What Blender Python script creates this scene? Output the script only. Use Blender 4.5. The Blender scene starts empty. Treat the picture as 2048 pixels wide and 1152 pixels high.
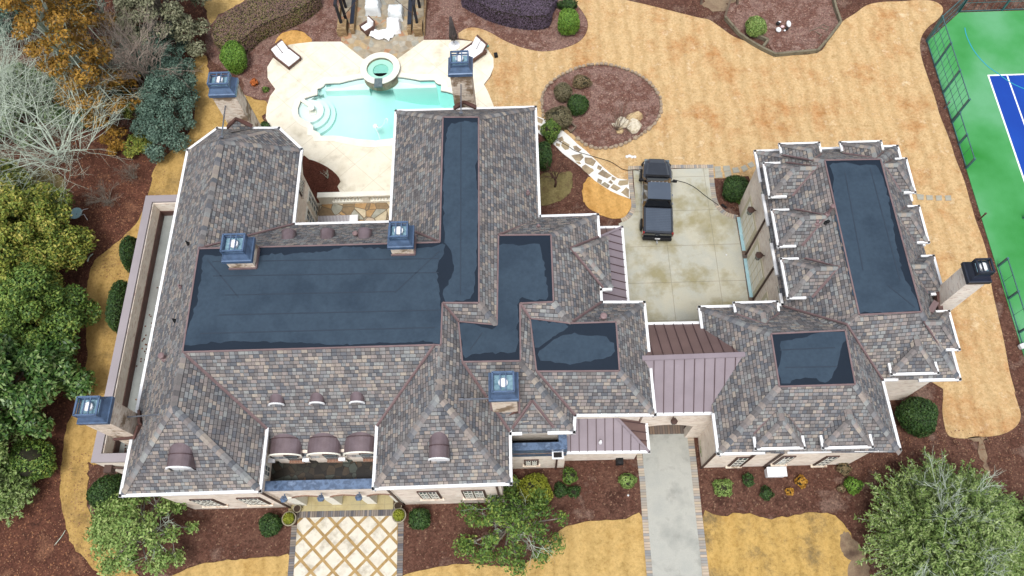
import bpy, bmesh, math, random
from mathutils import Vector, Matrix
from mathutils.geometry import tessellate_polygon
R_ = math.radians
random.seed(7)
scene = bpy.context.scene
COL = scene.collection
# ------------------------------------------------------------------ camera
FOC, TILT, ROLL, HEAD, CAMH = 1540.0, 0.4253, -0.06737, 0.04326, 45.0
_c, _s = math.cos(HEAD), math.sin(HEAD)
_H = Matrix(((_c, -_s, 0), (_s, _c, 0), (0, 0, 1)))
_f = _H @ Vector((0, math.sin(TILT), -math.cos(TILT)))
_u0 = _H @ Vector((0, math.cos(TILT), math.sin(TILT)))
_x0 = _H @ Vector((1, 0, 0))
_x = math.cos(ROLL) * _x0 + math.sin(ROLL) * _u0
_u = -math.sin(ROLL) * _x0 + math.cos(ROLL) * _u0
cd = bpy.data.cameras.new("camera")
cam = bpy.data.objects.new("camera", cd)
COL.objects.link(cam)
cam.matrix_world = Matrix(((_x.x, _u.x, -_f.x, 0), (_x.y, _u.y, -_f.y, 0), (_x.z, _u.z, -_f.z, CAMH), (0, 0, 0, 1)))
cd.sensor_width = 36.0
cd.lens = 36.0 * FOC / 2048.0
cd.clip_start = 0.5
cd.clip_end = 2000
scene.camera = cam
# ------------------------------------------------------------------ light: bright overcast
SUN_EL, SUN_AZ = 68, 190
w = bpy.data.worlds.new("World")
scene.world = w
w.use_nodes = True
nt = w.node_tree
bg = nt.nodes["Background"]
sky = nt.nodes.new("ShaderNodeTexSky")
sky.sky_type = 'NISHITA'
sky.sun_disc = False
sky.sun_elevation = R_(SUN_EL)
sky.sun_rotation = R_(SUN_AZ)
sky.air_density = 1.0
sky.dust_density = 3.0
sky.ozone_density = 1.0
hsv = nt.nodes.new("ShaderNodeHueSaturation")
hsv.inputs['Saturation'].default_value = 0.35
nt.links.new(sky.outputs[0], hsv.inputs['Color'])
nt.links.new(hsv.outputs[0], bg.inputs[0])
bg.inputs[1].default_value = 0.15
sl = bpy.data.lights.new("sun", 'SUN')
sl.energy = 1.4
sl.angle = R_(16)
sl.color = (1.0, 0.985, 0.96)
so = bpy.data.objects.new("sun", sl)
COL.objects.link(so)
so.rotation_euler = (R_(90 - SUN_EL), 0, R_(180 - SUN_AZ))
scene.view_settings.view_transform = 'Standard'
scene.view_settings.look = 'None'
scene.view_settings.exposure = 0.71
scene.view_settings.gamma = 1
# ------------------------------------------------------------------ pixel <-> world helpers (photo survey)
def ray(px, py):
    return _f + (px - 1024) / FOC * _x - (py - 576) / FOC * _u
def P(px, py, z=0.0):
    d = ray(px, py)
    return Vector((0, 0, CAMH)) + d * ((z - CAMH) / d.z)
def PY(px, py, y):                     # point of the vertical plane y=const seen at this pixel
    d = ray(px, py)
    return Vector((0, 0, CAMH)) + d * (y / d.y)
def PX(px, py, x):
    d = ray(px, py)
    return Vector((0, 0, CAMH)) + d * (x / d.x)
CR = dict(Z1=(0, 0, 2.743), Z2=(400, 0, 2.743), Z3=(860, 0, 2.743), Z4=(1400, 0, 2.742), Z5=(0, 380, 2.743), Z6=(340, 380, 2.743),
          Z7=(860, 400, 2.743), Z8=(1400, 380, 2.619), L1=(0, 740, 2.797), L2=(500, 740, 2.797), L3=(840, 720, 2.667),
          L4=(1280, 780, 3.097), L5=(1600, 780, 3.096), A1=(340, 130, 5.76), A2=(560, 360, 5.76), A3=(970, 420, 5.76),
          A4=(860, 580, 5.76), A5=(920, 730, 5.76), A6=(1160, 590, 4.267), A7=(1480, 270, 4.6075), A8=(1700, 450, 3.115),
          B1=(130, 760, 4.267), B2=(510, 830, 5.009), B3=(1380, 560, 4.8), B4=(580, 80, 5.235), B5=(1070, 190, 5.486),
          B6=(1440, 330, 3.973), B7=(1400, 0, 6.4), B8=(1840, 0, 3.202), TR=(1180, 300, 5.76), PV=(660, 0, 9.309), CH=(860, 20, 5.76),
          F=(0, 0, 1.0))
def uv(k, x, y):
    a, b, s = CR[k]
    return a + x / s, b + y / s
def Q(k, z, *c):                       # world points from surveyed crop coordinates at height z
    return [P(*uv(k, c[i], c[i + 1]), z) for i in range(0, len(c), 2)]
def smooth(pts, n=6, closed=True):
    out = []
    N = len(pts)
    rng = range(N) if closed else range(N - 1)
    for i in rng:
        if closed:
            p0, p1, p2, p3 = pts[i - 1], pts[i], pts[(i + 1) % N], pts[(i + 2) % N]
        else:
            p0, p1, p2, p3 = pts[max(i - 1, 0)], pts[i], pts[i + 1], pts[min(i + 2, N - 1)]
        for j in range(n):
            t = j / n
            out.append(0.5 * ((2 * p1) + (p2 - p0) * t + (2 * p0 - 5 * p1 + 4 * p2 - p3) * t * t + (3 * p1 - p0 - 3 * p2 + p3) * t ** 3))
    if not closed:
        out.append(pts[-1].copy())
    return out
def rough_edge(pts, amp, step=0.25, rnd=random):
    out = []
    N = len(pts)
    for i in range(N):
        a, b = pts[i], pts[(i + 1) % N]
        L = (b - a).length
        k = max(1, int(L / step))
        for j in range(k):
            q = a.lerp(b, j / k)
            out.append(q + Vector((rnd.gauss(0, amp), rnd.gauss(0, amp), 0)))
    return out
# ------------------------------------------------------------------ materials
def lin(c):
    c /= 255.0
    return c / 12.92 if c <= 0.04045 else ((c + 0.055) / 1.055) ** 2.4
KALB = 1.25
def C(r, g, b, k=1.0):
    return (min(.9, lin(r) / KALB * k), min(.9, lin(g) / KALB * k), min(.9, lin(b) / KALB * k), 1.0)
class N:
    """tiny node-graph helper"""
    def __init__(self, name, rough=0.8, metal=0.0, spec=0.3):
        self.m = bpy.data.materials.new(name)
        self.m.use_nodes = True
        self.t = self.m.node_tree
        self.b = self.t.nodes["Principled BSDF"]
        self.b.inputs['Roughness'].default_value = rough
        self.b.inputs['Metallic'].default_value = metal
        self.b.inputs['Specular IOR Level'].default_value = spec
        self._tc = None
    def n(self, typ, **kw):
        o = self.t.nodes.new(typ)
        for k, v in kw.items():
            setattr(o, k, v)
        return o
    def l(self, a, b):
        self.t.links.new(a, b)
    def tc(self, which='Object'):
        if not self._tc:
            self._tc = self.n("ShaderNodeTexCoord")
        return self._tc.outputs[which]
    def put(self, sock, v):
        if hasattr(v, 'is_linked') or isinstance(v, bpy.types.NodeSocket):
            self.l(v, sock)
        else:
            sock.default_value = v
    def math(self, op, a, b=0.0, c=None):
        o = self.n("ShaderNodeMath", operation=op)
        self.put(o.inputs[0], a)
        self.put(o.inputs[1], b)
        if c is not None:
            self.put(o.inputs[2], c)
        return o.outputs[0]
    def noise(self, scale, detail=4, rough=0.55, vec=None, col=False):
        o = self.n("ShaderNodeTexNoise")
        o.inputs['Scale'].default_value = scale
        o.inputs['Detail'].default_value = detail
        o.inputs['Roughness'].default_value = rough
        self.l(vec or self.tc(), o.inputs['Vector'])
        return o.outputs['Color' if col else 'Fac']
    def ramp(self, fac, stops, const=False):
        o = self.n("ShaderNodeValToRGB")
        cr = o.color_ramp
        if const:
            cr.interpolation = 'CONSTANT'
        while len(cr.elements) < len(stops):
            cr.elements.new(0.5)
        for e, (p, c) in zip(cr.elements, stops):
            e.position = p
            e.color = c
        self.l(fac, o.inputs[0])
        return o.outputs[0]
    def mix(self, fac, a, b, mode='MIX'):
        o = self.n("ShaderNodeMix", data_type='RGBA', blend_type=mode)
        self.put(o.inputs[0], fac)
        self.put(o.inputs[6], a)
        self.put(o.inputs[7], b)
        return o.outputs[2]
    def color(self, s):
        self.put(self.b.inputs['Base Color'], s)
    def bump(self, h, strength=0.3, dist=0.02):
        o = self.n("ShaderNodeBump")
        o.inputs['Strength'].default_value = strength
        o.inputs['Distance'].default_value = dist
        self.l(h, o.inputs['Height'])
        self.l(o.outputs[0], self.b.inputs['Normal'])
        return o
def steps(cols, lo=0.0, hi=1.0):
    n = len(cols)
    return [(lo + (hi - lo) * i / max(1, n - 1), c) for i, c in enumerate(cols)]
def noisy(name, cols, scale=2.0, rough=0.85, fine=None, bump=0.0, bscale=30, lo=0.3, hi=0.7, metal=0, spec=0.3, detail=5):
    g = N(name, rough, metal, spec)
    c = g.ramp(g.noise(scale, detail), steps(cols, lo, hi))
    if fine:
        amt, fs = fine
        c = g.mix(1.0, c, g.ramp(g.noise(fs, 3, .6), [(0.3, (1 - amt, 1 - amt, 1 - amt, 1)), (0.7, (1 + amt * .6, 1 + amt * .6, 1 + amt * .6, 1))]), 'MULTIPLY')
    g.color(c)
    if bump:
        g.bump(g.noise(bscale, 4), bump, 0.03)
    return g.m
M = {}
def shingle(name, ridge=False):
    g = N(name, 0.9, 0, 0.2)
    sep = g.n("ShaderNodeSeparateXYZ")
    g.l(g.tc('UV'), sep.inputs[0])
    W_, H_ = (0.235, 0.20) if not ridge else (5.0, 0.26)
    row = g.math('FLOOR', g.math('DIVIDE', sep.outputs[1], H_))
    wr = g.n("ShaderNodeTexWhiteNoise", noise_dimensions='1D')
    g.l(row, wr.inputs['W'])
    uu = g.math('ADD', g.math('DIVIDE', sep.outputs[0], W_), g.math('MULTIPLY', wr.outputs[0], 7.3))
    # uneven tab widths
    wob = g.math('MULTIPLY', g.math('SINE', g.math('ADD', g.math('MULTIPLY', uu, 2.4), g.math('MULTIPLY', row, 1.7))), 0.16)
    uu = g.math('ADD', uu, wob)
    col = g.math('FLOOR', uu)
    fu = g.math('FRACT', uu)
    comb = g.n("ShaderNodeCombineXYZ")
    g.l(col, comb.inputs[0])
    g.l(row, comb.inputs[1])
    wn = g.n("ShaderNodeTexWhiteNoise", noise_dimensions='2D')
    g.l(comb.outputs[0], wn.inputs['Vector'])
    # some tabs hang lower than their row
    fv = g.math('FRACT', g.math('DIVIDE', sep.outputs[1], H_))
    pal = [C(106, 108, 113), C(139, 137, 135), C(125, 125, 127), C(147, 138, 134), C(128, 122, 120), C(111, 109, 110), C(145, 147, 145), C(153, 143, 135), C(121, 117, 115), C(133, 136, 137), C(138, 130, 125), C(104, 101, 101), C(99, 102, 107), C(161, 152, 141), C(134, 132, 131), C(118, 115, 114)]
    c = g.ramp(wn.outputs[0], [(i / len(pal), x) for i, x in enumerate(pal)], const=True)
    patch = g.ramp(g.noise(0.55, 3), [(0.3, (0.88, 0.88, 0.9, 1)), (0.7, (1.08, 1.07, 1.05, 1))])
    c = g.mix(1.0, c, patch, 'MULTIPLY')
    c = g.mix(1.0, c, g.ramp(g.noise(14, 3, .7), [(0.3, (0.86, 0.86, 0.86, 1)), (0.7, (1.1, 1.1, 1.1, 1))]), 'MULTIPLY')
    if not ridge:
        st = g.n("ShaderNodeMapping")
        st.inputs['Scale'].default_value = (2.2, 0.3, 1)
        g.l(g.tc('UV'), st.inputs[0])
        c = g.mix(g.math('MULTIPLY', g.ramp(g.noise(1.0, 6, .7, st.outputs[0]), [(0.56, (0, 0, 0, 1)), (0.72, (1, 1, 1, 1))]), 0.42), c, C(62, 60, 62))
        edge_shade = g.math('LESS_THAN', fv, 0.15)
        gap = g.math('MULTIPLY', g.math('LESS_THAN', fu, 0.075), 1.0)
        dark = g.math('MAXIMUM', edge_shade, gap)  # shade under the tab edges, painted in as dark lines with the gaps
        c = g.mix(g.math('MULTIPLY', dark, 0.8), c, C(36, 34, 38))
        hgt = g.math('MULTIPLY', g.math('SUBTRACT', 1.0, fv), g.math('SUBTRACT', 1.0, dark))
        g.bump(g.math('ADD', hgt, g.math('MULTIPLY', g.noise(60, 2), 0.3)), 0.5, 0.02)
    g.color(c)
    return g.m
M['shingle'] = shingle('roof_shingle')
M['ridge'] = shingle('ridge_shingle', True)
def brick(name, cols, mortar, stain=0.0, bw=0.22, bh=0.075, uvc=False, ms=0.012):
    g = N(name, 0.9, 0, 0.2)
    b = g.n("ShaderNodeTexBrick")
    b.inputs['Scale'].default_value = 1.0
    b.inputs['Brick Width'].default_value = bw
    b.inputs['Row Height'].default_value = bh
    b.inputs['Mortar Size'].default_value = ms
    b.inputs['Mortar'].default_value = mortar
    b.inputs['Color1'].default_value = (0, 0, 0, 1)
    b.inputs['Color2'].default_value = (1, 1, 1, 1)
    g.l(g.tc('UV'), b.inputs['Vector'])
    bc = g.ramp(b.outputs['Color'], steps(cols))
    c = g.mix(b.outputs['Fac'], bc, mortar)
    c = g.mix(1.0, c, g.ramp(g.noise(1.2, 5), [(0.3, (0.86, 0.85, 0.83, 1)), (0.7, (1.08, 1.08, 1.08, 1))]), 'MULTIPLY')
    if stain:
        c = g.mix(g.math('MULTIPLY', g.ramp(g.noise(1.0, 6, .65), [(0.51, (0, 0, 0, 1)), (0.6, (1, 1, 1, 1))]), stain), c, C(112, 86, 56))
    g.color(c)
    g.bump(b.outputs['Fac'], -0.3, 0.01)
    return g.m
M['brick'] = brick('cream_brick', [C(236, 218, 200), C(252, 240, 224), C(246, 230, 212), C(254, 246, 234), C(208, 178, 160)], C(244, 234, 220))
M['brick_stained'] = brick('stained_brick', [C(222, 202, 182), C(244, 230, 210), C(196, 164, 140), C(248, 238, 222), C(232, 214, 194)], C(228, 214, 196), 0.8)
M['brick_old'] = brick('old_brown_brick', [C(160, 132, 96), C(190, 162, 120), C(130, 100, 74), C(206, 184, 150)], C(120, 104, 80), 0.3)
M['brick_red'] = brick('soldier_brick', [C(126, 84, 66), C(150, 104, 80), C(104, 70, 58)], C(160, 140, 124), 0, 0.08, 0.3)
def paver(name, cols, joint, bw, bh):
    return brick(name, cols, joint, 0.0, bw, bh, True, 0.01)
M['paver'] = paver('paver_border', [C(160, 152, 142), C(186, 172, 150), C(140, 142, 144), C(196, 178, 158), C(150, 144, 136)], C(120, 112, 100), 5.0, 0.15)
M['paver_dark'] = paver('dark_paver', [C(110, 100, 94), C(136, 116, 100), C(92, 88, 88), C(120, 108, 96)], C(76, 68, 62), 5.0, 0.15)
M['paver_front'] = paver('front_paver', [C(110, 112, 118), C(140, 128, 116), C(92, 92, 98), C(150, 140, 130), C(120, 106, 96)], C(80, 74, 68), 5.0, 0.13)
def flag(name, cols, joint, scale, jw=0.035, wet=0):
    g = N(name, 0.75 - wet, 0, 0.35)
    d = g.n("ShaderNodeTexVoronoi", feature='DISTANCE_TO_EDGE')
    v = g.n("ShaderNodeTexVoronoi", feature='F1')
    for q in (d, v):
        q.inputs['Scale'].default_value = scale
        mp = g.mix(0.06, g.tc(), g.noise(2.2, 2, col=True))
        g.l(mp, q.inputs['Vector'])
    sx = g.n("ShaderNodeSeparateColor")
    g.l(v.outputs['Color'], sx.inputs[0])
    c = g.ramp(sx.outputs[0], [(i / len(cols), x) for i, x in enumerate(cols)], const=True)
    c = g.mix(1.0, c, g.ramp(g.noise(3.5, 5), [(0.3, (0.75, 0.75, 0.73, 1)), (0.7, (1.12, 1.1, 1.08, 1))]), 'MULTIPLY')
    c = g.mix(g.math('LESS_THAN', d.outputs[0], jw), c, joint)
    g.color(c)
    return g.m
M['flag'] = flag('flagstone_floor', [C(206, 186, 150), C(196, 160, 112), C(172, 172, 158), C(150, 128, 98), C(214, 200, 170), C(184, 150, 106), C(196, 180, 160)], C(120, 104, 84), 1.5)
M['flag_pav'] = flag('pavilion_flagstone', [C(184, 172, 150), C(186, 162, 124), C(168, 166, 154), C(160, 144, 120), C(176, 170, 156), C(180, 138, 106), C(172, 160, 138), C(164, 156, 140)], C(166, 152, 130), 2.0)
M['flag_wet'] = flag('wet_dark_flagstone', [C(44, 40, 34), C(66, 56, 44), C(70, 76, 70), C(34, 30, 26), C(58, 50, 40), C(96, 72, 46), C(50, 48, 40)], C(26, 23, 20), 2.8, 0.03, 0.35)
def metalroof(name, c1, c2):
    return noisy(name, [c1, c2], 0.6, 0.42, (0.05, 20), 0, metal=0.0, spec=0.5)
M['metal_light'] = noisy('mauve_metal_roof', [C(132, 120, 126), C(144, 132, 138)], 0.8, 0.4, (0.05, 25), spec=0.5)
M['metal_shaded'] = noisy('shaded_metal_roof', [C(108, 86, 82), C(122, 98, 94)], 0.8, 0.4, (0.05, 25), spec=0.5)  # darker copy of the same metal: slope shading put into the colour
M['bronze'] = noisy('bronze_dormer_metal', [C(108, 92, 94), C(134, 118, 122)], 1.5, 0.3, (0.08, 18), metal=0.35, spec=0.6)
M['seam'] = noisy('seam_dark', [C(74, 56, 58), C(84, 64, 66)], 2, 0.5)
M['flash'] = noisy('copper_flashing', [C(112, 92, 92), C(130, 109, 109)], 2.0, 0.5, (0.08, 20), spec=0.4)
M['flash_dark'] = noisy('dark_flashing', [C(80, 58, 52), C(104, 74, 68)], 2.0, 0.5)
M['coping'] = noisy('parapet_coping', [C(148, 140, 142), C(160, 151, 154)], 0.5, 0.45, (0.04, 15), spec=0.5)
M['mem_wet'] = noisy('wet_membrane', [C(28, 38, 50), C(32, 43, 56)], 0.4, 0.5, (0.05, 9), spec=0.15)
M['mem_dry'] = noisy('dry_membrane', [C(48, 62, 76), C(58, 73, 87), C(51, 65, 79)], 0.45, 0.75, (0.1, 5), spec=0.15, bump=0.1, bscale=6)
M['mem_seam'] = noisy('membrane_seam', [C(41, 53, 67), C(46, 59, 73)], 1, 0.7)
M['white'] = noisy('white_gutter', [C(228, 230, 232), C(248, 248, 248)], 1.2, 0.5, (0.06, 12))
M['offwhite'] = noisy('cream_paint', [C(236, 232, 216), C(246, 244, 232)], 1.2, 0.6, (0.04, 12))
M['doorpaint'] = noisy('garage_door_paint', [C(204, 196, 166), C(214, 206, 178)], 0.8, 0.6)
M['fabric'] = noisy('white_cushion', [C(238, 238, 238), C(252, 252, 252)], 2.0, 0.85, (0.03, 20), bump=0.2, bscale=6)
M['cover'] = noisy('furniture_cover', [C(222, 228, 228), C(240, 244, 244)], 2.0, 0.8, (0.05, 10), bump=0.5, bscale=4)
M['graymem'] = noisy('grey_deck_membrane', [C(124, 128, 126), C(150, 154, 150), C(132, 132, 128)], 0.35, 0.75, (0.06, 10))
M['bluecap'] = noisy('blue_metal_cap', [C(64, 84, 110), C(88, 112, 144), C(72, 92, 120)], 1.4, 0.35, (0.1, 9), metal=0.2, spec=0.6)
M['navy'] = noisy('dark_blue_metal', [C(20, 26, 40), C(34, 42, 58)], 1.5, 0.35, (0.1, 9), spec=0.6)
M['bluemetal2'] = noisy('parapet_blue_metal', [C(58, 74, 98), C(100, 122, 152), C(66, 84, 110), C(124, 144, 172)], 2.2, 0.3, spec=0.6)
M['innermetal'] = noisy('cap_inner_metal', [C(92, 128, 146), C(150, 186, 200)], 5.0, 0.4, spec=0.5)
M['dark'] = noisy('dark_interior', [C(28, 24, 24), C(42, 36, 34)], 2, 0.8)
M['glass'] = noisy('window_glass', [C(60, 72, 78), C(120, 132, 134)], 0.7, 0.12, spec=0.8)
M['steel'] = noisy('flue_steel', [C(226, 230, 234), C(248, 248, 250)], 3, 0.3, spec=0.6)
M['rod'] = noisy('grey_steel_rod', [C(104, 108, 116), C(130, 134, 142)], 3, 0.4, metal=0.4)
M['brown'] = noisy('brown_metal', [C(72, 54, 48), C(92, 70, 62)], 2, 0.5)
M['wicker'] = noisy('brown_wicker', [C(92, 66, 58), C(122, 92, 80)], 6, 0.8, (0.2, 40))
M['blackwood'] = noisy('black_timber', [C(28, 28, 34), C(44, 44, 52)], 3, 0.6)
M['timber'] = noisy('weathered_timber', [C(104, 98, 82), C(128, 120, 100), C(92, 84, 68)], 2.5, 0.9, (0.15, 20))
M['wood'] = noisy('grey_wood', [C(110, 96, 84), C(132, 116, 100)], 3, 0.85)
M['rock'] = noisy('tan_boulder', [C(160, 130, 92), C(206, 182, 140), C(180, 152, 112), C(130, 110, 84)], 2.2, 0.9, (0.15, 14), bump=0.5, bscale=8)
M['rock_w'] = noisy('pale_boulder', [C(176, 162, 134), C(220, 210, 188), C(156, 138, 108)], 2.2, 0.9, (0.12, 14), bump=0.5, bscale=8)
M['edge_stone'] = noisy('edging_stone', [C(130, 112, 96), C(172, 154, 132), C(150, 134, 116), C(112, 100, 90)], 1.3, 0.9, (0.2, 12), bump=0.4, bscale=14)
M['stepstone'] = noisy('stepping_stone', [C(148, 148, 138), C(170, 166, 150), C(156, 154, 146)], 1.0, 0.85, (0.08, 16))
M['pathwhite'] = noisy('pale_mortar', [C(222, 220, 212), C(244, 243, 238)], 1.2, 0.8, (0.05, 14))
M['pathstone'] = noisy('path_flagstone', [C(150, 136, 108), C(176, 158, 126), C(132, 116, 98), C(168, 162, 136)], 0.8, 0.85, (0.12, 12))
M['rubber'] = noisy('black_rubber', [C(20, 20, 22), C(32, 32, 34)], 4, 0.7)
M['terracotta'] = noisy('stone_planter', [C(140, 132, 108), C(164, 156, 134)], 4, 0.85)
M['soil'] = noisy('potting_soil', [C(50, 38, 30), C(70, 56, 44)], 6, 0.95)
M['bark'] = noisy('grey_bark', [C(112, 104, 94), C(150, 142, 130)], 6, 0.9, (0.2, 30))
M['bark_pale'] = noisy('lichen_bark', [C(176, 190, 172), C(214, 226, 208), C(140, 152, 134)], 3, 0.9, (0.1, 20))
M['bark_pink'] = noisy('pinkish_twig', [C(150, 134, 124), C(176, 162, 148)], 3, 0.9)
M['bark_dark'] = noisy('dark_bark', [C(70, 48, 42), C(96, 70, 60)], 5, 0.9)
M['fence'] = noisy('teal_fence_paint', [C(52, 92, 96), C(70, 112, 116)], 2, 0.45, spec=0.5)
M['pipe'] = noisy('painted_vent_pipe', [C(122, 100, 100), C(140, 118, 118)], 3, 0.5)
M['carpaint'] = noisy('black_car_paint', [C(38, 44, 54), C(46, 52, 62)], 2, 0.1, spec=1.0, metal=0.5)
M['carpaint'].node_tree.nodes['Principled BSDF'].inputs['Coat Weight'].default_value = 1.0
M['carglass'] = noisy('tinted_glass', [C(14, 16, 20), C(20, 22, 26)], 2, 0.06, spec=0.8)
M['tonneau'] = noisy('tonneau_cover', [C(74, 84, 98), C(84, 94, 108)], 1, 0.4, (0.05, 20))
M['chrome'] = noisy('chrome_trim', [C(180, 184, 190), C(220, 224, 228)], 3, 0.2, metal=0.6)
M['red'] = noisy('red_lens', [C(120, 24, 22), C(150, 34, 30)], 3, 0.3)
M['plaster'] = noisy('pool_plaster', [C(232, 250, 246), C(242, 253, 250)], 0.5, 0.6)
M['plaster_aqua'] = noisy('aqua_plaster', [C(176, 224, 208), C(190, 234, 218)], 0.5, 0.6)
M['plaster_deep'] = noisy('deep_aqua_plaster', [C(140, 204, 190), C(156, 214, 200)], 0.5, 0.6)
M['tile'] = noisy('pool_tile', [C(84, 100, 104), C(110, 124, 126)], 6, 0.4)
M['skimmer'] = noisy('teal_plastic', [C(80, 140, 130), C(92, 150, 140)], 3, 0.5)
M['bluish'] = noisy('pale_blue_plastic', [C(160, 200, 206), C(180, 214, 220)], 3, 0.5)
M['pink'] = noisy('pale_pink_plastic', [C(214, 180, 180), C(226, 196, 196)], 3, 0.5)
M['utility'] = noisy('white_enamel', [C(226, 228, 230), C(244, 245, 246)], 3, 0.4)
def concrete(name, cols, scale, lines=None, stain=None, extra=None, lc=None):
    """poured concrete; lines = (angle, spacing_u, spacing_v, width, off_u, off_v) of saw cuts"""
    g = N(name, 0.85, 0, 0.25)
    c = g.ramp(g.noise(scale, 6, .6), steps(cols, .3, .7))
    c = g.mix(1.0, c, g.ramp(g.noise(18, 3, .6), [(0.3, (0.94, 0.94, 0.93, 1)), (0.7, (1.04, 1.04, 1.04, 1))]), 'MULTIPLY')
    if stain:
        sc, lo, hi, colr, amt = stain
        c = g.mix(g.math('MULTIPLY', g.ramp(g.noise(sc, 6, .65), [(lo, (0, 0, 0, 1)), (hi, (1, 1, 1, 1))]), amt), c, colr)
    if lines:
        ang, su, sv, wd, ou, ov = lines
        rot = g.n("ShaderNodeVectorRotate", rotation_type='Z_AXIS')
        g.l(g.tc(), rot.inputs['Vector'])
        rot.inputs['Angle'].default_value = R_(ang)
        sp = g.n("ShaderNodeSeparateXYZ")
        g.l(rot.outputs[0], sp.inputs[0])
        ll = []
        for k, (s, o) in enumerate(((su, ou), (sv, ov))):
            f = g.math('FRACT', g.math('DIVIDE', g.math('ADD', sp.outputs[k], o + 100 * s), s))
            ll.append(g.math('LESS_THAN', f, wd / s))
        c = g.mix(g.math('MULTIPLY', g.math('MAXIMUM', *ll), 0.55), c, lc or C(120, 112, 96))
    g.color(c)
    return g.m
M['drive'] = concrete('driveway_concrete', [C(170, 168, 152), C(192, 188, 170), C(182, 182, 170), C(202, 197, 180)], 0.35, (0, 3.05, 2.62, 0.035, -0.15, 0.55), (0.3, .48, .62, C(146, 136, 92), .75))
M['drive_grey'] = concrete('entry_drive_concrete', [C(150, 152, 146), C(176, 176, 168), C(164, 166, 160)], 0.5, None, (0.9, .55, .7, C(124, 124, 118), .5))
M['deck'] = concrete('pool_deck_concrete', [C(222, 212, 188), C(240, 232, 212), C(232, 222, 200)], 0.6, (45, 1.95, 1.95, 0.03, .3, .6), (0.9, .54, .72, C(170, 158, 132), .5), None, C(186, 172, 142))
M['coping_pool'] = concrete('pool_coping', [C(236, 230, 212), C(248, 244, 232)], 1.0)
M['slab'] = concrete('walkway_slab', [C(200, 192, 174), C(220, 214, 200), C(210, 203, 184)], 1.1, None, (1.3, .50, .66, C(150, 140, 122), .65))
M['slabjoint'] = noisy('walkway_brown_band', [C(150, 122, 76), C(176, 148, 100), C(140, 112, 70)], 1.5, 0.9, (0.12, 14))
M['porchstone'] = concrete('porch_paving', [C(160, 144, 102), C(184, 170, 128), C(170, 160, 124)], 1.2, (0, 1.4, 0.9, 0.02, 0, .2), None)
# grass, mulch, court
def grass(name, cols, patch, seed):
    g = N(name, 0.95, 0, 0.1)
    off = g.n("ShaderNodeMapping")
    off.inputs['Location'].default_value = (seed, seed * 2, 0)
    g.l(g.tc(), off.inputs[0])
    v = off.outputs[0]
    c = g.ramp(g.noise(0.8, 8, .78, v), steps(cols, .34, .66))
    c = g.mix(g.math('MULTIPLY', g.ramp(g.noise(0.32, 9, .76, v), [(0.50, (0, 0, 0, 1)), (0.66, (1, 1, 1, 1))]), patch[1]), c, patch[0])
    c = g.mix(g.math('MULTIPLY', g.ramp(g.noise(2.8, 6, .7, v), [(0.58, (0, 0, 0, 1)), (0.72, (1, 1, 1, 1))]), .5), c, patch[2])
    c = g.mix(1.0, c, g.ramp(g.noise(5.5, 7, .85, v), [(0.34, (0.68, 0.66, 0.62, 1)), (0.5, (1, 1, 1, 1)), (0.64, (1.13, 1.14, 1.16, 1))]), 'MULTIPLY')
    wv = g.n("ShaderNodeTexWave", wave_type='BANDS', bands_direction='X')
    wv.inputs['Scale'].default_value = 0.31
    wv.inputs['Distortion'].default_value = 4.5
    wv.inputs['Detail'].default_value = 4
    wv.inputs['Detail Scale'].default_value = 1.6
    g.l(v, wv.inputs['Vector'])
    c = g.mix(1.0, c, g.ramp(wv.outputs['Fac'], [(0.0, (0.89, 0.88, 0.86, 1)), (0.5, (1, 1, 1, 1)), (1, (1.02, 1.02, 1.03, 1))]), 'MULTIPLY')
    g.color(c)
    g.bump(g.noise(9, 6, .85, v), 0.8, 0.06)
    return g.m
M['lawn'] = grass('dormant_lawn', [C(184, 152, 106), C(210, 180, 134), C(200, 166, 118), C(220, 196, 158)], (C(176, 116, 62), .7, C(150, 128, 92)), 3)
M['lawn_gold'] = grass('golden_lawn', [C(174, 144, 88), C(202, 170, 110), C(188, 154, 94)], (C(176, 134, 66), .4, C(156, 132, 86)), 11)
M['lawn_worn'] = grass('worn_lawn', [C(160, 130, 76), C(200, 166, 100), C(184, 148, 84)], (C(108, 96, 74), .95, C(134, 114, 80)), 21)
M['lawn_side'] = grass('side_lawn', [C(162, 132, 76), C(192, 158, 96), C(176, 142, 84)], (C(122, 102, 70), .7, C(146, 122, 78)), 52)
M['lawn_orange'] = grass('orange_lawn', [C(190, 144, 80), C(216, 170, 102), C(202, 154, 86)], (C(180, 128, 64), .4, C(170, 136, 84)), 31)
M['lawn_green'] = grass('greenish_lawn', [C(104, 88, 62), C(126, 116, 78), C(98, 80, 58)], (C(96, 84, 60), .5, C(150, 140, 100)), 41)
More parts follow.
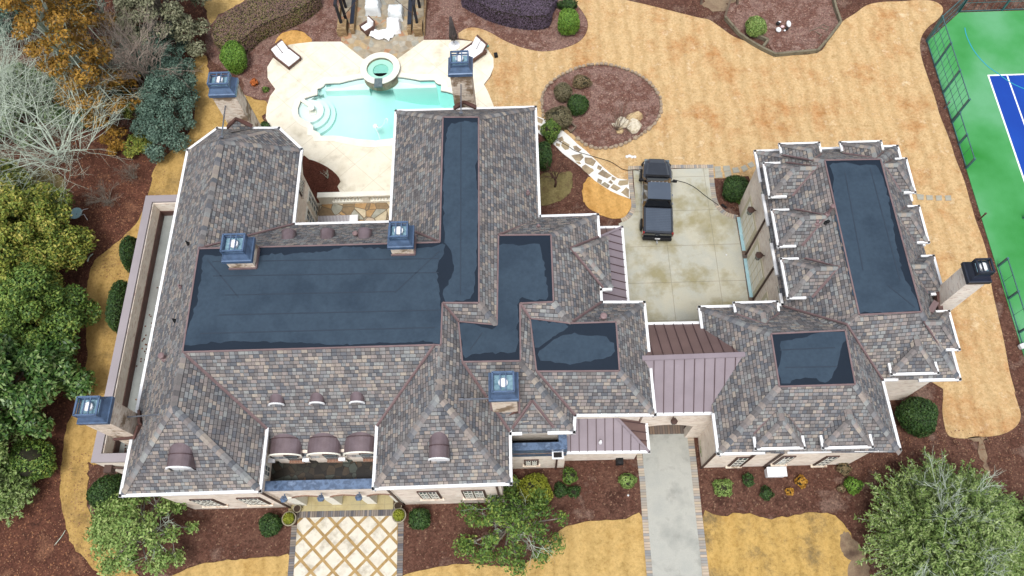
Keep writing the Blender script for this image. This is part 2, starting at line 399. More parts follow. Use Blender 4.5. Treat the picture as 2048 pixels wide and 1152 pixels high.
def mulch(name, cols, leaf, amt=0.3):
    g = N(name, 0.97, 0, 0.1)
    c = g.ramp(g.noise(0.5, 7, .7), steps(cols, .36, .64))
    vo = g.n("ShaderNodeTexVoronoi", feature='F1')
    vo.inputs['Scale'].default_value = 15
    g.l(g.mix(0.1, g.tc(), g.noise(6, 2, col=True)), vo.inputs['Vector'])
    sc = g.n("ShaderNodeSeparateColor")
    g.l(vo.outputs['Color'], sc.inputs[0])
    c = g.mix(1.0, c, g.ramp(sc.outputs[0], [(0, (0.72, 0.7, 0.7, 1)), (0.5, (1, 1, 1, 1)), (1, (1.25, 1.22, 1.2, 1))]), 'MULTIPLY')
    c = g.mix(g.math('MULTIPLY', g.math('GREATER_THAN', sc.outputs[1], 0.96), amt * 1.4), c, leaf)
    c = g.mix(1.0, c, g.ramp(g.noise(7, 7, .85), [(0.3, (0.55, 0.54, 0.54, 1)), (0.7, (1.4, 1.4, 1.4, 1))]), 'MULTIPLY')
    g.color(c)
    g.bump(g.noise(16, 5, .8), 0.8, 0.06)
    return g.m
M['mulch'] = mulch('pine_straw', [C(76, 52, 44), C(106, 77, 65), C(88, 60, 50), C(120, 97, 86)], C(170, 140, 116))
M['mulch_woods'] = mulch('leaf_litter', [C(74, 50, 42), C(106, 70, 56), C(86, 56, 46), C(122, 86, 68)], C(180, 128, 92), .4)
M['mulch_grey'] = mulch('weathered_straw', [C(118, 88, 80), C(138, 112, 102), C(108, 76, 66), C(146, 122, 112)], C(196, 170, 150))
M['mulch_dark'] = mulch('fresh_mulch', [C(84, 48, 38), C(98, 60, 48)], C(120, 84, 66), .1)
M['dirt'] = noisy('bare_soil', [C(104, 84, 70), C(144, 124, 100), C(120, 98, 80)], 1.0, 0.95, (0.2, 12), bump=0.4)
def court(name, c1, c2, c3):
    g = N(name, 0.8, 0, 0.25)
    c = g.ramp(g.noise(0.16, 4, .5), steps([c1, c2, c3], .35, .65))
    g.color(g.mix(1.0, c, g.ramp(g.noise(30, 2), [(0.3, (0.94, 0.94, 0.94, 1)), (0.7, (1.05, 1.05, 1.05, 1))]), 'MULTIPLY'))
    return g.m
M['green_court'] = court('green_court', C(40, 128, 48), C(70, 150, 84), C(98, 164, 116))
M['blue_court'] = court('blue_court', C(14, 58, 148), C(20, 72, 168), C(17, 64, 158))
M['line'] = noisy('court_line', [C(240, 242, 244), C(252, 252, 252)], 3, 0.7)
M['line_blue'] = noisy('court_line_blue', [C(40, 150, 170), C(46, 158, 178)], 3, 0.7)
def foliage(name, cols, rough=0.6, scale=0.6):
    g = N(name, rough, 0, 0.3)
    geo = g.n("ShaderNodeNewGeometry")
    f = g.math('ADD', g.math('MULTIPLY', geo.outputs['Random Per Island'], 0.5), g.math('MULTIPLY', g.noise(scale, 3), 0.5))
    g.color(g.ramp(f, steps(cols, .2, .8)))
    return g.m
M['f_green'] = foliage('evergreen_leaf', [C(38, 62, 26), C(74, 104, 42), C(106, 134, 58), C(138, 150, 68)])
M['f_olive'] = foliage('olive_leaf', [C(54, 74, 28), C(102, 122, 46), C(150, 156, 66), C(186, 172, 88)])
M['f_magnolia'] = foliage('magnolia_leaf', [C(32, 60, 26), C(60, 94, 40), C(94, 126, 60), C(152, 168, 112)], 0.4)
M['f_bright'] = foliage('bright_boxwood_leaf', [C(70, 110, 36), C(104, 142, 52), C(132, 162, 66)])
M['f_yellow'] = foliage('yellow_green_leaf', [C(96, 112, 30), C(140, 146, 44), C(160, 164, 60)])
M['f_dark'] = foliage('dark_holly_leaf', [C(28, 50, 20), C(50, 80, 36), C(86, 112, 54)])
M['f_brown'] = foliage('bronzed_conifer_leaf', [C(92, 64, 18), C(142, 104, 34), C(176, 132, 52), C(120, 106, 40)])
M['f_bluegreen'] = foliage('blue_juniper_leaf', [C(50, 72, 60), C(84, 110, 96), C(120, 144, 126)])
M['f_grey'] = foliage('grey_green_leaf', [C(86, 90, 66), C(124, 126, 98), C(160, 158, 128)])
M['f_cedar'] = foliage('cedar_leaf', [C(60, 84, 36), C(104, 130, 60), C(138, 158, 92), C(168, 182, 126)])
M['f_light'] = foliage('light_green_leaf', [C(84, 116, 50), C(124, 150, 76), C(164, 180, 110)])
M['f_mauve'] = foliage('mauve_hedge_leaf', [C(110, 82, 80), C(134, 106, 100), C(124, 108, 70), C(110, 116, 60)])
M['f_purple'] = foliage('purple_hedge_leaf', [C(66, 52, 66), C(92, 78, 94), C(112, 98, 116)])
M['f_straw'] = foliage('dry_shrub_leaf', [C(110, 92, 62), C(140, 122, 90), C(96, 96, 70)])
M['f_greybrown'] = foliage('greybrown_leaf', [C(84, 80, 56), C(120, 110, 86), C(100, 100, 64)])
M['f_orange'] = foliage('orange_leaf', [C(176, 90, 40), C(206, 120, 60)])
M['f_brownleaf'] = foliage('dead_leaf', [C(96, 62, 46), C(134, 90, 66), C(160, 120, 90)])
M['f_amber'] = foliage('amber_leaf', [C(170, 120, 40), C(196, 150, 60)])
M['core'] = noisy('dark_core_fill', [C(34, 34, 22), C(50, 48, 32)], 3, 0.95)  # one solid dark core inside shrubs and hedges, no modelled twigs
def water_mat():
    m = bpy.data.materials.new('pool_water')
    m.use_nodes = True
    t = m.node_tree
    t.nodes.clear()
    o = t.nodes.new('ShaderNodeOutputMaterial')
    mx = t.nodes.new('ShaderNodeMixShader')
    tr = t.nodes.new('ShaderNodeBsdfTransparent')
    gl = t.nodes.new('ShaderNodeBsdfGlossy')
    fr = t.nodes.new('ShaderNodeFresnel')
    fr.inputs[0].default_value = 1.33
    gl.inputs['Roughness'].default_value = 0.08
    nz = t.nodes.new('ShaderNodeTexNoise')
    nz.inputs['Scale'].default_value = 3
    bp = t.nodes.new('ShaderNodeBump')
    bp.inputs['Strength'].default_value = 0.25
    t.links.new(nz.outputs[0], bp.inputs['Height'])
    t.links.new(bp.outputs[0], gl.inputs['Normal'])
    va = t.nodes.new('ShaderNodeVolumeAbsorption')
    va.inputs['Color'].default_value = (0.12, 0.90, 0.82, 1)
    va.inputs['Density'].default_value = 0.18
    t.links.new(fr.outputs[0], mx.inputs[0])
    t.links.new(tr.outputs[0], mx.inputs[1])
    t.links.new(gl.outputs[0], mx.inputs[2])
    t.links.new(mx.outputs[0], o.inputs['Surface'])
    t.links.new(va.outputs[0], o.inputs['Volume'])
    return m
M['water'] = water_mat()
# ------------------------------------------------------------------ mesh builder and object helpers
def wloc(o):
    v = Vector((0, 0, 0))
    while o:
        v += o.location
        o = o.parent
    return v
class MB:
    def __init__(self):
        self.v, self.f, self.uv = [], [], []
    def poly(self, pts, uvs=None):
        i = len(self.v)
        self.v += [Vector(p) for p in pts]
        self.f.append(list(range(i, i + len(pts))))
        self.uv.append(uvs)
        return self
    def fill(self, pts, holes=()):
        loops = [list(pts)] + [list(h) for h in holes]
        tris = tessellate_polygon(loops)
        allp = [p for l in loops for p in l]
        i = len(self.v)
        self.v += [Vector(p) for p in allp]
        for t in tris:
            a, b, c = (allp[k] for k in t)
            if (Vector(b) - Vector(a)).cross(Vector(c) - Vector(a)).z < 0:
                t = (t[0], t[2], t[1])
            self.f.append([i + k for k in t])
            self.uv.append(None)
        return self
    def prism(self, pts, z0, z1, holes=(), bottom=False):
        self.fill([Vector((p[0], p[1], z1)) for p in pts], [[Vector((p[0], p[1], z1)) for p in h] for h in holes])
        for l in [pts] + list(holes):
            n = len(l)
            ar = sum(l[i][0] * l[(i + 1) % n][1] - l[(i + 1) % n][0] * l[i][1] for i in range(n))
            if l is not pts:
                ar = -ar
            run = 0
            for i in range(n):
                a, b = l[i], l[(i + 1) % n]
                d = math.hypot(b[0] - a[0], b[1] - a[1])
                q = [(a[0], a[1], z0), (b[0], b[1], z0), (b[0], b[1], z1), (a[0], a[1], z1)]
                u = [(run, z0), (run + d, z0), (run + d, z1), (run, z1)]
                if ar < 0:
                    q.reverse()
                    u.reverse()
                self.poly(q, u)
                run += d
        if bottom:
            self.poly([(p[0], p[1], z0) for p in reversed(pts)])
        return self
    def box(self, c, s, rz=0.0, tilt=None):
        """c = centre, s = full sizes"""
        m = Matrix.Rotation(rz, 3, 'Z')
        if tilt is not None:
            m = tilt
        hx, hy, hz = s[0] / 2, s[1] / 2, s[2] / 2
        c = Vector(c)
        k = [c + m @ Vector((sx * hx, sy * hy, sz * hz)) for sz in (-1, 1) for sx, sy in ((-1, -1), (1, -1), (1, 1), (-1, 1))]
        dims = [(2 * hx, 2 * hy), (2 * hx, 2 * hz), (2 * hy, 2 * hz)]
        for ids, d in (((4, 5, 6, 7), 0), ((3, 2, 1, 0), 0), ((0, 1, 5, 4), 1), ((1, 2, 6, 5), 2), ((2, 3, 7, 6), 1), ((3, 0, 4, 7), 2)):
            a, b = dims[d]
            self.poly([k[i] for i in ids], [(0, 0), (a, 0), (a, b), (0, b)])
        return self
    def bb(self, x0, x1, y0, y1, z0, z1):
        return self.box(((x0 + x1) / 2, (y0 + y1) / 2, (z0 + z1) / 2), (x1 - x0, y1 - y0, z1 - z0))
    def bar(self, a, b, w_, h_=None, up=Vector((0, 0, 1))):
        a, b = Vector(a), Vector(b)
        d = b - a
        L = d.length
        if L < 1e-6:
            return self
        z = d.normalized()
        x = z.cross(up)
        if x.length < 1e-4:
            x = Vector((1, 0, 0))
        x.normalize()
        y = x.cross(z).normalized()
        h_ = h_ or w_
        m = Matrix((x, z, y)).transposed()
        return self.box((a + b) / 2, (w_, L, h_), tilt=m)
    def tube(self, pts, r0, r1=None, n=8, cap=True):
        pts = [Vector(p) for p in pts]
        r1 = r0 if r1 is None else r1
        rings = []
        N_ = len(pts)
        for i, p in enumerate(pts):
            d = (pts[min(i + 1, N_ - 1)] - pts[max(i - 1, 0)])
            if d.length < 1e-6:
                d = Vector((0, 0, 1))
            d.normalize()
            x = d.orthogonal().normalized()
            if abs(d.z) < 0.99:
                x = d.cross(Vector((0, 0, 1))).normalized()
            y = d.cross(x)
            r = r0 + (r1 - r0) * i / max(1, N_ - 1)
            st = len(self.v)
            self.v += [p + (x * math.cos(2 * math.pi * k / n) + y * math.sin(2 * math.pi * k / n)) * r for k in range(n)]
            rings.append(st)
        for a, b in zip(rings, rings[1:]):
            for k in range(n):
                self.f.append([a + k, a + (k + 1) % n, b + (k + 1) % n, b + k])
                self.uv.append(None)
        if cap:
            self.f.append([rings[-1] + k for k in range(n)])
            self.uv.append(None)
            self.f.append([rings[0] + k for k in reversed(range(n))])
            self.uv.append(None)
        return self
    def lathe(self, c, prof, n=24):
        """prof: list of (r, z)"""
        c = Vector(c)
        rings = []
        for r, z in prof:
            st = len(self.v)
            self.v += [c + Vector((r * math.cos(2 * math.pi * k / n), r * math.sin(2 * math.pi * k / n), z)) for k in range(n)]
            rings.append(st)
        for a, b in zip(rings, rings[1:]):
            for k in range(n):
                self.f.append([a + k, a + (k + 1) % n, b + (k + 1) % n, b + k])
                self.uv.append(None)
        for st, rev in ((rings[0], True), (rings[-1], False)):
            ids = [st + k for k in range(n)]
            self.f.append(ids[::-1] if rev else ids)
            self.uv.append(None)
        return self
    def blob(self, c, r, seg=12, rings=8, jit=0.0, rnd=random):
        c = Vector(c)
        st = len(self.v)
        pts = {}
        for i in range(rings + 1):
            th = math.pi * i / rings
            for k in range(seg):
                ph = 2 * math.pi * k / seg
                j = 1 + rnd.uniform(-jit, jit)
                if i in (0, rings):
                    if k == 0:
                        jj = 1 + rnd.uniform(-jit, jit)
                    j = jj
                self.v.append(c + Vector((r[0] * math.sin(th) * math.cos(ph), r[1] * math.sin(th) * math.sin(ph), r[2] * math.cos(th))) * j if False else
                              c + Vector((r[0] * math.sin(th) * math.cos(ph) * j, r[1] * math.sin(th) * math.sin(ph) * j, r[2] * math.cos(th) * j)))
        for i in range(rings):
            for k in range(seg):
                a = st + i * seg + k
                b = st + i * seg + (k + 1) % seg
                self.f.append([a, a + seg, b + seg, b])
                self.uv.append(None)
        return self
    def slope_uv(self):
        """UVs in metres along / up the slope of every face"""
        for i, f in enumerate(self.f):
            ps = [self.v[k] for k in f]
            n = Vector((0, 0, 0))
            for a in range(1, len(ps) - 1):
                n += (ps[a] - ps[0]).cross(ps[a + 1] - ps[0])
            if n.z < 0:
                self.f[i] = f[::-1]
                ps = ps[::-1]
                n = -n
            n.normalize()
            vdir = Vector((0, 0, 1)) - n * n.z
            if vdir.length < 1e-3:
                vdir = Vector((0, 1, 0))
            vdir.normalize()
            udir = vdir.cross(n)
            self.uv[i] = [(p.dot(udir), p.dot(vdir)) for p in ps]
        return self
    def strip(self, pts, width, z=None, side=0.5, closed=False):
        """flat ribbon with uv=(across, along)"""
        pts = [Vector(p) for p in pts]
        if closed:
            pts = pts + [pts[0]]
        run = 0
        prev = None
        for i, p in enumerate(pts):
            if closed and i in (0, len(pts) - 1):
                d = pts[1] - pts[-2]
            else:
                d = pts[min(i + 1, len(pts) - 1)] - pts[max(i - 1, 0)]
            d.z = 0
            d.normalize()
            nrm = Vector((-d.y, d.x, 0))
            zz = p.z if z is None else z
            a = Vector((p.x, p.y, zz)) + nrm * width * side
            b = Vector((p.x, p.y, zz)) - nrm * width * (1 - side)
            if i:
                run2 = run + (p - pts[i - 1]).length
                self.poly([prev[1], b, a, prev[0]], [(0, run), (0, run2), (1, run2), (1, run)])
                run = run2
            prev = (a, b)
        return self
def obj(name, mb, mat, parent=None, smooth_=False, local=False, bev=0.0):
    me = bpy.data.meshes.new(name)
    off = Vector((0, 0, 0)) if (local or not parent) else wloc(parent)
    me.from_pydata([tuple(v - off) for v in mb.v], [], mb.f)
    if any(u is not None for u in mb.uv):
        ul = me.uv_layers.new(name="UVMap")
        k = 0
        for f, u in zip(mb.f, mb.uv):
            for j in range(len(f)):
                if u is not None:
                    ul.data[k].uv = u[j]
                else:
                    p = mb.v[f[j]]
                    ul.data[k].uv = (p.x + p.y, p.z)
                k += 1
    me.materials.append(M[mat] if isinstance(mat, str) else mat)
    if smooth_:
        me.polygons.foreach_set('use_smooth', [True] * len(me.polygons))
    o = bpy.data.objects.new(name, me)
    COL.objects.link(o)
    if parent:
        o.parent = parent
    if bev:
        bm = bmesh.new()
        bm.from_mesh(me)
        bmesh.ops.remove_doubles(bm, verts=bm.verts, dist=1e-5)
        bmesh.ops.bevel(bm, geom=list(bm.edges), offset=bev, segments=2, affect='EDGES', clamp_overlap=True)
        bm.to_mesh(me)
        bm.free()
    return o
def tag(o, label, cat, group=None):
    o['label'] = label
    o['category'] = cat
    if group:
        o['group'] = group
    return o
def thing(name, label, cat, loc=(0, 0, 0), rz=0.0, group=None):
    o = bpy.data.objects.new(name, None)
    o.empty_display_size = 0.3
    COL.objects.link(o)
    o.location = loc
    o.rotation_euler = (0, 0, rz)
    return tag(o, label, cat, group)
def struct(name, mb, mat, kind='structure'):
    o = obj(name, mb, mat)
    o['kind'] = kind
    return o
def stuff(name, mb, mat):
    return struct(name, mb, mat, 'stuff')
def dup(root, loc, rz, label=None):
    def cp(o, par):
        c = o.copy()
        COL.objects.link(c)
        c.parent = par
        for ch in kids.get(o.name, []):
            cp(ch, c)
        return c
    kids = {}
    for o in bpy.data.objects:
        if o.parent:
            kids.setdefault(o.parent.name, []).append(o)
    c = cp(root, None)
    c.location = loc
    c.rotation_euler = (0, 0, rz)
    if label:
        c['label'] = label
    return c
def clip_poly(poly, clipper):
    """Sutherland-Hodgman in xy; clipper convex ccw"""
    out = list(poly)
    n = len(clipper)
    for i in range(n):
        a, b = clipper[i], clipper[(i + 1) % n]
        def inside(p):
            return (b[0] - a[0]) * (p[1] - a[1]) - (b[1] - a[1]) * (p[0] - a[0]) >= 0
        def inter(p, q):
            x1, y1, x2, y2 = a[0], a[1], b[0], b[1]
            dx, dy = q[0] - p[0], q[1] - p[1]
            den = (x2 - x1) * dy - (y2 - y1) * dx
            t = ((x2 - x1) * (y1 - p[1]) - (y2 - y1) * (x1 - p[0])) / den if abs(den) > 1e-12 else 0
            return (p[0] + dx * t, p[1] + dy * t)
        res = []
        for k in range(len(out)):
            p, q = out[k - 1], out[k]
            if inside(q):
                if not inside(p):
                    res.append(inter(p, q))
                res.append(q)
            elif inside(p):
                res.append(inter(p, q))
        out = res
        if not out:
            return []
    return out
def ccw(pts):
    a = sum(pts[i][0] * pts[(i + 1) % len(pts)][1] - pts[(i + 1) % len(pts)][0] * pts[i][1] for i in range(len(pts)))
    return pts if a > 0 else pts[::-1]
# ------------------------------------------------------------------ GROUND
def pts(*segs):
    """segs: (crop, x,y,x,y...) -> ground points"""
    out = []
    for s in segs:
        out += Q(s[0], 0.0, *s[1:])
    return out
def sheet(name, mat, z, p, sm=4, rough=0.0, kind='structure'):
    if sm:
        p = smooth(p, sm)
    if rough:
        p = rough_edge(p, rough)
    mb = MB()
    mb.prism([(q.x, q.y) for q in p], z - 0.03, z)
    return struct(name, mb, mat, kind)
# pool geometry (mirror symmetric about its own axis)
wl = pts(('B4', 770, 402, 700, 412, 600, 435, 520, 455, 440, 457, 372, 462, 352, 488, 325, 506, 290, 515, 288, 577, 230, 590, 165, 612, 112, 650, 85, 720, 85, 770, 105, 815, 160, 850, 200, 866, 245, 905, 248, 950, 285, 965, 312, 985, 325, 1010, 480, 1010, 560, 1020, 700, 1045, 860, 1056))
PXA = (P(*uv('B4', 290, 545)).x + P(*uv('B4', 1582, 525)).x) / 2
def mir(p):
    return Vector((2 * PXA - p.x, p.y, 0))
wb = P(*uv('B4', 960, 1060))
POOL = wl + [Vector((PXA, wb.y, 0))] + [mir(p) for p in reversed(wl)]
ol = pts(('B4', 740, 362, 650, 375, 560, 393, 450, 398, 360, 400, 300, 438, 252, 478, 228, 520, 225, 545, 130, 575, 60, 630, 18, 740, 40, 830, 110, 900, 185, 930, 183, 1000, 240, 1010, 255, 1068, 450, 1065, 600, 1100, 750, 1125, 900, 1134))
POOLC = ol + [mir(p) for p in reversed(ol)]
SPAC = P(*uv('B4', 942, 292), 0.45)
SPAC.z = 0
SPA_R = (P(*uv('B4', 1147, 285), .45) - P(*uv('B4', 735, 285), .45)).length / 2
SPA_I = (P(*uv('B4', 1080, 270), .45) - P(*uv('B4', 798, 270), .45)).length / 2
big = [Vector((-260, -200, 0)), Vector((260, -200, 0)), Vector((260, 260, 0)), Vector((-260, 260, 0))]
g = MB()
g.fill([Vector((p.x, p.y, 0)) for p in big], [[Vector((p.x, p.y, 0)) for p in reversed(POOL)]])
struct('ground', g, 'mulch')
sheet('woodland_floor', 'mulch_woods', 0.014, [Vector((-120, -40, 0)), Vector((-22, -40, 0))] + pts(
    ('L1', 560, 1152, 530, 1110, 450, 1040, 395, 950, 370, 850, 340, 750, 335, 620, 355, 500, 360, 400, 380, 300, 430, 180, 470, 100),
    ('Z5', 465, 1100, 480, 850, 475, 550, 500, 430, 540, 370, 640, 290, 740, 190, 790, 100),
    ('Z1', 840, 950, 900, 860, 1010, 770, 1070, 600, 1040, 450, 1050, 350, 1130, 130, 1100, 0)) + [Vector((-25, 90, 0)), Vector((-120, 90, 0))], 0)
# lawns
sheet('lawn', 'lawn_side', 0.03, pts(('Z1', 1085, 310, 1130, 310, 1150, 400, 1220, 490, 1330, 515, 1400, 545, 1465, 560, 1458, 620, 1455, 680)) + [Vector((-14.5, 27, 0)), Vector((-18, 20, 0)), Vector((-18, 10, 0))] + pts(
    ('L1', 500, 520, 470, 400, 420, 230)) + pts(('Z5', 475, 950, 480, 850, 475, 700, 475, 550, 500, 430, 540, 370, 640, 290, 740, 190, 790, 100), ('Z1', 820, 1060, 840, 950, 870, 890, 940, 830, 1010, 770, 1060, 680, 1070, 600, 1065, 530, 1040, 450, 1045, 370)), 3, 0.04)
sheet('lawn', 'lawn_side', 0.035, pts(('L1', 430, 150, 600, 150, 560, 400, 500, 520, 495, 600, 488, 700, 490, 760, 520, 840, 560, 900, 600, 960, 650, 1020, 720, 1100, 775, 1152, 800, 1200, 600, 1200, 560, 1152, 530, 1110, 450, 1040, 395, 950, 370, 850, 340, 750, 335, 620, 355, 500, 360, 400, 380, 300, 420, 210)), 3, 0.05)
sheet('lawn', 'lawn_gold', 0.03, pts(('Z1', 1125, -60, 1420, -60, 1300, 30, 1200, 80, 1155, 140, 1130, 60)), 3, 0.05)
SR = pts(('Z3', 155, 185, 200, 157, 260, 155, 330, 180, 400, 220, 480, 255, 560, 276, 620, 284, 700, 275, 780, 250, 830, 220, 860, 175, 865, 120, 840, 70, 810, 30, 780, -20),
         ('Z3', 1010, -20, 1070, 0, 1180, 25, 1260, 45, 1400, 80), ('Z4', 0, 100, 50, 110, 110, 150, 165, 190, 215, 215, 290, 240, 350, 275, 410, 303, 640, 292, 710, 210, 775, 125, 850, 75, 915, 30, 1000, 12, 1110, 8, 1200, 1, 1280, 8, 1325, 35, 1330, 70, 1300, 110, 1250, 150, 1215, 200, 1205, 260, 1220, 340, 1250, 430, 1285, 530, 1310, 620, 1345, 710, 1375, 790, 1400, 870, 1440, 970, 1465, 1050, 1490, 1152),
         ('Z8', 1415, 60, 1440, 150, 1480, 260, 1510, 370, 1525, 500, 1555, 640, 1590, 790, 1620, 950, 1650, 1060),
         ('L5', 1320, 0, 1345, 80, 1365, 150, 1355, 200, 1320, 240, 1250, 275, 1150, 290, 1030, 300, 950, 295, 910, 270, 890, 200, 880, 120, 885, 50),
         ('F', 1886, 778))
E1 = pts(('F', 1760, 700, 1522, 424, 1497, 352, 1462, 356, 1428, 357, 1425, 331, 1257, 333, 1258, 360), ('B5', 960, 930, 900, 915, 830, 868, 740, 790, 660, 713, 560, 618, 460, 538, 380, 458, 315, 404, 200, 330, 95, 264, 20, 238),
         ('F', 1070, 232, 1000, 240, 985, 215), ('Z3', 330, 560, 300, 465, 335, 420, 350, 370, 345, 320, 290, 255, 230, 225, 158, 210))
LAWN = smooth(SR, 4, False) + E1
sheet('lawn', 'lawn', 0.03, LAWN, 0)
sheet('lawn', 'lawn_orange', 0.05, pts(('Z3', 880, 972, 850, 1000, 833, 1050, 845, 1110), ('Z7', 840, 0, 870, 45, 930, 82, 1000, 102, 1060, 97, 1098, 50, 1107, 0), ('Z3', 1100, 1098, 1020, 1052, 950, 1010)), 3, 0.02)
sheet('lawn', 'lawn_green', 0.05, pts(('B5', 50, 900, 200, 850, 330, 850, 400, 850, 410, 950, 390, 1050, 350, 1110, 250, 1170, 50, 1200)), 5, 0.03)
sheet('lawn', 'lawn_green', 0.04, pts(('Z1', 170, 930, 330, 960, 360, 1060, 350, 1200, 130, 1180, 140, 1060)), 3, 0.1)
sheet('lawn', 'lawn_orange', 0.045, pts(('Z2', 415, 235, 440, 192, 500, 170, 560, 176, 600, 205, 612, 232, 540, 240, 480, 252, 440, 262)), 4, 0.02)
sheet('lawn', 'lawn_gold', 0.040, pts(('L1', 940, 1170, 1050, 1113, 1150, 1080, 1300, 1062, 1450, 1050, 1560, 1045, 1625, 1045, 1620, 1260, 940, 1260)), 3, 0.02)
sheet('lawn', 'lawn_gold', 0.040, pts(('L3', -90, 1150, 0, 1125, 100, 1104, 250, 1087, 400, 1098, 530, 1098, 600, 1060, 650, 1010, 690, 960, 760, 900, 850, 870, 950, 857, 1100, 847, 1190, 843, 1225, 1240, -90, 1240)), 3, 0.02)
sheet('lawn', 'lawn_worn', 0.040, pts(('L4', 385, 795, 500, 780, 620, 768, 700, 772, 760, 788, 850, 795, 950, 775, 1050, 758, 1150, 757, 1210, 775, 1260, 830, 1300, 880, 1330, 980, 1330, 1100, 1300, 1250, 420, 1250)), 3, 0.05)
sheet('bare_soil', 'dirt', 0.052, pts(('L4', 1250, 880, 1300, 900, 1380, 1000, 1420, 1152, 1290, 1180, 1290, 1060, 1240, 990)), 5, 0.05)
sheet('bare_soil', 'dirt', 0.030, pts(('L5', 1050, 300, 1100, 330, 1110, 400, 1130, 470, 1160, 520, 1175, 510, 1160, 440, 1150, 370, 1130, 310, 1150, 295)), 3, 0.06)
# planting beds
sheet('mulch_bed', 'mulch_grey', 0.022, pts(('Z2', 775, 228, 605, 228, 560, 170, 500, 165, 440, 188, 412, 235, 430, 280, 390, 330, 368, 370, 370, 430, 412, 490, 385, 530, 365, 560, 300, 535, 240, 515, 230, 440, 60, 330, 30, 200, 60, 60, 200, -60, 740, -60)), 3, 0.02)
sheet('mulch_bed', 'mulch_grey', 0.022, pts(('Z2', 1225, 222, 1380, 222), ('Z3', 60, 222, 158, 210, 155, 185, 200, 157, 260, 155, 330, 180, 400, 220, 480, 255, 560, 276, 620, 284, 700, 275, 780, 250, 830, 220, 860, 175, 865, 120, 840, 70, 810, 30, 780, -30, 0, -30)), 0)
sheet('mulch_bed', 'mulch_grey', 0.045, pts(('Z3', 630, 630, 618, 590, 615, 540, 640, 480, 700, 430, 760, 400, 830, 372, 940, 358, 1040, 375, 1150, 420, 1220, 480, 1260, 540, 1262, 620, 1220, 690, 1160, 740, 1080, 785, 980, 815, 900, 812, 830, 780, 790, 745, 740, 700, 660, 665)), 4)
sheet('mulch_bed', 'mulch_grey', 0.024, pts(('B7', 330, 200, 500, 420, 880, 560, 960, 690, 1510, 640, 1800, 280, 1700, -60, 380, -60)), 0)
sheet('sandy_track', 'dirt', 0.03, pts(('B7', 40, 60, 130, 120, 230, 160, 300, 130, 380, 60, 500, 0, 520, -60, 60, -60)), 3, 0.15)
# pool deck
DECK = pts(('Z2', 490, 248, 440, 280, 395, 330, 370, 370, 372, 430, 393, 462, 415, 490, 385, 530, 367, 590, 362, 650, 385, 695, 470, 760)) + [Vector((-13.5, 24, 0)), Vector((-13.5, 20, 0)), Vector((-6.5, 20, 0)), Vector((-6.5, 27, 0)), Vector((0.3, 27, 0))] + pts(
    ('Z3', 350, 585, 338, 555, 318, 505, 296, 465, 330, 420, 350, 370, 348, 320, 320, 278, 275, 245, 225, 228, 160, 222, 60, 221), ('Z2', 1227, 222), ('Z2', 775, 231, 700, 231, 620, 232, 545, 240))
mbd = MB()
mbd.prism([(p.x, p.y) for p in ccw(DECK)], 0.0, 0.055, [[(p.x, p.y) for p in (ccw(POOLC)[::-1])]])
struct('pool_deck', mbd, 'deck')
sheet('mulch_bed', 'mulch_dark', 0.09, pts(('Z2', 560, 872, 600, 878, 640, 890, 700, 920, 750, 960, 772, 1000, 770, 1060)) + [Vector((-8.8, 26, 0)), Vector((-13.9, 26, 0))], 2)
mbp = MB()
mbp.prism([(p.x, p.y) for p in ccw(pts(('Z2', 775, 200, 775, 231, 895, 325, 980, 340, 1085, 325, 1228, 222, 1228, 190, 1228, -80, 775, -80)))], 0.0, 0.075)
struct('patio', mbp, 'flag_pav')
mbp = MB().bb(-13.9, -7.0, 17.5, 26.75, 0, 0.6)
struct('terrace_floor', mbp, 'flag')
# driveway
def V0(x, y):
    return Vector((x, y, 0))
drv = MB()
drv.prism([(p.x, p.y) for p in ccw(pts(('TR', 495, 235, 1365, 212, 1400, 480, 1440, 640, 1500, 715, 1600, 765, 1690, 795)) + [P(*uv('B6', 155, 420)), P(*uv('B6', 235, 1070)), Vector((14.2, 12, 0)), Vector((9.75, 12, 0)), Vector((9.75, 11.0, 0)), Vector((6.4, 11.0, 0)), Vector((6.0, 17, 0))] + pts(('TR', 330, 850, 400, 820, 470, 765, 515, 680, 520, 560)))], 0.0, 0.045)
struct('driveway', drv, 'drive')
drv = MB()
drv.prism([(p.x, p.y) for p in ccw([Vector((6.2, 10.75, 0)), Vector((9.3, 10.75, 0))] + pts(('L4', 300, 265, 342, 710, 385, 1150, 400, 1300, 85, 1300, 75, 1150, 45, 800, 15, 390)))], 0.0, 0.052)
struct('driveway', drv, 'drive_grey')
drv = MB().strip([V0(6.0, 11.6), V0(9.9, 11.6)], 1.9, 0.058)  # pavers inside the breezeway arch, its shadow put into their dark tone
struct('paver_border', drv, 'paver_dark')
def border(p, w_, mat, z=0.06, side=0.5, name='paver_border'):
    mb = MB().strip(p, w_, z, side)
    for f in list(mb.f):
        pass
    return struct(name, mb, mat)
border(smooth(pts(('TR', 360, 815, 400, 800, 455, 755, 497, 680, 497, 600, 470, 400, 460, 212)), 5, False), 0.30, 'paver', 0.061)
border(pts(('TR', 440, 212, 960, 196, 1420, 194)), 0.28, 'paver', 0.066)
border(smooth(pts(('TR', 1388, 190, 1410, 430, 1440, 590, 1500, 690, 1590, 752, 1700, 780)), 5, False), 0.32, 'paver', 0.061)
border([P(*uv('B6', 142, 410)), P(*uv('B6', 195, 700)), P(*uv('B6', 250, 1080))], 0.38, 'paver_dark', 0.062)
border(pts(('L4', -6, 390, 14, 560, 38, 900, 60, 1152, 72, 1280)), 0.33, 'paver', 0.062)
border(pts(('L4', 309, 270, 330, 450, 360, 740, 407, 1150, 420, 1280)), 0.36, 'paver', 0.062)
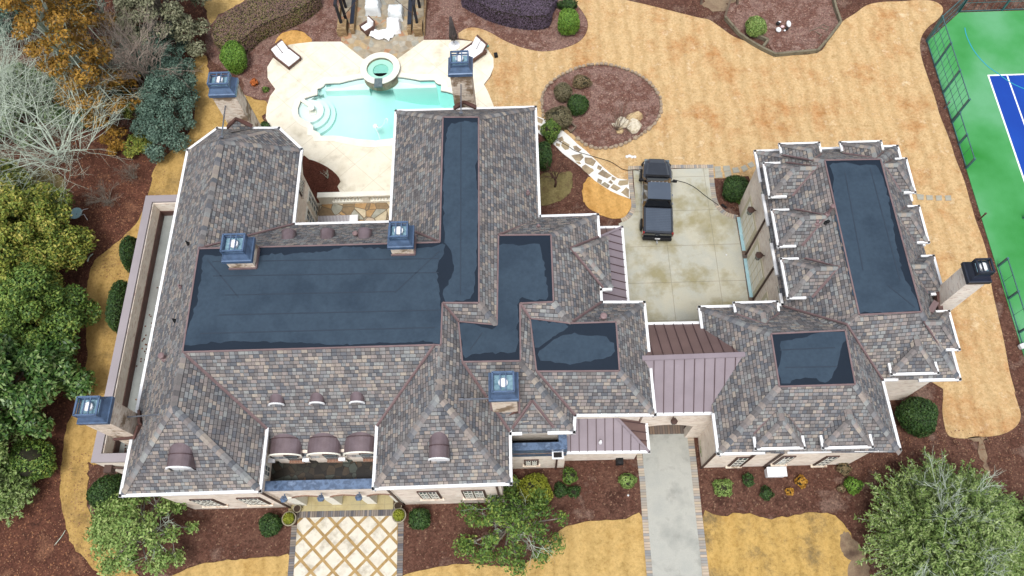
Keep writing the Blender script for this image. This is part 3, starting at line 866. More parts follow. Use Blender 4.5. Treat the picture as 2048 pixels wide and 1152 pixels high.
# entry walk: diamond slabs in brown bands, paver borders
wc = ccw(pts(('L2', 268, 826, 828, 815, 824, 1152, 824, 1300, 236, 1300, 245, 1152)))
mb = MB().prism([(p.x, p.y) for p in wc], 0, 0.045)
struct('entry_walk', mb, 'slabjoint')
i0 = P(*uv('L2', 600, 990))
e1 = P(*uv('L2', 540, 930)) - P(*uv('L2', 417, 928))
mb = MB()
dd = 1.225
cx, cy = P(*uv('L2', 540, 930)).xy
clp = [(p.x, p.y) for p in wc]
for a in range(-14, 15):
    for b in range(-14, 15):
        px_, py_ = cx + (a - b) * dd / 2, cy + (a + b + 1) * dd / 2
        h = dd / 2 - 0.115
        dm = [(px_ - h, py_), (px_, py_ - h), (px_ + h, py_), (px_, py_ + h)]
        cl = clip_poly(dm, clp)
        if len(cl) > 2:
            mb.prism(cl, 0.03, 0.058)
struct('walk_slabs', mb, 'slab')
border(pts(('L2', 250, 868, 228, 1152, 222, 1290)), 0.32, 'paver_front', 0.063)
border(pts(('L2', 845, 850, 838, 1152, 834, 1290)), 0.32, 'paver_front', 0.063)
border(pts(('L2', 262, 807, 560, 800, 860, 794)), 0.42, 'paver_front', 0.067)
mb = MB().bb(-13.9, -7.9, P(*uv('L2', 560, 786)).y, 9.9, 0, 0.10)
struct('porch_floor', mb, 'porchstone')
# ------------------------------------------------------------------ garden path with big flat stones
PL = pts(('B5', 20, 238, 95, 264, 200, 330, 315, 404, 380, 458, 460, 538, 560, 618, 660, 713, 740, 790, 830, 868, 900, 915, 960, 930, 1032, 936, 1040, 1140, 940, 1108, 830, 1058, 740, 1000, 650, 940, 590, 880, 500, 790, 400, 715, 300, 640, 215, 552, 140, 490, 60, 436, 20, 410))
mb = MB().prism([(p.x, p.y) for p in ccw(PL)], 0, 0.055)
struct('garden_path', mb, 'pathwhite')
ST = [(20, 245, 90, 275, 75, 320, 22, 300), (20, 330, 60, 345, 55, 395, 20, 385), (240, 490, 300, 458, 315, 500, 280, 520), (230, 530, 275, 545, 270, 575, 225, 560), (300, 505, 380, 550, 370, 600, 330, 610, 290, 560), (415, 565, 450, 562, 510, 605, 480, 630, 430, 605),
      (400, 670, 510, 645, 540, 690, 500, 730, 440, 725), (540, 690, 620, 695, 670, 730, 640, 790, 545, 755), (440, 735, 490, 735, 510, 765, 480, 765), (510, 790, 550, 768, 640, 820, 645, 840, 590, 880, 520, 825), (690, 772, 738, 795, 720, 835, 678, 815),
      (685, 870, 740, 822, 845, 890, 790, 920), (690, 920, 740, 940, 722, 985, 678, 960), (722, 985, 760, 955, 825, 1000, 800, 1035), (800, 960, 830, 935, 855, 970, 840, 985), (840, 895, 890, 920, 870, 945, 838, 935), (905, 985, 925, 940, 1025, 938, 1020, 990, 930, 1000),
      (825, 1020, 860, 980, 945, 1025, 900, 1062), (942, 1075, 1000, 1015, 1030, 1040, 1032, 1135)]
mb = MB()
for s in ST:
    q = ccw(Q('B5', 0, *s))
    c = sum(q, Vector()) / len(q)
    q = rough_edge([c + (v - c) * 0.97 for v in q], 0.012, 0.2)
    mb.prism([(v.x, v.y) for v in q], 0.03, 0.068 + random.uniform(0, .01))
struct('path_stones', mb, 'pathstone')
# stepping stones
def stone_slab(q, label, group):
    q = ccw(q)
    c = sum(q, Vector()) / len(q)
    mb = MB().prism([(v.x, v.y) for v in q], 0.0, 0.065)
    o = obj('stepping_stone', mb, 'stepstone')
    for vtx in o.data.vertices:
        vtx.co -= Vector((c.x, c.y, 0))
    o.location = (c.x, c.y, 0)
    return tag(o, label, 'paving stone', group)
L7 = [((1430, 195, 1500, 192, 1508, 255, 1438, 258), 'pale stepping stone nearest the driveway corner, upper of its pair'),
      ((1438, 262, 1520, 258, 1525, 322, 1442, 326), 'grey stepping stone nearest the driveway, lower of its pair by the mulch'),
      ((1530, 188, 1605, 184, 1618, 245, 1538, 250), 'grey stepping stone second from the driveway, upper of its pair'),
      ((1545, 254, 1622, 250, 1630, 312, 1552, 318), 'grey stepping stone above the round bush, lower of the second pair'),
      ((1635, 212, 1700, 203, 1725, 262, 1650, 270), 'single grey stepping stone third from the driveway')]
for s, lb in L7:
    stone_slab(Q('TR', 0, *s), lb, 'stepping stones between driveway and garage')
stone_slab(Q('A7', 0, 5, 300, 45, 278, 75, 320, 30, 345), 'tilted stepping stone, second from the garage corner', 'stepping stones between driveway and garage')
stone_slab(Q('A7', 0, 68, 270, 108, 248, 135, 288, 95, 308), 'tilted stepping stone touching the garage corner', 'stepping stones between driveway and garage')
for s, lb in (((1620, 545, 1690, 555, 1688, 602, 1635, 598), 'stepping stone nearest the garage on its lawn side'), ((1712, 558, 1770, 560, 1775, 602, 1718, 604), 'second stepping stone out from the garage towards the green court'),
              ((1800, 562, 1855, 560, 1858, 606, 1806, 608), 'third stepping stone out from the garage towards the green court'), ((1884, 562, 1938, 560, 1944, 606, 1892, 608), 'stepping stone farthest from the garage, nearest the green court')):
    stone_slab(Q('A7', 0, *s), lb, 'stepping stones between garage and court')
# ------------------------------------------------------------------ sports court
cA, cB = P(1857, 84), P(1918, 26)
X0 = 30.0
mb = MB().prism([(X0, -20), (75, -20), (75, cB.y), (cB.x, cB.y), (X0, cA.y)], 0, 0.05)
struct('sports_court', mb, 'green_court')
mb = MB().prism([(33.55, -20), (60, -20), (60, 36.0), (33.55, 36.0)], 0.03, 0.055)
struct('court_surface', mb, 'blue_court')
mb = MB()
mb.prism([(33.5, -20), (33.61, -20), (33.61, 36.06), (33.5, 36.06)], 0.04, 0.060)
mb.prism([(33.61, 35.95), (60, 35.95), (60, 36.06), (33.61, 36.06)], 0.04, 0.060)
xi = P(*uv('Z4', 1690, 440)).x
mb.prism([(xi - .05, -20), (xi + .05, -20), (xi + .05, 35.95), (xi - .05, 35.95)], 0.04, 0.060)
struct('court_markings', mb, 'line')
mb = MB().strip(smooth(Q('Z4', 0, 1450, 155, 1460, 200, 1490, 265, 1530, 320, 1580, 370, 1630, 405, 1700, 455, 1777, 490, 1860, 515), 6, False), 0.07, 0.064)
struct('court_markings', mb, 'line_blue')
# ------------------------------------------------------------------ swimming pool and spa
t = thing('swimming_pool', 'turquoise swimming pool with scalloped pale coping and curved steps', 'pool', (PXA, SPAC.y - 4, 0))
mb = MB()
mb.prism([(p.x, p.y) for p in ccw(POOLC)], -0.02, 0.09, [[(p.x, p.y) for p in ccw(POOL)[::-1]]])
obj('coping', mb, 'coping_pool', t)
mb = MB()
cp = ccw(POOL)
xl, xr = min(p.x for p in cp), max(p.x for p in cp)
def depth(x):
    s = max(0.0, min(1.0, (x - xl - 4) / (xr - xl - 6)))
    return -1.15 - 1.5 * s * s * (3 - 2 * s)
def inset(poly, d):
    n = len(poly)
    out = []
    for i in range(n):
        a, b, c = poly[i - 1], poly[i], poly[(i + 1) % n]
        e1_, e2_ = (b - a).normalized(), (c - b).normalized()
        nn = Vector((-(e1_.y + e2_.y), e1_.x + e2_.x, 0))
        if nn.length < 1e-6:
            nn = Vector((-e1_.y, e1_.x, 0))
        out.append(b + nn.normalized() * d)
    return out
for i in range(len(cp)):
    a, b = cp[i], cp[(i + 1) % len(cp)]
    mb.poly([(b.x, b.y, depth(b.x)), (a.x, a.y, depth(a.x)), (a.x, a.y, -0.2), (b.x, b.y, -0.2)])
nf = len(mb.f)
fl = MB().fill([Vector((p.x, p.y, depth(p.x))) for p in cp])
# floor in vertical slices so that the depth curve shows
xs = [xl + (xr - xl) * k / 24 for k in range(25)]
clp_all = [(p.x, p.y) for p in cp]
from mathutils.geometry import tessellate_polygon as _tp
tr = _tp([cp])
for tri in tr:
    T = [(cp[k].x, cp[k].y) for k in tri]
    T = [Vector(q) for q in ccw([Vector((q[0], q[1], 0)) for q in T])]
    T = [(q.x, q.y) for q in T]
    for k in range(24):
        sl_ = clip_poly(T, [(xs[k], -1e3), (xs[k + 1], -1e3), (xs[k + 1], 1e3), (xs[k], 1e3)])
        if len(sl_) > 2:
            mb.poly([(q[0], q[1], depth(q[0])) for q in sl_])
obj('basin', mb, 'plaster', t)
mb = MB()
for i in range(len(cp)):
    a, b = cp[i], cp[(i + 1) % len(cp)]
    mb.poly([(b.x, b.y, -0.2), (a.x, a.y, -0.2), (a.x, a.y, 0.0), (b.x, b.y, 0.0)])
obj('waterline_tile', mb, 'tile', t)
wi = inset(cp, 0.006)
mb = MB().prism([(p.x, p.y) for p in wi], -3.0, -0.12, bottom=True)
ow = obj('water', mb, 'water', t)
# steps: circular treads round the left alcove
sc_ = P(*uv('B4', 205, 745), -0.3)
mb = MB()
cl2 = ccw([Vector(p) for p in POOL])
for k, (r, z) in enumerate((((P(*uv('B4', 352, 745)) - P(*uv('B4', 205, 745))).length, -0.30), ((P(*uv('B4', 408, 745)) - P(*uv('B4', 205, 745))).length, -0.58), ((P(*uv('B4', 458, 745)) - P(*uv('B4', 205, 745))).length, -0.86))):
    circ = [(sc_.x + r * math.cos(2 * math.pi * i / 48), sc_.y + r * math.sin(2 * math.pi * i / 48) * 1.0) for i in range(48)]
    mb.prism([c for c in circ], -1.3, z)
# trim treads to the basin outline
mm = MB()
for f in mb.f:
    mm.poly([mb.v[i] for i in f])
bx_ = [(xl + 0.02, -1e3), (1e3, -1e3), (1e3, 1e3), (xl + 0.02, 1e3)]
obj('steps', mm, 'plaster', t)
mb = MB()
for s in (-1, 1):
    xa = PXA + s * SPA_R * 0.6
    xb_ = PXA + s * (SPA_R + 3.2)
    ya = SPAC.y - 1.15
    mb.prism([(p[0], p[1]) for p in [(q.x, q.y) for q in ccw([Vector((xa, ya, 0)), Vector((xb_, ya, 0)), Vector((xa, ya + 1.1, 0))])]], -2.8, -0.55)
obj('bench', mb, 'plaster', t)
cyl = lambda r, n=48: [(SPAC.x + r * math.cos(2 * math.pi * i / n), SPAC.y + r * math.sin(2 * math.pi * i / n)) for i in range(n)]
s = thing('spa', 'round raised stone spa with white rim overlooking the pool', 'hot tub', (SPAC.x, SPAC.y, 0))
mb = MB().prism(cyl(SPA_R * 0.93), -0.5, 0.38, [cyl(SPA_I)[::-1]])
obj('wall', mb, 'edge_stone', s)
mb = MB().prism(cyl(SPA_R), 0.38, 0.46, [cyl(SPA_I)[::-1]], bottom=False)
obj('rim', mb, 'coping_pool', s)
mb = MB().prism(cyl(SPA_I + .02), -0.5, 0.2, [cyl(SPA_I * 0.58)[::-1]])
obj('seat_ledge', mb, 'plaster_aqua', s)
mb = MB().prism(cyl(SPA_I * 0.6), -0.9, 0.09)
obj('footwell', mb, 'plaster_deep', s)
mb = MB().prism(cyl(SPA_I + .004), 0.08, 0.32, bottom=True)
obj('water', mb, 'water', s)
sw = (P(*uv('B4', 970, 470), .3) - P(*uv('B4', 885, 470), .3)).length
mb = MB().box((SPAC.x - 0.05, SPAC.y - (SPA_R + SPA_I) / 2 - 0.12, 0.40), (sw, SPA_R - SPA_I + 0.3, 0.14))
obj('spillway', mb, 'tile', s)
# in-pool table and bench
tc_ = P(*uv('B4', 220, 715), 0.2)
t2 = thing('pool_table', 'small white pedestal table standing on the shallow pool ledge', 'table', (tc_.x, tc_.y, -0.3))
mb = MB().lathe((tc_.x, tc_.y, -0.3), [(0.30, 0), (0.30, 0.06), (0.1, 0.12), (0.08, 0.5)], 20)
obj('pedestal', mb, 'offwhite', t2)
mb = MB().lathe((tc_.x, tc_.y, -0.3), [(0.22, 0.5), (0.24, 0.52), (0.24, 0.56), (0.2, 0.58), (0.14, 0.57)], 24)
obj('table_top', mb, 'offwhite', t2)
a, b = P(*uv('B4', 115, 620), 0.12), P(*uv('B4', 235, 705), 0.12)
mb = MB().bar(a, b, 0.30, 0.18)
tag(obj('pool_bench', mb, 'offwhite', bev=0.04), 'white slab bench lying slanted across the shallow pool ledge', 'bench')
# pool cleaner
c = P(*uv('B4', 895, 905), -0.2)
t3 = thing('pool_cleaner', 'white pool cleaner with a trailing curled hose in the water', 'pool cleaner', (c.x, c.y, -0.2))
mb = MB().lathe((c.x, c.y, -0.2), [(0.17, 0), (0.2, .05), (0.14, .14), (.05, .17)], 14)
obj('body', mb, 'white', t3)
mb = MB().tube(smooth([P(*uv('B4', x, y), -0.12) for x, y in ((900, 900), (940, 920), (985, 870), (1000, 825), (1022, 830), (1015, 870))], 5, False), 0.022, n=6)
mb.tube(smooth([P(*uv('B4', x, y), -0.12) for x, y in ((890, 920), (925, 980), (940, 1040))], 5, False), 0.022, n=6)
obj('hose', mb, 'white', t3)
# ------------------------------------------------------------------ MANSION
ZE, Z1_, Z2_, Z3_ = 7.0, 10.4, 9.5, 9.0      # eaves, three flat-roof levels
GE, GM = 5.8, 8.6                           # garage wing eaves and flat roof
house = thing('mansion', 'large cream brick mansion with grey-brown shingle roofs, dark flat roof tops and seven chimneys', 'house', (0, 8, 0))
def wallblock(poly, z0, z1, mat='brick', parent=house, name='wall', holes=()):
    mb = MB().prism([(p[0], p[1]) for p in poly], z0, z1, holes)
    return obj(name, mb, mat, parent)
def V(x, y, z):
    return Vector((x, y, z))
def pf(z, *c):
    return [P(c[i], c[i + 1], z) for i in range(0, len(c), 2)]
def ridgecaps(segs, parent, name='ridge_cap', wdt=0.17, slope=0.72):
    k = 0
    for a, b in segs:
        mb = MB()
        a, b = Vector(a), Vector(b)
        L = (b - a).length
        n = max(1, int(L / 0.26))
        d = (b - a) / n
        h = Vector((b.x - a.x, b.y - a.y, 0)).normalized()
        s = Vector((-h.y, h.x, 0)) * wdt
        sl = 1.0 if abs((b - a).normalized().z) < 0.2 else 0.62
        dz = Vector((0, 0, -wdt * sl))
        for i in range(n):
            p0, p1 = a + d * i, a + d * (i + 1.12)
            up0, up1 = Vector((0, 0, 0.035)), Vector((0, 0, 0.065))
            if d.z > 0:
                up0, up1 = up1, up0
            k += 1
            vv = k * 0.26 + 0.13
            l0, l1, m0, m1, r0, r1 = p0 + s + dz + up0, p1 + s + dz + up1, p0 + up0, p1 + up1, p0 - s + dz + up0, p1 - s + dz + up1
            mb.poly([l0, m0, m1, l1], [(0.5, vv)] * 4)
            mb.poly([m0, r0, r1, m1], [(0.5, vv)] * 4)
            th = Vector((0, 0, -0.03))
            for e in ((l1, m1, r1), (l0, m0, r0)):
                mb.poly([e[0], e[1], e[1] + th, e[0] + th], [(0.5, vv)] * 4)
                mb.poly([e[1], e[2], e[2] + th, e[1] + th], [(0.5, vv)] * 4)
        obj(name, mb, 'ridge', parent)
def valleys(segs, parent, mat='flash', wdt=0.07, lift=0.045, name='valley_flashing'):
    for a, b in segs:
        mb = MB()
        a, b = Vector(a) + V(0, 0, lift), Vector(b) + V(0, 0, lift)
        h = Vector((b.x - a.x, b.y - a.y, 0)).normalized()
        s = Vector((-h.y, h.x, 0)) * wdt
        up = V(0, 0, wdt * 0.7)
        mb.poly([a + s + up, a, b, b + s + up])
        mb.poly([a, a - s + up, b - s + up, b])
        mb.bar(a + V(0, 0, .02), b + V(0, 0, .02), 0.03, 0.05)
        obj(name, mb, mat, parent)
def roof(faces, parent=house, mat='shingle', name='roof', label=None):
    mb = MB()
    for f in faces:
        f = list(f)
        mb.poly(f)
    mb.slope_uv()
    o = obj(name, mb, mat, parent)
    if label:
        o['label'] = label
    return o
def flatroof(p, z, dry, label=None, seams=(), parent=house):
    mb = MB().prism([(q.x, q.y) for q in ccw(p)], z - 0.3, z + 0.02)
    o = obj('flat_roof', mb, 'mem_wet', parent)
    if label:
        o['label'] = label
    rnd = random.Random(5)
    mb = MB()
    for d in dry:
        d = [P(a, b, z + 0.02) for a, b in d]
        d = rough_edge(smooth(d, 2), 0.035, 0.18, rnd)
        mb.prism([(q.x, q.y) for q in ccw(d)], z, z + 0.028)
    obj('dry_patch', mb, 'mem_dry', o)
    if seams:
        mb = MB()
        for a, b in seams:
            a, b = P(a[0], a[1], z + .033), P(b[0], b[1], z + .033)
            mb.bar(a, b, 0.055, 0.008)
        obj('seam', mb, 'mem_seam', o)
    mb = MB()
    q = list(p)
    for i in range(len(q)):
        a, b = q[i], q[(i + 1) % len(q)]
        mb.bar(V(a.x, a.y, z + .02), V(b.x, b.y, z + .02), 0.075, 0.06)
    obj('edge_flashing', mb, 'flash', o)
    return o
def gutter(p, z, parent=house, wdt=0.15):
    """p: world points of outer edge"""
    mb = MB()
    for a, b in zip(p, p[1:]):
        d = (b - a).normalized() * 0.07
        mb.bar(V(a.x, a.y, z) - V(d.x, d.y, 0), V(b.x, b.y, z) + V(d.x, d.y, 0), wdt, 0.14)
        n = int((b - a).length / 1.1)
        for i in range(1, n):
            c = a.lerp(b, i / n)
            nn = Vector((-d.y, d.x, 0)).normalized()
            mb.box((c.x, c.y, z + .078), (.05, wdt * 1.1, .02), math.atan2(d.y, d.x))
    return obj('gutter', mb, 'white', parent)
mS = 0.4
# --- key points
w1, w2, w3, w4, w5, w6 = V(-20.1, 6.62, ZE), V(-13.23, 6.68, ZE), V(-13.23, 9.76, ZE), V(-7.68, 9.75, ZE), V(-7.69, 6.67, ZE), V(-0.98, 6.75, ZE)
aS, aE, aN = V(-16.67, 10.05, Z1_), V(-4.2, 10.25, Z1_), V(-16.45, 24.95, Z1_)
n1, n2, n3, n4, n5 = V(-19.95, 26.81, ZE), V(-18.39, 28.33, ZE), V(-14.6, 28.2, ZE), V(-13.08, 26.62, ZE), V(-13.05, 21.53, ZE)
m = dict(SW=P(365.5, 704.5, Z1_), SE=P(870, 690, Z1_), SE2=P(881.7, 691, Z1_), C=P(885, 606, Z1_), D=P(958, 606, Z1_), NE=P(957.3, 235, Z1_), NW=P(886, 235, Z1_), K=P(880, 485, Z1_), W=P(398, 497.7, Z1_))
p1_, p2_, p3_, p4_ = V(-7.56, 21.5, ZE), V(-7.58, 29.2, ZE), V(0.9, 29.15, ZE), V(0.9, 21.38, ZE)
k2 = dict(NW=P(997, 471, Z2_), NE=P(1102, 470, Z2_), SE=P(1107, 604, Z2_), C=P(1040, 607, Z2_), S=P(1041, 722, Z2_), SW=P(925, 724, Z2_), W=P(917, 643, Z2_), D=P(994, 650, Z2_))
e2a, e2b, e2c = V(0.95, 21.57, ZE), V(4.17, 21.57, ZE), P(1203, 605, ZE)
k3 = dict(NW=P(1060, 637, Z3_), N=P(1141, 647, Z3_), NE=P(1232, 644, Z3_), SE=P(1239, 742, Z3_), SW=P(1073, 743, Z3_))
e3a, e3b, e3c = P(1292, 605, ZE), P(1308, 830, ZE), P(1150, 831, ZE)
e3a.x = e3b.x = 6.3
e4a, e4b = P(1148, 865, ZE), P(1021, 868, ZE)
eE = V(-0.98, 9.3, ZE)
zf = 5.75                               # low eave of the main front slope behind the balcony
f1, f2 = V(-13.23, 9.76 - (ZE - zf), zf), V(-7.68, 9.75 - (ZE - zf), zf)
faces = [
    [w1, aS, m['SW'], m['W'], aN, n1], [w1, w2, aS], [w2, w3, m['SW'], aS],
    [m['SW'], w3, w4, m['SE']], [w3, f1, f2, w4],
    [w4, w5, aE, m['SE']], [w5, w6, aE], [w6, eE, k2['SW'], k2['W'], m['C'], m['SE2'], aE],
    [m['SE'], aE, m['SE2']],
    [m['C'], k2['W'], k2['D'], m['D']], [m['D'], k2['D'], k2['NW'], p4_, p3_, m['NE']],
    [m['NE'], p3_, p2_, m['NW']], [m['NW'], p2_, p1_, m['K']], [m['K'], p1_, n5, m['W']],
    [m['W'], n5, n4, aN], [aN, n4, n3], [aN, n3, n2], [aN, n2, n1],
    [k2['NW'], e2a, e2b, k2['NE']], [p4_, e2a, k2['NW']],
    [k2['NE'], e2b, e2c, k3['N'], k2['SE']], [k2['C'], k2['SE'], k3['N'], k3['NW']],
    [k2['C'], k3['NW'], k3['SW'], e3c, e4a, k2['S']], [k2['SW'], k2['S'], e4a, e4b, eE],
    [k3['N'], e2c, e3a, k3['NE']], [k3['NE'], e3a, e3b, k3['SE']], [k3['SE'], e3b, e3c, k3['SW']]]
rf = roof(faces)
ridgecaps([(m['SW'], aS), (aS, w1), (aS, w2), (m['SE2'] + V(-.1, 0, 0), aE), (aE, w5), (aE, w6), (m['W'], aN), (aN, n1), (aN, n2), (aN, n3), (aN, n4), (m['NE'], p3_), (m['NW'], p2_),
           (k2['NE'], e2b), (k2['SE'], k3['N']), (m['D'], k2['D']), (k2['S'], e4a), (k3['NE'], e3a), (k3['SE'], e3b)], rf)
valleys([(m['SW'], w3), (m['SE'], w4), (m['W'], n5), (m['K'], p1_), (k2['NW'], p4_), (m['C'], k2['W']), (k2['C'], k3['NW']), (k3['SW'], e3c), (k3['N'], e2c), (k2['SW'], eE)], rf)
flatroof([m['SW'], m['SE'], m['SE2'], m['C'], m['D'], m['NE'], m['NW'], m['K'], m['W']], Z1_,
         [[(411, 508), (440, 512), (470, 530), (520, 512), (570, 508), (640, 504), (700, 494), (780, 499), (800, 497), (840, 497), (884, 488), (888, 500), (877, 530), (875, 560), (879, 580), (882, 620), (881, 686), (860, 683), (800, 684), (670, 691), (640, 686), (560, 684), (480, 683), (430, 685), (400, 689), (370, 688), (376, 660), (392, 610), (402, 560), (404, 530)],
          [(893, 270), (903, 248), (954, 244), (956, 300), (952, 345), (956, 400), (954, 480), (951, 560), (940, 598), (905, 603), (888, 602), (887, 578), (897, 570), (908, 540), (904, 510), (894, 490), (886, 440), (888, 330)]],
         'large dark main flat roof with a wet rim', [((425, 523), (878, 517)), ((426, 552), (877, 545)), ((438, 630), (880, 620)), ((400, 667), (870, 655)), ((415, 520), (477, 595)), ((922, 245), (921, 590)), ((878, 503), (790, 585)), ((450, 590), (790, 583))])
flatroof([k2[k] for k in ('NW', 'NE', 'SE', 'C', 'S', 'SW', 'W', 'D')], Z2_,
         [[(998, 490), (1015, 486), (1035, 491), (1060, 488), (1078, 488), (1084, 510), (1090, 545), (1097, 595), (1080, 599), (1062, 601), (1044, 594), (1036, 604), (1035, 650), (1034, 690), (1030, 707), (1000, 704), (970, 706), (940, 710), (930, 716), (924, 690), (918, 648), (950, 650), (993, 656), (994, 600), (994, 540)]], 'z-shaped middle flat roof', [((965, 665), (940, 700))])
flatroof([k3[k] for k in ('NW', 'N', 'NE', 'SE', 'SW')], Z3_,
         [[(1080, 700), (1095, 687), (1120, 672), (1150, 668), (1180, 672), (1205, 672), (1222, 683), (1230, 695), (1226, 708), (1215, 716), (1190, 720), (1150, 727), (1110, 726), (1078, 720)],
          [(1062, 640), (1100, 645), (1138, 649), (1125, 662), (1100, 678), (1078, 692), (1068, 690), (1064, 665)]], 'small flat roof with an oval dry patch')
# under-roof walls
wallblock([(-19.35, 6.98), (-13.75, 6.98), (-13.75, 26.6), (-14.9, 27.75), (-18.3, 27.85), (-19.35, 26.7)], 0, ZE + .08, 'brick')
wallblock([(-7.2, 6.98), (-1.55, 6.98), (-1.55, 14), (-7.2, 14)], 0, ZE + .08)
wallblock([(-13.75, 8.72), (-7.2, 8.72), (-7.2, 21.0), (-13.75, 21.0)], 0, zf + .35)
wallblock([(-7.15, 21.0), (0.45, 21.0), (0.45, 28.75), (-7.15, 28.75)], 0, ZE + .08)
wallblock([(-7.15, 14.05), (3.75, 14.05), (3.75, 21.15), (-7.15, 21.15)], 0, ZE + .08)
wallblock([(-1.5, 9.72), (2.05, 9.72), (2.05, 15), (-1.5, 15)], 0, ZE + .08)
wallblock([(2.05, 10.5), (5.9, 10.5), (5.9, 16.0), (2.05, 16.0)], 0, ZE + .08)
gutter([w3, w2], ZE)
gutter([w2 + V(0, 0, 0), w1, n1, n2, n3, n4, n5, p1_, p2_, p3_, p4_], ZE)
gutter([w4, w5, w6, eE], ZE)
gutter([e2a, e2b, V(4.17, 20.1, ZE)], ZE)
gutter([V(4.05, 17.9, ZE), e2c, e3a, e3b, e3c, e4a, V(e4a.x - 1.25, e4a.y, ZE)], ZE)
gutter([V(-.96, e4b.y, ZE), V(-.45, e4b.y, ZE)], ZE)
# --- GARAGE WING + FRONT BLOCK
gNW, gNE, gSE, gSW = P(1507.5, 303, GE), P(1792, 292.8, GE), P(1921.5, 758.8, GE), P(1764, 760, GE)
gWs = P(1567.5, 613, GE)
gx = (gNW.x + gWs.x) / 2
gNW.x = gWs.x = gx
gex = (gNE.x + gSE.x) / 2
gNE.x = gSE.x = gex
q1 = dict(NW=P(1649, 321, GM), NE=P(1760.5, 319, GM), SE=P(1843, 624, GM), SW=P(1718, 630, GM))
J = P(1692.5, 649.6, GM - 0.12)
bNWe, bSEe, bSWe = P(1396.7, 614.6, GE), P(1800.5, 905, GE), P(1438, 908, GE)
bx = (bNWe.x + bSWe.x) / 2
bNWe.x = bSWe.x = bx
q2 = dict(NW=P(1542, 668, GM), NE=P(1690, 661, GM), SE=P(1710, 769, GM), SW=P(1558.5, 773.5, GM))
gf = [[gNW, gWs, J, q1['SW'], q1['NW']], [q1['SW'], J, gSW, gSE, q1['SE']], [q1['SE'], gSE, gNE, q1['NE']], [q1['NE'], gNE, gNW, q1['NW']],
      [bNWe, gWs, J, q2['NE'], q2['NW']], [q2['NE'], J, gSW, bSEe, q2['SE']], [q2['SW'], q2['SE'], bSEe, bSWe], [q2['NW'], q2['SW'], bSWe, bNWe]]
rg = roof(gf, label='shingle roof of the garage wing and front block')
ridgecaps([(q1['NW'], gNW), (q1['NE'], gNE), (q1['SE'], gSE), (q1['SW'], J), (q2['NW'], bNWe), (q2['SW'], bSWe), (q2['SE'], bSEe)], rg)
valleys([(J, gWs), (J, gSW)], rg)
flatroof([q1[k] for k in ('NW', 'NE', 'SE', 'SW')], GM,
         [[(1660, 330), (1665, 345), (1668, 400), (1672, 440), (1684, 490), (1700, 560), (1712, 610), (1722, 625), (1770, 624), (1838, 620), (1826, 590), (1806, 545), (1795, 500), (1786, 450), (1781, 420), (1770, 370), (1758, 335), (1742, 330), (1720, 331), (1690, 325)]],
         'long dark flat roof over the garage wing', [((1690, 345), (1726, 540)), ((1740, 335), (1800, 560)), ((1830, 615), (1775, 570))])
flatroof([q2[k] for k in ('NW', 'NE', 'SE', 'SW')], GM,
         [[(1563, 681), (1590, 677), (1612, 674), (1630, 667), (1650, 664), (1688, 664), (1690, 680), (1683, 700), (1676, 725), (1668, 745), (1658, 764), (1640, 764), (1634, 758), (1610, 755), (1590, 758), (1580, 767), (1562, 769), (1557, 740), (1560, 715)]],
         'small square flat roof over the front block', [((1560, 700), (1670, 695)), ((1570, 735), (1675, 733))])
wallblock([(gx + .35, gSW.y + .5), (gex - .35, gSW.y + .5), (gex - .35, gNE.y - .4), (gx + .35, gNE.y - .4)], 0, GE + .1)
wallblock([(bx + .35, bSWe.y + .45), (bSEe.x - .35, bSWe.y + .45), (bSEe.x - .35, 15.5), (bx + .35, 15.5)], 0, GE + .1)
gutter([gNE, gNW, V(gx, gNW.y - 2.1, GE)], GE)
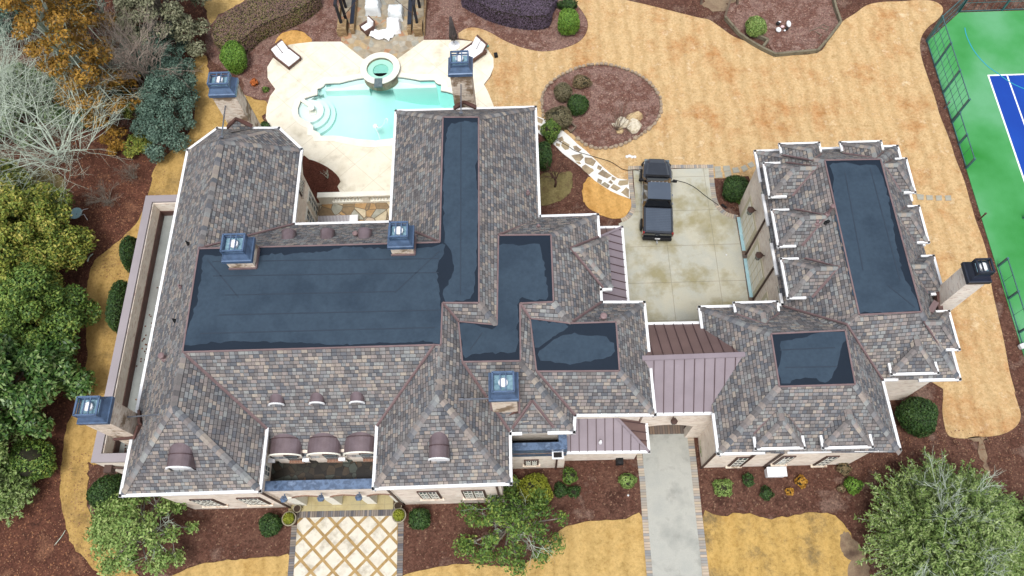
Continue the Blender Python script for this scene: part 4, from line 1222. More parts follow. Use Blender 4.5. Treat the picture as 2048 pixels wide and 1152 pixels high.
# --- hipped shingle dormers
def dormer(o, d, width, ze, zmain, parent=house, h=None, wz=.35, gut=True, win=True, setback=0.35, wall=True):
    """o: outer eave centre (x,y); d: unit outward dir; main plane rises 1:1 from (eave line through o at zmain[0])"""
    d = Vector((d[0], d[1], 0)).normalized()
    t = Vector((-d.y, d.x, 0))
    hw = width / 2
    h = h or hw
    o = Vector((o[0], o[1], 0))
    zm, off = zmain                                # main eave z, distance of main eave line behind o
    dep0 = off + (ze - zm)                           # where dormer eave meets the main plane
    dep1 = off + (ze + h - zm)
    A, B = o + t * hw + V(0, 0, ze), o - t * hw + V(0, 0, ze)
    A2, B2 = A - d * dep0, B - d * dep0
    R1 = o - d * min(h, dep1) + V(0, 0, ze + h)
    R2 = o - d * dep1 + V(0, 0, ze + h)
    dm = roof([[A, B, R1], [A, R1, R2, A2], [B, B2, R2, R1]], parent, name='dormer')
    ridgecaps([(R1, A), (R1, B), (R2, R1)], dm, wdt=0.14)
    valleys([(A2, R2), (B2, R2)], dm)
    if wall:
        mb = MB()
        p = [o + t * (hw - .38) - d * setback, o - t * (hw - .38) - d * setback, o - t * (hw - .38) - d * (dep1 + .2), o + t * (hw - .38) - d * (dep1 + .2)]
        mb.prism([(q.x, q.y) for q in ccw(p)], zm - (1.3 if wz < 0 else 0.4), ze + .1)
        obj('cheek_wall', mb, 'brick', dm)
    if gut:
        mb = MB()
        for a, b in ((A2.lerp(A, .3), A), (A, B), (B, B2.lerp(B, .3))):
            e = (b - a).normalized() * 0.07
            mb.bar(a - e, b + e, 0.125, 0.13)
        obj('gutter', mb, 'white', dm)
    if win:
        c = o - d * (setback - .03)
        mb = MB()
        ang = math.atan2(t.y, t.x)
        mb.box((c.x, c.y, zm + wz), (0.95, .08, 1.05), ang)
        wn = obj('window', mb, 'brown', dm)
        mb = MB()
        c2 = c + d * 0.05
        mb.box((c2.x, c2.y, zm + wz), (0.8, .04, .9), ang)
        obj('pane', mb, 'glass', wn)
        mb = MB()
        c3 = c + d * 0.08
        for k in (-.2, 0.0, .2):
            cc = c3 + t * k * 1.0
            mb.box((cc.x, cc.y, zm + wz), (.03, .03, .9), ang)
        for k in (-.22, .05, .3):
            mb.box((c3.x, c3.y, zm + wz + k), (.8, .03, .03), ang)
        obj('muntin', mb, 'offwhite', wn)
    return dm
ZD = 7.0
for (a, b) in (((1527, 327.5), (1538.6, 394.5)), ((1543, 421), (1556.4, 493.5)), ((1561.3, 518.8), (1575.9, 596.8))):
    A, B = P(*a, ZD), P(*b, ZD)
    dormer(((A.x + B.x) / 2, (A.y + B.y) / 2), (-1, 0), abs(A.y - B.y), ZD, (GE, gx - (A.x + B.x) / 2), h=1.25, setback=max(.2, gx + .33 - (A.x + B.x) / 2), wz=-.45)
for (a, b) in (((1811, 318), (1829.9, 385)), ((1837, 412.8), (1856.6, 484.9)), ((1864.5, 512.3), (1889, 588)), ((1895.8, 623), (1919, 699))):
    A, B = P(*a, ZD), P(*b, ZD)
    dormer(((A.x + B.x) / 2, (A.y + B.y) / 2), (1, 0), abs(A.y - B.y), ZD, (GE, (A.x + B.x) / 2 - gex), h=1.25, setback=0.4)
for (a, b) in (((1558.6, 289), (1637.4, 286)), ((1680, 285.6), (1761, 283))):
    A, B = P(*a, ZD), P(*b, ZD)
    dormer(((A.x + B.x) / 2, (A.y + B.y) / 2), (0, 1), abs(A.x - B.x), ZD, (GE, (A.y + B.y) / 2 - gNE.y), h=1.25, setback=0.4)
ZF = 6.6
for z_, (a, b), ye in ((ZF, ((1781.9, 748), (1875.6, 747.5)), gSW.y), (ZF, ((1510.9, 897.9), (1608.4, 896.2)), bSWe.y), (ZF, ((1645.5, 895.6), (1744.3, 894.6)), bSWe.y)):
    A, B = P(*a, z_), P(*b, z_)
    yy = (A.y + B.y) / 2
    dormer(((A.x + B.x) / 2, yy), (0, -1), abs(A.x - B.x), z_, (GE, ye - yy), h=1.15)
A, B = P(1467.5, 605.4, ZF), P(1554, 604.8, ZF)
dormer(((A.x + B.x) / 2, (A.y + B.y) / 2), (0, 1), abs(A.x - B.x), ZF, (GE, A.y - bNWe.y), h=1.05, win=False)
def gut_gap(x0, x1, y):
    gutter([V(x0, y, GE), V(x1, y, GE)], GE)
g3 = [P(1438, 908, GE).x, P(1527, 906, GE).x, P(1577, 904, GE).x, P(1659, 904, GE).x, P(1711, 904, GE).x, bSEe.x]
gut_gap(bx, g3[1], bSWe.y)
gut_gap(g3[2], g3[3], bSWe.y)
gut_gap(g3[4], g3[5], bSWe.y)
gutter([V(bSEe.x, bSWe.y, GE), gSW, V(gSW.x + .75, gSW.y, GE)], GE)
gutter([V(P(1839, 759, GE).x, gSE.y, GE), gSE, V(gex, P(1910, 705, GE).y, GE)], GE)
gutter([V(gex, P(1889, 600, GE).y, GE), V(gex, P(1889, 600, GE).y + .5, GE)], GE)
gutter([V(gex, P(1851, 490, GE).y, GE), V(gex, P(1845, 455, GE).y, GE)], GE)
gutter([V(gex, P(1830, 400, GE).y, GE), V(gex, P(1824, 392, GE).y, GE)], GE)
gutter([V(gex, gNE.y - 1.3, GE), gNE], GE)
gutter([bNWe, V(P(1467, 610, GE).x, bNWe.y, GE)], GE)
gutter([V(P(1557, 612, GE).x, bNWe.y, GE), V(gx, bNWe.y, GE), V(gx, bNWe.y + .6, GE)], GE)
gutter([bNWe, V(bx, bNWe.y - 1.2, GE)], GE)
gutter([V(bx, P(1430, 830, GE).y, GE), bSWe], GE)
gutter([V(gx, P(1525, 391, GE).y, GE), V(gx, P(1537, 450, GE).y, GE)], GE)
gutter([V(gx, P(1543, 489, GE).y, GE), V(gx, P(1556, 548, GE).y, GE)], GE)
# cross dormer over the east porch, small dormer above the roof terrace
yc = P(1126, 501.6, 8.6).y
A, B = P(1216.5, 473.8, ZE), P(1224, 576, ZE)
dormer(((A.x + B.x) / 2, (A.y + B.y) / 2), (1, 0), abs(A.y - B.y), ZE, (ZE, A.x - 4.17), h=1.75, gut=False, win=False)
mb = MB().bar(P(1181, 580.5, ZE), P(1224, 579, ZE), .14, .14)
obj('gutter', mb, 'white', house)
A, B = P(1024.5, 852.5, 7.2), P(1107, 850.5, 7.2)
dormer(((A.x + B.x) / 2, A.y), (0, -1), abs(A.x - B.x), 7.2, (ZE, e4b.y - A.y), h=1.1, gut=False, win=False, setback=.3)
def window(c, w_, h_, d, sashes=2, frame='brown', parent=house, sill=True):
    """c: centre on wall plane; d: outward unit"""
    d = Vector((d[0], d[1], 0))
    t = Vector((-d.y, d.x, 0))
    ang = math.atan2(t.y, t.x)
    c = Vector(c)
    mb = MB().box(c + d * .02, (w_, .10, h_), ang)
    wn = obj('window', mb, frame, parent)
    mb = MB()
    mb2 = MB()
    sw_ = (w_ - .12) / sashes
    for i in range(sashes):
        cc = c + t * ((i - (sashes - 1) / 2) * sw_) + d * .075
        mb.box(cc, (sw_ - .1, .02, h_ - .14), ang)
        for k in (-.25, 0, .25):
            mb2.box(cc + d * .015 + V(0, 0, k * (h_ - .14)), (sw_ - .08, .02, .035), ang)
        for k in (-.48, 0, .48):
            mb2.box(cc + d * .017 + t * (k * (sw_ - .1)), (.04, .02, h_ - .14), ang)
    obj('pane', mb, 'glass', wn)
    obj('muntin', mb2, 'offwhite', wn)
    if sill:
        mb = MB().box(c + d * .08 - V(0, 0, h_ / 2 + .04), (w_ + .2, .16, .08), ang)
        obj('sill', mb, 'brick_stained', wn)
    return wn
def win_y(x0, y0, x1, y1, yw, sashes=2, **k):
    a, b = PY(x0, y0, yw), PY(x1, y1, yw)
    ww = k.pop('ww', None) or abs(b.x - a.x)
    return window(((a.x + b.x) / 2, yw, (a.z + b.z) / 2), ww, max(.5, abs(a.z - b.z)), (0, -1), sashes, **k)
YW = 6.98
win_y(384, 998, 447, 1009, YW, 2, ww=1.25)
win_y(477, 995, 538, 1006.5, YW, 2, ww=1.25)
win_y(833, 982, 885, 995, YW, 2)
win_y(922, 980, 974, 993.5, YW, 2)
win_y(1040 + 8, 919, 1077, 928, 8.86, 2)
YB = bSWe.y + .45
win_y(1459, 914, 1494, 930, YB, 1, ww=.72)
win_y(1543, 912, 1592, 926, YB, 1, ww=.72)
win_y(1630, 912, 1672, 928, YB, 1, ww=.72)
window(((P(1050, 861, 6.6).x + P(1078, 861, 6.6).x) / 2, 9.72, 6.42), .72, .6, (0, -1), 2, sill=False)
# downspouts and leader heads
def spout(*p, r=.05, mat='brown', name='downspout'):
    mb = MB()
    for a, b in zip(p, p[1:]):
        mb.bar(a, b, .1, .08)
    return obj(name, mb, mat, house)
spout(V(-13.45, 6.85, 6.8), V(-13.8, 6.92, 6.3), V(-13.8, 6.92, .1))
spout(V(-7.45, 6.85, 6.8), V(-7.3, 6.90, 6.3), V(-7.3, 6.90, .1))
spout(V(-1.75, 6.8, 6.8), V(-1.75, 6.90, 6.3), V(-1.75, 6.90, .1))
spout(V(bx + .2, YB - .3, GE - .1), V(bx + .30, YB - .06, GE - .6), V(bx + .30, YB - .06, .1))
for xx in (P(1567, 905, 5).x - 1.1, P(1567, 905, 5).x + .35):
    spout(V(xx, YB - .1, GE - .5), V(xx, YB - .06, .1))
for yy in (P(1493, 506, 0).y - .15, P(1506, 597, 0).y - .1):
    spout(V(gx + .2, yy, GE - .1), V(gx + .29, yy, GE - .5), V(gx + .29, yy, .1))
lh = P(1115, 908, 4.1)
mb = MB().bb(lh.x - .2, lh.x + .2, 8.55, 8.83, 3.95, 4.35)
mb.bb(lh.x - .3, lh.x + .3, 8.45, 8.84, 4.3, 4.4)
l_ = obj('leader_head', mb, 'white', house)
mb = MB().bb(lh.x - .22, lh.x + .22, 8.52, 8.8, 4.38, 4.41)
obj('opening', mb, 'dark', l_)
spout(V(lh.x, 8.77, 3.95), V(lh.x, 8.77, .1))
# --- breezeway with standing-seam metal roof
def metal_roof(faces, mats, seams_dir, parent=house, name='metal_roof', sp=0.5, label=None):
    """faces: polygons; seam ribs run down the slope"""
    root = None
    for f, mt, sd in zip(faces, mats, seams_dir):
        mb = MB().poly(f)
        mb.slope_uv()
        f2_ = [mb.v[i] for i in mb.f[0]]
        o = obj(name, mb, mt, parent if root is None else parent)
        n = Vector()
        for a in range(1, len(f2_) - 1):
            n += (f2_[a] - f2_[0]).cross(f2_[a + 1] - f2_[0])
        n.normalize()
        down = (V(0, 0, -1) + n * n.z).normalized()
        along = n.cross(down).normalized()
        if abs(along.x) > abs(along.y):
            along = along if along.x > 0 else -along
        ts = [p.dot(along) for p in f2_]
        rb = MB()
        tt = math.floor(min(ts) / sp) * sp + sp * .55
        while tt < max(ts) - .05:
            hits = []
            for i in range(len(f2_)):
                a, b = f2_[i], f2_[(i + 1) % len(f2_)]
                da, db = a.dot(along) - tt, b.dot(along) - tt
                if da * db < 0:
                    hits.append(a.lerp(b, da / (da - db)))
            if len(hits) >= 2:
                hits.sort(key=lambda q: q.z)
                obj('seam_rib', MB().bar(hits[0] + n * .02, hits[-1] + n * .02, .035, .05, up=n), 'seam', o)
            tt += sp
    return
BZ = 5.5
bs1, bs2 = P(1312, 829, BZ), P(1428, 827, BZ)
bn1, bn2 = P(1295, 648, BZ), P(1403, 646, BZ)
br1, br2 = P(1268, 717.5, 7.42), P(1494, 709, 7.42)
metal_roof([[bs1, bs2, br2, br1], [br1, br2, bn2, bn1]], ['metal_light', 'metal_shaded'], [0, 0], sp=.52)
mb = MB().bar(br1 + V(0, 0, .03), br2 + V(0, 0, .03), .26, .06)
mb.bar(br2 + V(0, 0, .03), bs2 + V(0.1, 0.3, .25), .12, .05)
mb.bar(br1 + V(0, 0, .03), bs1 + V(-0.55, .9, .75), .12, .05)
obj('ridge_cap', mb, 'metal_light', house)
gutter([bs1, bs2], BZ)
gutter([bn1, bn2], BZ)
# arched front wall of the breezeway
def arch_wall(x0, x1, y0, y1, ztop, openings, spring, rise, parent=house, mat='brick', n=10, zbot=0.0):
    """wall in the xz plane with segmental arched openings [(xa, xb)]"""
    mb = MB()
    prof = [(x0, zbot)]
    for xa, xb in openings:
        prof.append((xa, zbot))
        for i in range(n + 1):
            u = i / n
            prof.append((xa + (xb - xa) * u, spring + rise * math.sin(math.pi * u) ** 0.8))
        prof.append((xb, zbot))
    prof.append((x1, zbot))
    # front/back as vertical slices
    xs_ = sorted(set([p[0] for p in prof]))
    def low(x, side):
        for xa, xb in openings:
            if xa <= x <= xb:
                if (x == xa and side < 0) or (x == xb and side > 0):
                    return zbot
                u = (x - xa) / (xb - xa)
                return spring + rise * max(0, math.sin(math.pi * u)) ** 0.8
        return zbot
    for a, b in zip(xs_, xs_[1:]):
        la, lb = low(a, 1), low(b, -1)
        mb.poly([(a, y0, la), (b, y0, lb), (b, y0, ztop), (a, y0, ztop)], [(a, la), (b, lb), (b, ztop), (a, ztop)])
        mb.poly([(b, y1, lb), (a, y1, la), (a, y1, ztop), (b, y1, ztop)], [(b, lb), (a, la), (a, ztop), (b, ztop)])
        mb.poly([(a, y0, la), (a, y1, la), (b, y1, lb), (b, y0, lb)])
    for xa, xb in openings:
        mb.poly([(xa, y0, zbot), (xa, y1, zbot), (xa, y1, spring), (xa, y0, spring)], [(0, 0), (y1 - y0, 0), (y1 - y0, spring), (0, spring)])
        mb.poly([(xb, y1, zbot), (xb, y0, zbot), (xb, y0, spring), (xb, y1, spring)], [(0, 0), (y1 - y0, 0), (y1 - y0, spring), (0, spring)])
    mb.poly([(x0, y0, ztop), (x1, y0, ztop), (x1, y1, ztop), (x0, y1, ztop)])
    mb.poly([(x0, y1, zbot), (x0, y0, zbot), (x0, y0, ztop), (x0, y1, ztop)])
    mb.poly([(x1, y0, zbot), (x1, y1, zbot), (x1, y1, ztop), (x1, y0, ztop)])
    return obj('arched_wall', mb, mat, parent)
arch_wall(6.0, 9.95, 10.42, 10.9, BZ - .05, [(6.2, 9.05)], 2.7, .5)
arch_wall(6.0, 9.95, 14.75, 15.15, BZ - .05, [(6.55, 9.25)], 3.1, .75)
# wall lantern helper
def lantern(p, d, s=1.0, mat='brown'):
    d = Vector((d[0], d[1], 0))
    p = Vector(p)
    mb = MB().bar(p, p + d * .25 * s, .05)
    c = p + d * .28 * s
    mb.lathe(c - V(0, 0, .3 * s), [(.05 * s, 0), (.13 * s, .05 * s), (.16 * s, .38 * s), (.2 * s, .4 * s), (.04 * s, .56 * s), (.02 * s, .62 * s)], 6)
    o = obj('wall_lantern', mb, mat, house)
    mb = MB().lathe(c - V(0, 0, .26 * s), [(.135 * s, .02), (.165 * s, .3 * s)], 6)
    obj('lamp_glass', mb, 'glass', o)
    return o
q = PY(1347.5, 841, 10.2)
lantern(V(q.x, 10.42, q.z), (0, -1), 1.0)
# --- east porch roof (standing seam)
pe = [P(1197, 455.6, 3.8), P(1244, 454.7, 3.8), P(1256.5, 606, 3.8), V(3.8, 17.0, 5.0), V(3.8, 21.0, 5.0)]
pe[0].x = 3.8
hx = V(3.8, 20.9, 5.1)
metal_roof([[pe[1], V(pe[2].x, 16.5, 3.8), V(3.8, 16.5, 5.1), hx], [pe[0], pe[1], hx]], ['metal_light', 'metal_shaded'], [0, 0], sp=.5)
mb = MB().bar(pe[1] + V(0, 0, .04), hx + V(0, 0, .04), .14, .06)
obj('ridge_cap', mb, 'metal_light', house)
gutter([pe[0], pe[1], V(pe[2].x, 16.5, 3.8)], 3.8)
for y_ in (22.0, 19.6, 17.2):
    mb = MB().bb(5.35, 5.65, y_ - .15, y_ + .15, 0, 3.7)
    obj('column', mb, 'offwhite', house)
# --- south-east porch roof
sa, sb, sc2 = P(1133.6, 905.6, 3.6), P(1299.5, 903.7, 3.6), P(1294.5, 836, 3.6)
sb.x = sc2.x = 6.35
sd, se = V(4.65, 10.5, 4.65), V(1.9, 10.5, 4.65)
metal_roof([[sa, sb, sd, se], [sb, V(6.35, 10.9, 3.6), V(4.65, 10.9, 4.65), sd]], ['metal_light', 'metal_shaded'], [0, 0], sp=.46)
mb = MB().bar(sb + V(0, 0, .04), sd + V(0, 0, .04), .14, .06)
obj('ridge_cap', mb, 'metal_light', house)
gutter([sa, sb, V(6.35, 10.9, 3.6)], 3.6)
wallblock([(1.9, 9.25), (6.0, 9.25), (6.0, 10.6), (1.9, 10.6)], 0, 3.5)
for xx in (3.0, 4.2, 5.3):
    pass
for k, (a_, b_) in enumerate(((2.2, 3.3), (3.5, 4.7), (4.9, 5.8))):
    window(((a_ + b_) / 2, 9.25, 2.9), b_ - a_, 1.0, (0, -1), 2, sill=False)
# --- roof terrace by the front chimney
tw = MB()
tw.prism([(-1.5, 8.86), (1.9, 8.86), (1.9, 9.72), (-1.5, 9.72)], 0, 3.3)
obj('wall', tw, 'brick', house)
mb = MB().bb(-1.5, 1.9, 8.84, 8.9, 3.3, 4.85)
obj('wall', mb, 'brick', house)
mb = MB().bb(-1.5, 1.93, 8.83, 9.22, 3.34, 4.94)
mb.bb(1.5, 1.93, 9.22, 9.72, 3.34, 4.94)
obj('parapet_cap', mb, 'bluemetal2', house)
mb = MB().bb(-1.5, 1.5, 9.2, 9.74, 3.3, 3.36)
obj('terrace_membrane', mb, 'dark', house)
mb = MB().bb(-1.5, 1.88, 8.82, 8.86, 4.0, 4.12)
obj('brick_band', mb, 'brick_red', house)
# --- west parapet terrace
tx0, tx1, ty0, ty1 = -23.1, -19.3, 8.72, 25.0
mb = MB()
mb.prism([(tx0 + .04, ty0 + .04), (tx1, ty0 + .04), (tx1, ty1 - .04), (tx0 + .04, ty1 - .04)], 0, 4.85, [[(tx0 + .5, ty0 + .5), (tx0 + .5, ty1 - .5), (tx1, ty1 - .5), (tx1, ty0 + .5)]])
obj('parapet_wall', mb, 'brick', house)
mb = MB()
mb.prism([(tx0, ty0), (tx1, ty0), (tx1, ty1), (tx0, ty1)], 4.85, 5.0, [[(tx0 + .46, ty0 + .46), (tx0 + .46, ty1 - .46), (tx1, ty1 - .46), (tx1, ty0 + .46)]], bottom=False)
obj('coping', mb, 'coping', house)
mb = MB().bb(tx0 + .5, tx1, ty0 + .5, ty1 - .5, 3.2, 3.45)
obj('deck_membrane', mb, 'graymem', house)
mb = MB().bb(tx0 + .5, tx0 + .56, ty0 + .5, ty1 - .5, 3.45, 3.95)
mb.bb(tx0 + .56, tx1, ty1 - .56, ty1 - .5, 3.45, 3.95)
mb.bb(tx0 + .56, tx1, ty0 + .5, ty0 + .56, 3.45, 3.95)
obj('base_flashing', mb, 'flash_dark', house)
mb = MB()
rr = random.Random(3)
for i in range(70):
    c = V(tx0 + 1.1 + rr.gauss(0, .25), 16.5 + rr.gauss(0, 1.8) if i < 40 else 9.8 + rr.gauss(0, .3), 3.47)
    a = rr.uniform(0, 6.3)
    mb.poly([c + V(math.cos(a + k * 1.57) * .06, math.sin(a + k * 1.57) * .06, 0.01) for k in range(4)])
lf = tag(obj('fallen_leaves', mb, 'mulch_woods'), 'dark dead leaves scattered on the narrow grey side terrace', 'leaves')
lf['kind'] = 'stuff'
lh = V(-21.2, 8.55, 4.1)
q = PY(221, 937, 8.6)
mb = MB().bb(q.x - .25, q.x + .15, 8.35, 8.76, q.z - .25, q.z + .2)
mb.bar(V(q.x + .1, 8.65, q.z), V(q.x + 1.2, 8.65, q.z - .5), .1)
l_ = obj('leader_head', mb, 'brown', house)
# --- front balcony over the arcade, wall dormers
mb = MB().bb(-13.75, -7.2, 7.55, 8.75, 3.6, 4.2)
obj('balcony_floor', mb, 'flag_wet', house)
arch_wall(-13.75, -7.2, 7.08, 7.5, 4.85, [(-12.95, -11.32), (-10.87, -9.32), (-8.87, -7.42)], 2.5, .55)
mb = MB().bb(-13.75, -7.22, 7.05, 7.56, 4.82, 4.93)
obj('parapet_cap', mb, 'bluemetal2', house)
for xx in (-13.12, -11.1, -9.1, -7.42):
    mb = MB().bb(xx - .27, xx + .27 - (.1 if xx > -8 else 0), 7.04, 7.53, 0.1, 2.62)
    obj('pillar', mb, 'offwhite', house)
for xx in (-13.0, -11.05, -9.05):
    lantern((xx, 7.06, 3.9), (0, -1), 1.0, 'bluemetal2')
for xa, xb in ((-12.95, -11.32), (-10.87, -9.32), (-8.87, -7.42)):
    mb = MB()
    pr = [(xa + (xb - xa) * i / 12, 2.58 + .55 * math.sin(math.pi * i / 12) ** .8) for i in range(13)]
    for (a, c), (b, d) in zip(pr, pr[1:]):
        mb.bar((a, 7.06, c + .05), (b, 7.06, d + .05), .06, .12)
    obj('brick_arch', mb, 'brick_red', house)
def barrel(x, w_, yf, zb, rise, ln_out, parent=house, face='brick', zf_=None, leg=0.0, up=0, mat='bronze', sgn=1):
    """barrel-roofed dormer: front at yf, running into the slope; sgn=-1 faces north"""
    n = 14
    hw = w_ / 2
    arc = [(x - hw, zb)] + [(x - hw * math.cos(math.pi * i / n), zb + leg + rise * math.sin(math.pi * i / n)) for i in range(n + 1)] + [(x + hw, zb)]
    if sgn < 0:
        arc = [(2 * x - a, b) for a, b in arc]
    yb = yf + sgn * ln_out
    mb = MB()
    for (a, c), (b, d) in zip(arc, arc[1:]):
        mb.poly([(a, yf, c), (b, yf, d), (b, yb, d + up), (a, yb, c + up)])
        mb.poly([(a, yf, c), (a, yf + sgn * .04, c - .08), (b, yf + sgn * .04, d - .08), (b, yf, d)])
    o = obj('barrel_dormer', mb, mat, parent, True)
    cz = zb + leg * .8
    mb = MB()
    zz = zf_ if zf_ is not None else zb - .05
    f = [(x + (a - x) * .94, max(zz, c - .05)) for a, c in arc]
    for (a, c), (b, d) in zip(f, f[1:]):
        if abs(a - b) > 1e-4:
            mb.poly([(a, yf + sgn * .06, zz), (b, yf + sgn * .06, zz), (b, yf + sgn * .06, d), (a, yf + sgn * .06, c)], [(a, zz), (b, zz), (b, d), (a, c)])
    obj('face', mb, face, o)
    mb = MB()
    for (a, c), (b, d) in zip(arc[1:], arc[2:-1]):
        mb.bar((a, yf - sgn * .02, c - .03), (b, yf - sgn * .02, d - .03), .07, .08)
    obj('trim', mb, {'brick': 'offwhite'}.get(face, face), o)
    if ln_out > 1.1:
        mb = MB()
        ym = yf + sgn * ln_out * .42
        for (a, c), (b, d) in zip(arc[1:], arc[2:-1]):
            mb.bar((a, ym, c + .02 + up * .42), (b, ym, d + .02 + up * .42), .04, .03)
        obj('seam_rib', mb, 'seam', o)
    return o
for xx in (PY(573, 910, 8.65).x, PY(650, 908, 8.65).x, PY(723, 906, 8.65).x):
    o = barrel(xx, 1.68, 8.55, 5.4, .55, 1.9, zf_=4.2, leg=.85)
    mb = MB().bb(xx - .1, xx + .65, 8.56, 8.62, 5.1, 6.2)
    wn = obj('window', mb, 'brown', o)
    mb = MB().bb(xx - .04, xx + .58, 8.52, 8.56, 5.22, 6.1)
    obj('pane', mb, 'glass', wn)
    mb = MB().bb(xx - .1, xx + .68, 8.42, 8.62, 4.92, 5.1)
    obj('sill', mb, 'brick_red', wn)
mb = MB()
for xx in (-11.52, -9.66, -13.3):
    mb.bb(xx - .17, xx + .17, 8.35, 8.55, 5.6, 5.75)
obj('gutter', mb, 'white', house)
# small barrel dormers on the front slope and wings
def slope_y(px_, py_, y0, z0):             # point on plane z = z0 + (y - y0)
    d = ray(px_, py_)
    t = (z0 - y0 - CAMH) / (d.z - d.y)
    return V(0, 0, CAMH) + d * t
for (px_, py_, w_, yy, zz) in ((557, 812, .72, 9.76, ZE), (637, 810, .72, 9.76, ZE), (717, 808.5, .72, 9.76, ZE), (369, 941, 1.15, 6.65, ZE), (881, 924, .95, 6.7, ZE)):
    b = slope_y(px_, py_, yy, zz)
    big_ = w_ > .9
    barrel(b.x, w_, b.y - .02, b.z - .02, .42 if big_ else .32, 1.45 if big_ else .95, face='white', leg=.7 if big_ else .35, up=0)
def slope_yn(px_, py_, y0, z0):
    d = ray(px_, py_)
    t = (z0 + y0 - CAMH) / (d.z + d.y)
    return V(0, 0, CAMH) + d * t
for (px_, py_) in ((582.5, 472), (659, 471), (733, 470)):
    b = slope_yn(px_, py_, 21.53, ZE)
    barrel(b.x, .72, b.y, b.z - .02, .32, 1.1, face='bronze', leg=.45, sgn=-1)
# --- vent pipes
def vent(p, h=.45, r=.07, cap=False, parent=house, mat='pipe', tilt=(0, 0)):
    p = Vector(p)
    mb = MB().lathe(p, [(r * 2.1, -.12), (r * 1.6, .06), (r, .08), (r, h), (r * .9, h + .01)], 12)
    if cap:
        mb.lathe(p, [(r * 1.1, h), (r * 1.55, h + .02), (r * 1.55, h + .12), (r * .9, h + .16)], 14)
    return obj('vent_pipe', mb, mat, parent)
vent(P(715, 478, 8.6) + V(0, 0, 0), .55, .09, True)
vent(P(767, 478, 8.8), .2, .07)
vent(P(1077, 455, 8.4), .25, .08)
vent(P(1149, 590, 8.3), .25, .08)
vent(P(1206, 638, 8.6), .35, .11, True)
vent(P(329, 716, 8.9), .3, .1, True)
vent(P(360, 573, 9.3), .2, .05)
vent(P(349, 641, 9.3), .2, .05, False, house, 'rubber')
vent(P(376, 487, 9.3), .25, .05, False, house, 'rubber')
vent(P(1056, 385, 8.2), .22, .06)
vent(P(1655, 428, 8.3), .75, .08, True)
vent(P(1633, 446, 7.9), .22, .09)
vent(P(1654, 446, 8.1), .22, .09, False, house, 'rubber')
vent(P(1201, 884, 4.0), .25, .05, False, house, 'white')
# --- chimneys
def chimney(x0, x1, y0, y1, z0, z1, flare=0.10, capm='bluecap', brace=None, bot=None, mat='brick_stained', base=None, ch=.95, topm=None):
    mb = MB().prism([(x0, y0), (x1, y0), (x1, y1), (x0, y1)], z0, z1)
    c = obj('chimney', mb, mat, house)
    cx_, cy_ = (x0 + x1) / 2, (y0 + y1) / 2
    hx_, hy_ = (x1 - x0) / 2, (y1 - y0) / 2
    def ring(o_, z):
        return [V(cx_ - hx_ - o_, cy_ - hy_ - o_, z), V(cx_ + hx_ + o_, cy_ - hy_ - o_, z), V(cx_ + hx_ + o_, cy_ + hy_ + o_, z), V(cx_ - hx_ - o_, cy_ + hy_ + o_, z)]
    mb = MB()
    prof = [(.03, z1 - .06), (flare, z1 - .02), (flare, z1 + .2), (flare - .05, z1 + .24), (-.02, z1 + .38), (-.10, z1 + .52), (-.12, z1 + .58)]
    rs = [ring(o_, z) for o_, z in prof]
    for a, b in zip(rs, rs[1:]):
        for i in range(4):
            mb.poly([a[i], a[(i + 1) % 4], b[(i + 1) % 4], b[i]])
    mb.poly(rs[0][::-1])
    mb.fill(rs[-1])
    cp_ = obj('chimney_cap', mb, capm, c)
    zt = z1 + ch
    r0 = ring(-.12, z1 + .58)
    r1 = ring(-.12, zt)
    mb = MB()
    for i in range(4):
        mb.bar(r0[i], r1[i], .07)
        mb.bar(r1[i] - V(0, 0, .035), r1[(i + 1) % 4] - V(0, 0, .035), .08, .09)
        mb.bar(r0[i] + V(0, 0, .1), r0[(i + 1) % 4] + V(0, 0, .1), .05, .08)
    for s in (-.13, .13):
        mb.bar((cx_ + s, cy_ - hy_ + .1, zt - .02), (cx_ + s, cy_ + hy_ - .1, zt - .02), .05, .05)
    obj('cap_frame', mb, topm or capm, c)
    mb = MB().box((cx_, cy_, z1 + .595), (2 * hx_ - .34, 2 * hy_ - .34, .02))
    obj('cap_liner', mb, 'innermetal', c)
    mb = MB().lathe((cx_, cy_, z1 + .6), [(.16, 0), (.16, .14), (.22, .16), (.22, .24), (.18, .27)], 20)
    obj('flue', mb, 'steel', c)
    if brace:
        a, b = brace
        mb = MB().bar(a, b, .06)
        mb.box(a, (.2, .06, .14))
        mb.box(b, (.2, .12, .08))
        obj('brace', mb, 'rod', c)
    return c
chimney(-17.65, -16.3, 28.42, 29.45, 0, 9.9, brace=(P(451, 210, 9.0), P(443, 274, 10.1)))
chimney(-4.0, -2.78, 29.35, 30.4, 0, 9.9, brace=(P(922, 168, 9.1), P(922, 226, 10.0)))
chimney(21.9, 22.85, 15.55, 16.5, 0, 9.75, capm='navy', mat='brick')
chimney(-21.05, -19.78, 9.5, 10.6, 0, 10.0, brace=(PX(256, 834, -19.76), P(321, 829, 9.3)))
chimney(-1.78, -0.56, 10.12, 11.3, 5.5, 9.95, brace=(P(983, 797, 9.8), P(922, 799, 9.6)))
chimney(-14.85, -13.55, 17.15, 18.3, 10.0, 11.2)
chimney(-6.68, -5.58, 17.67, 18.7, 10.0, 11.2)
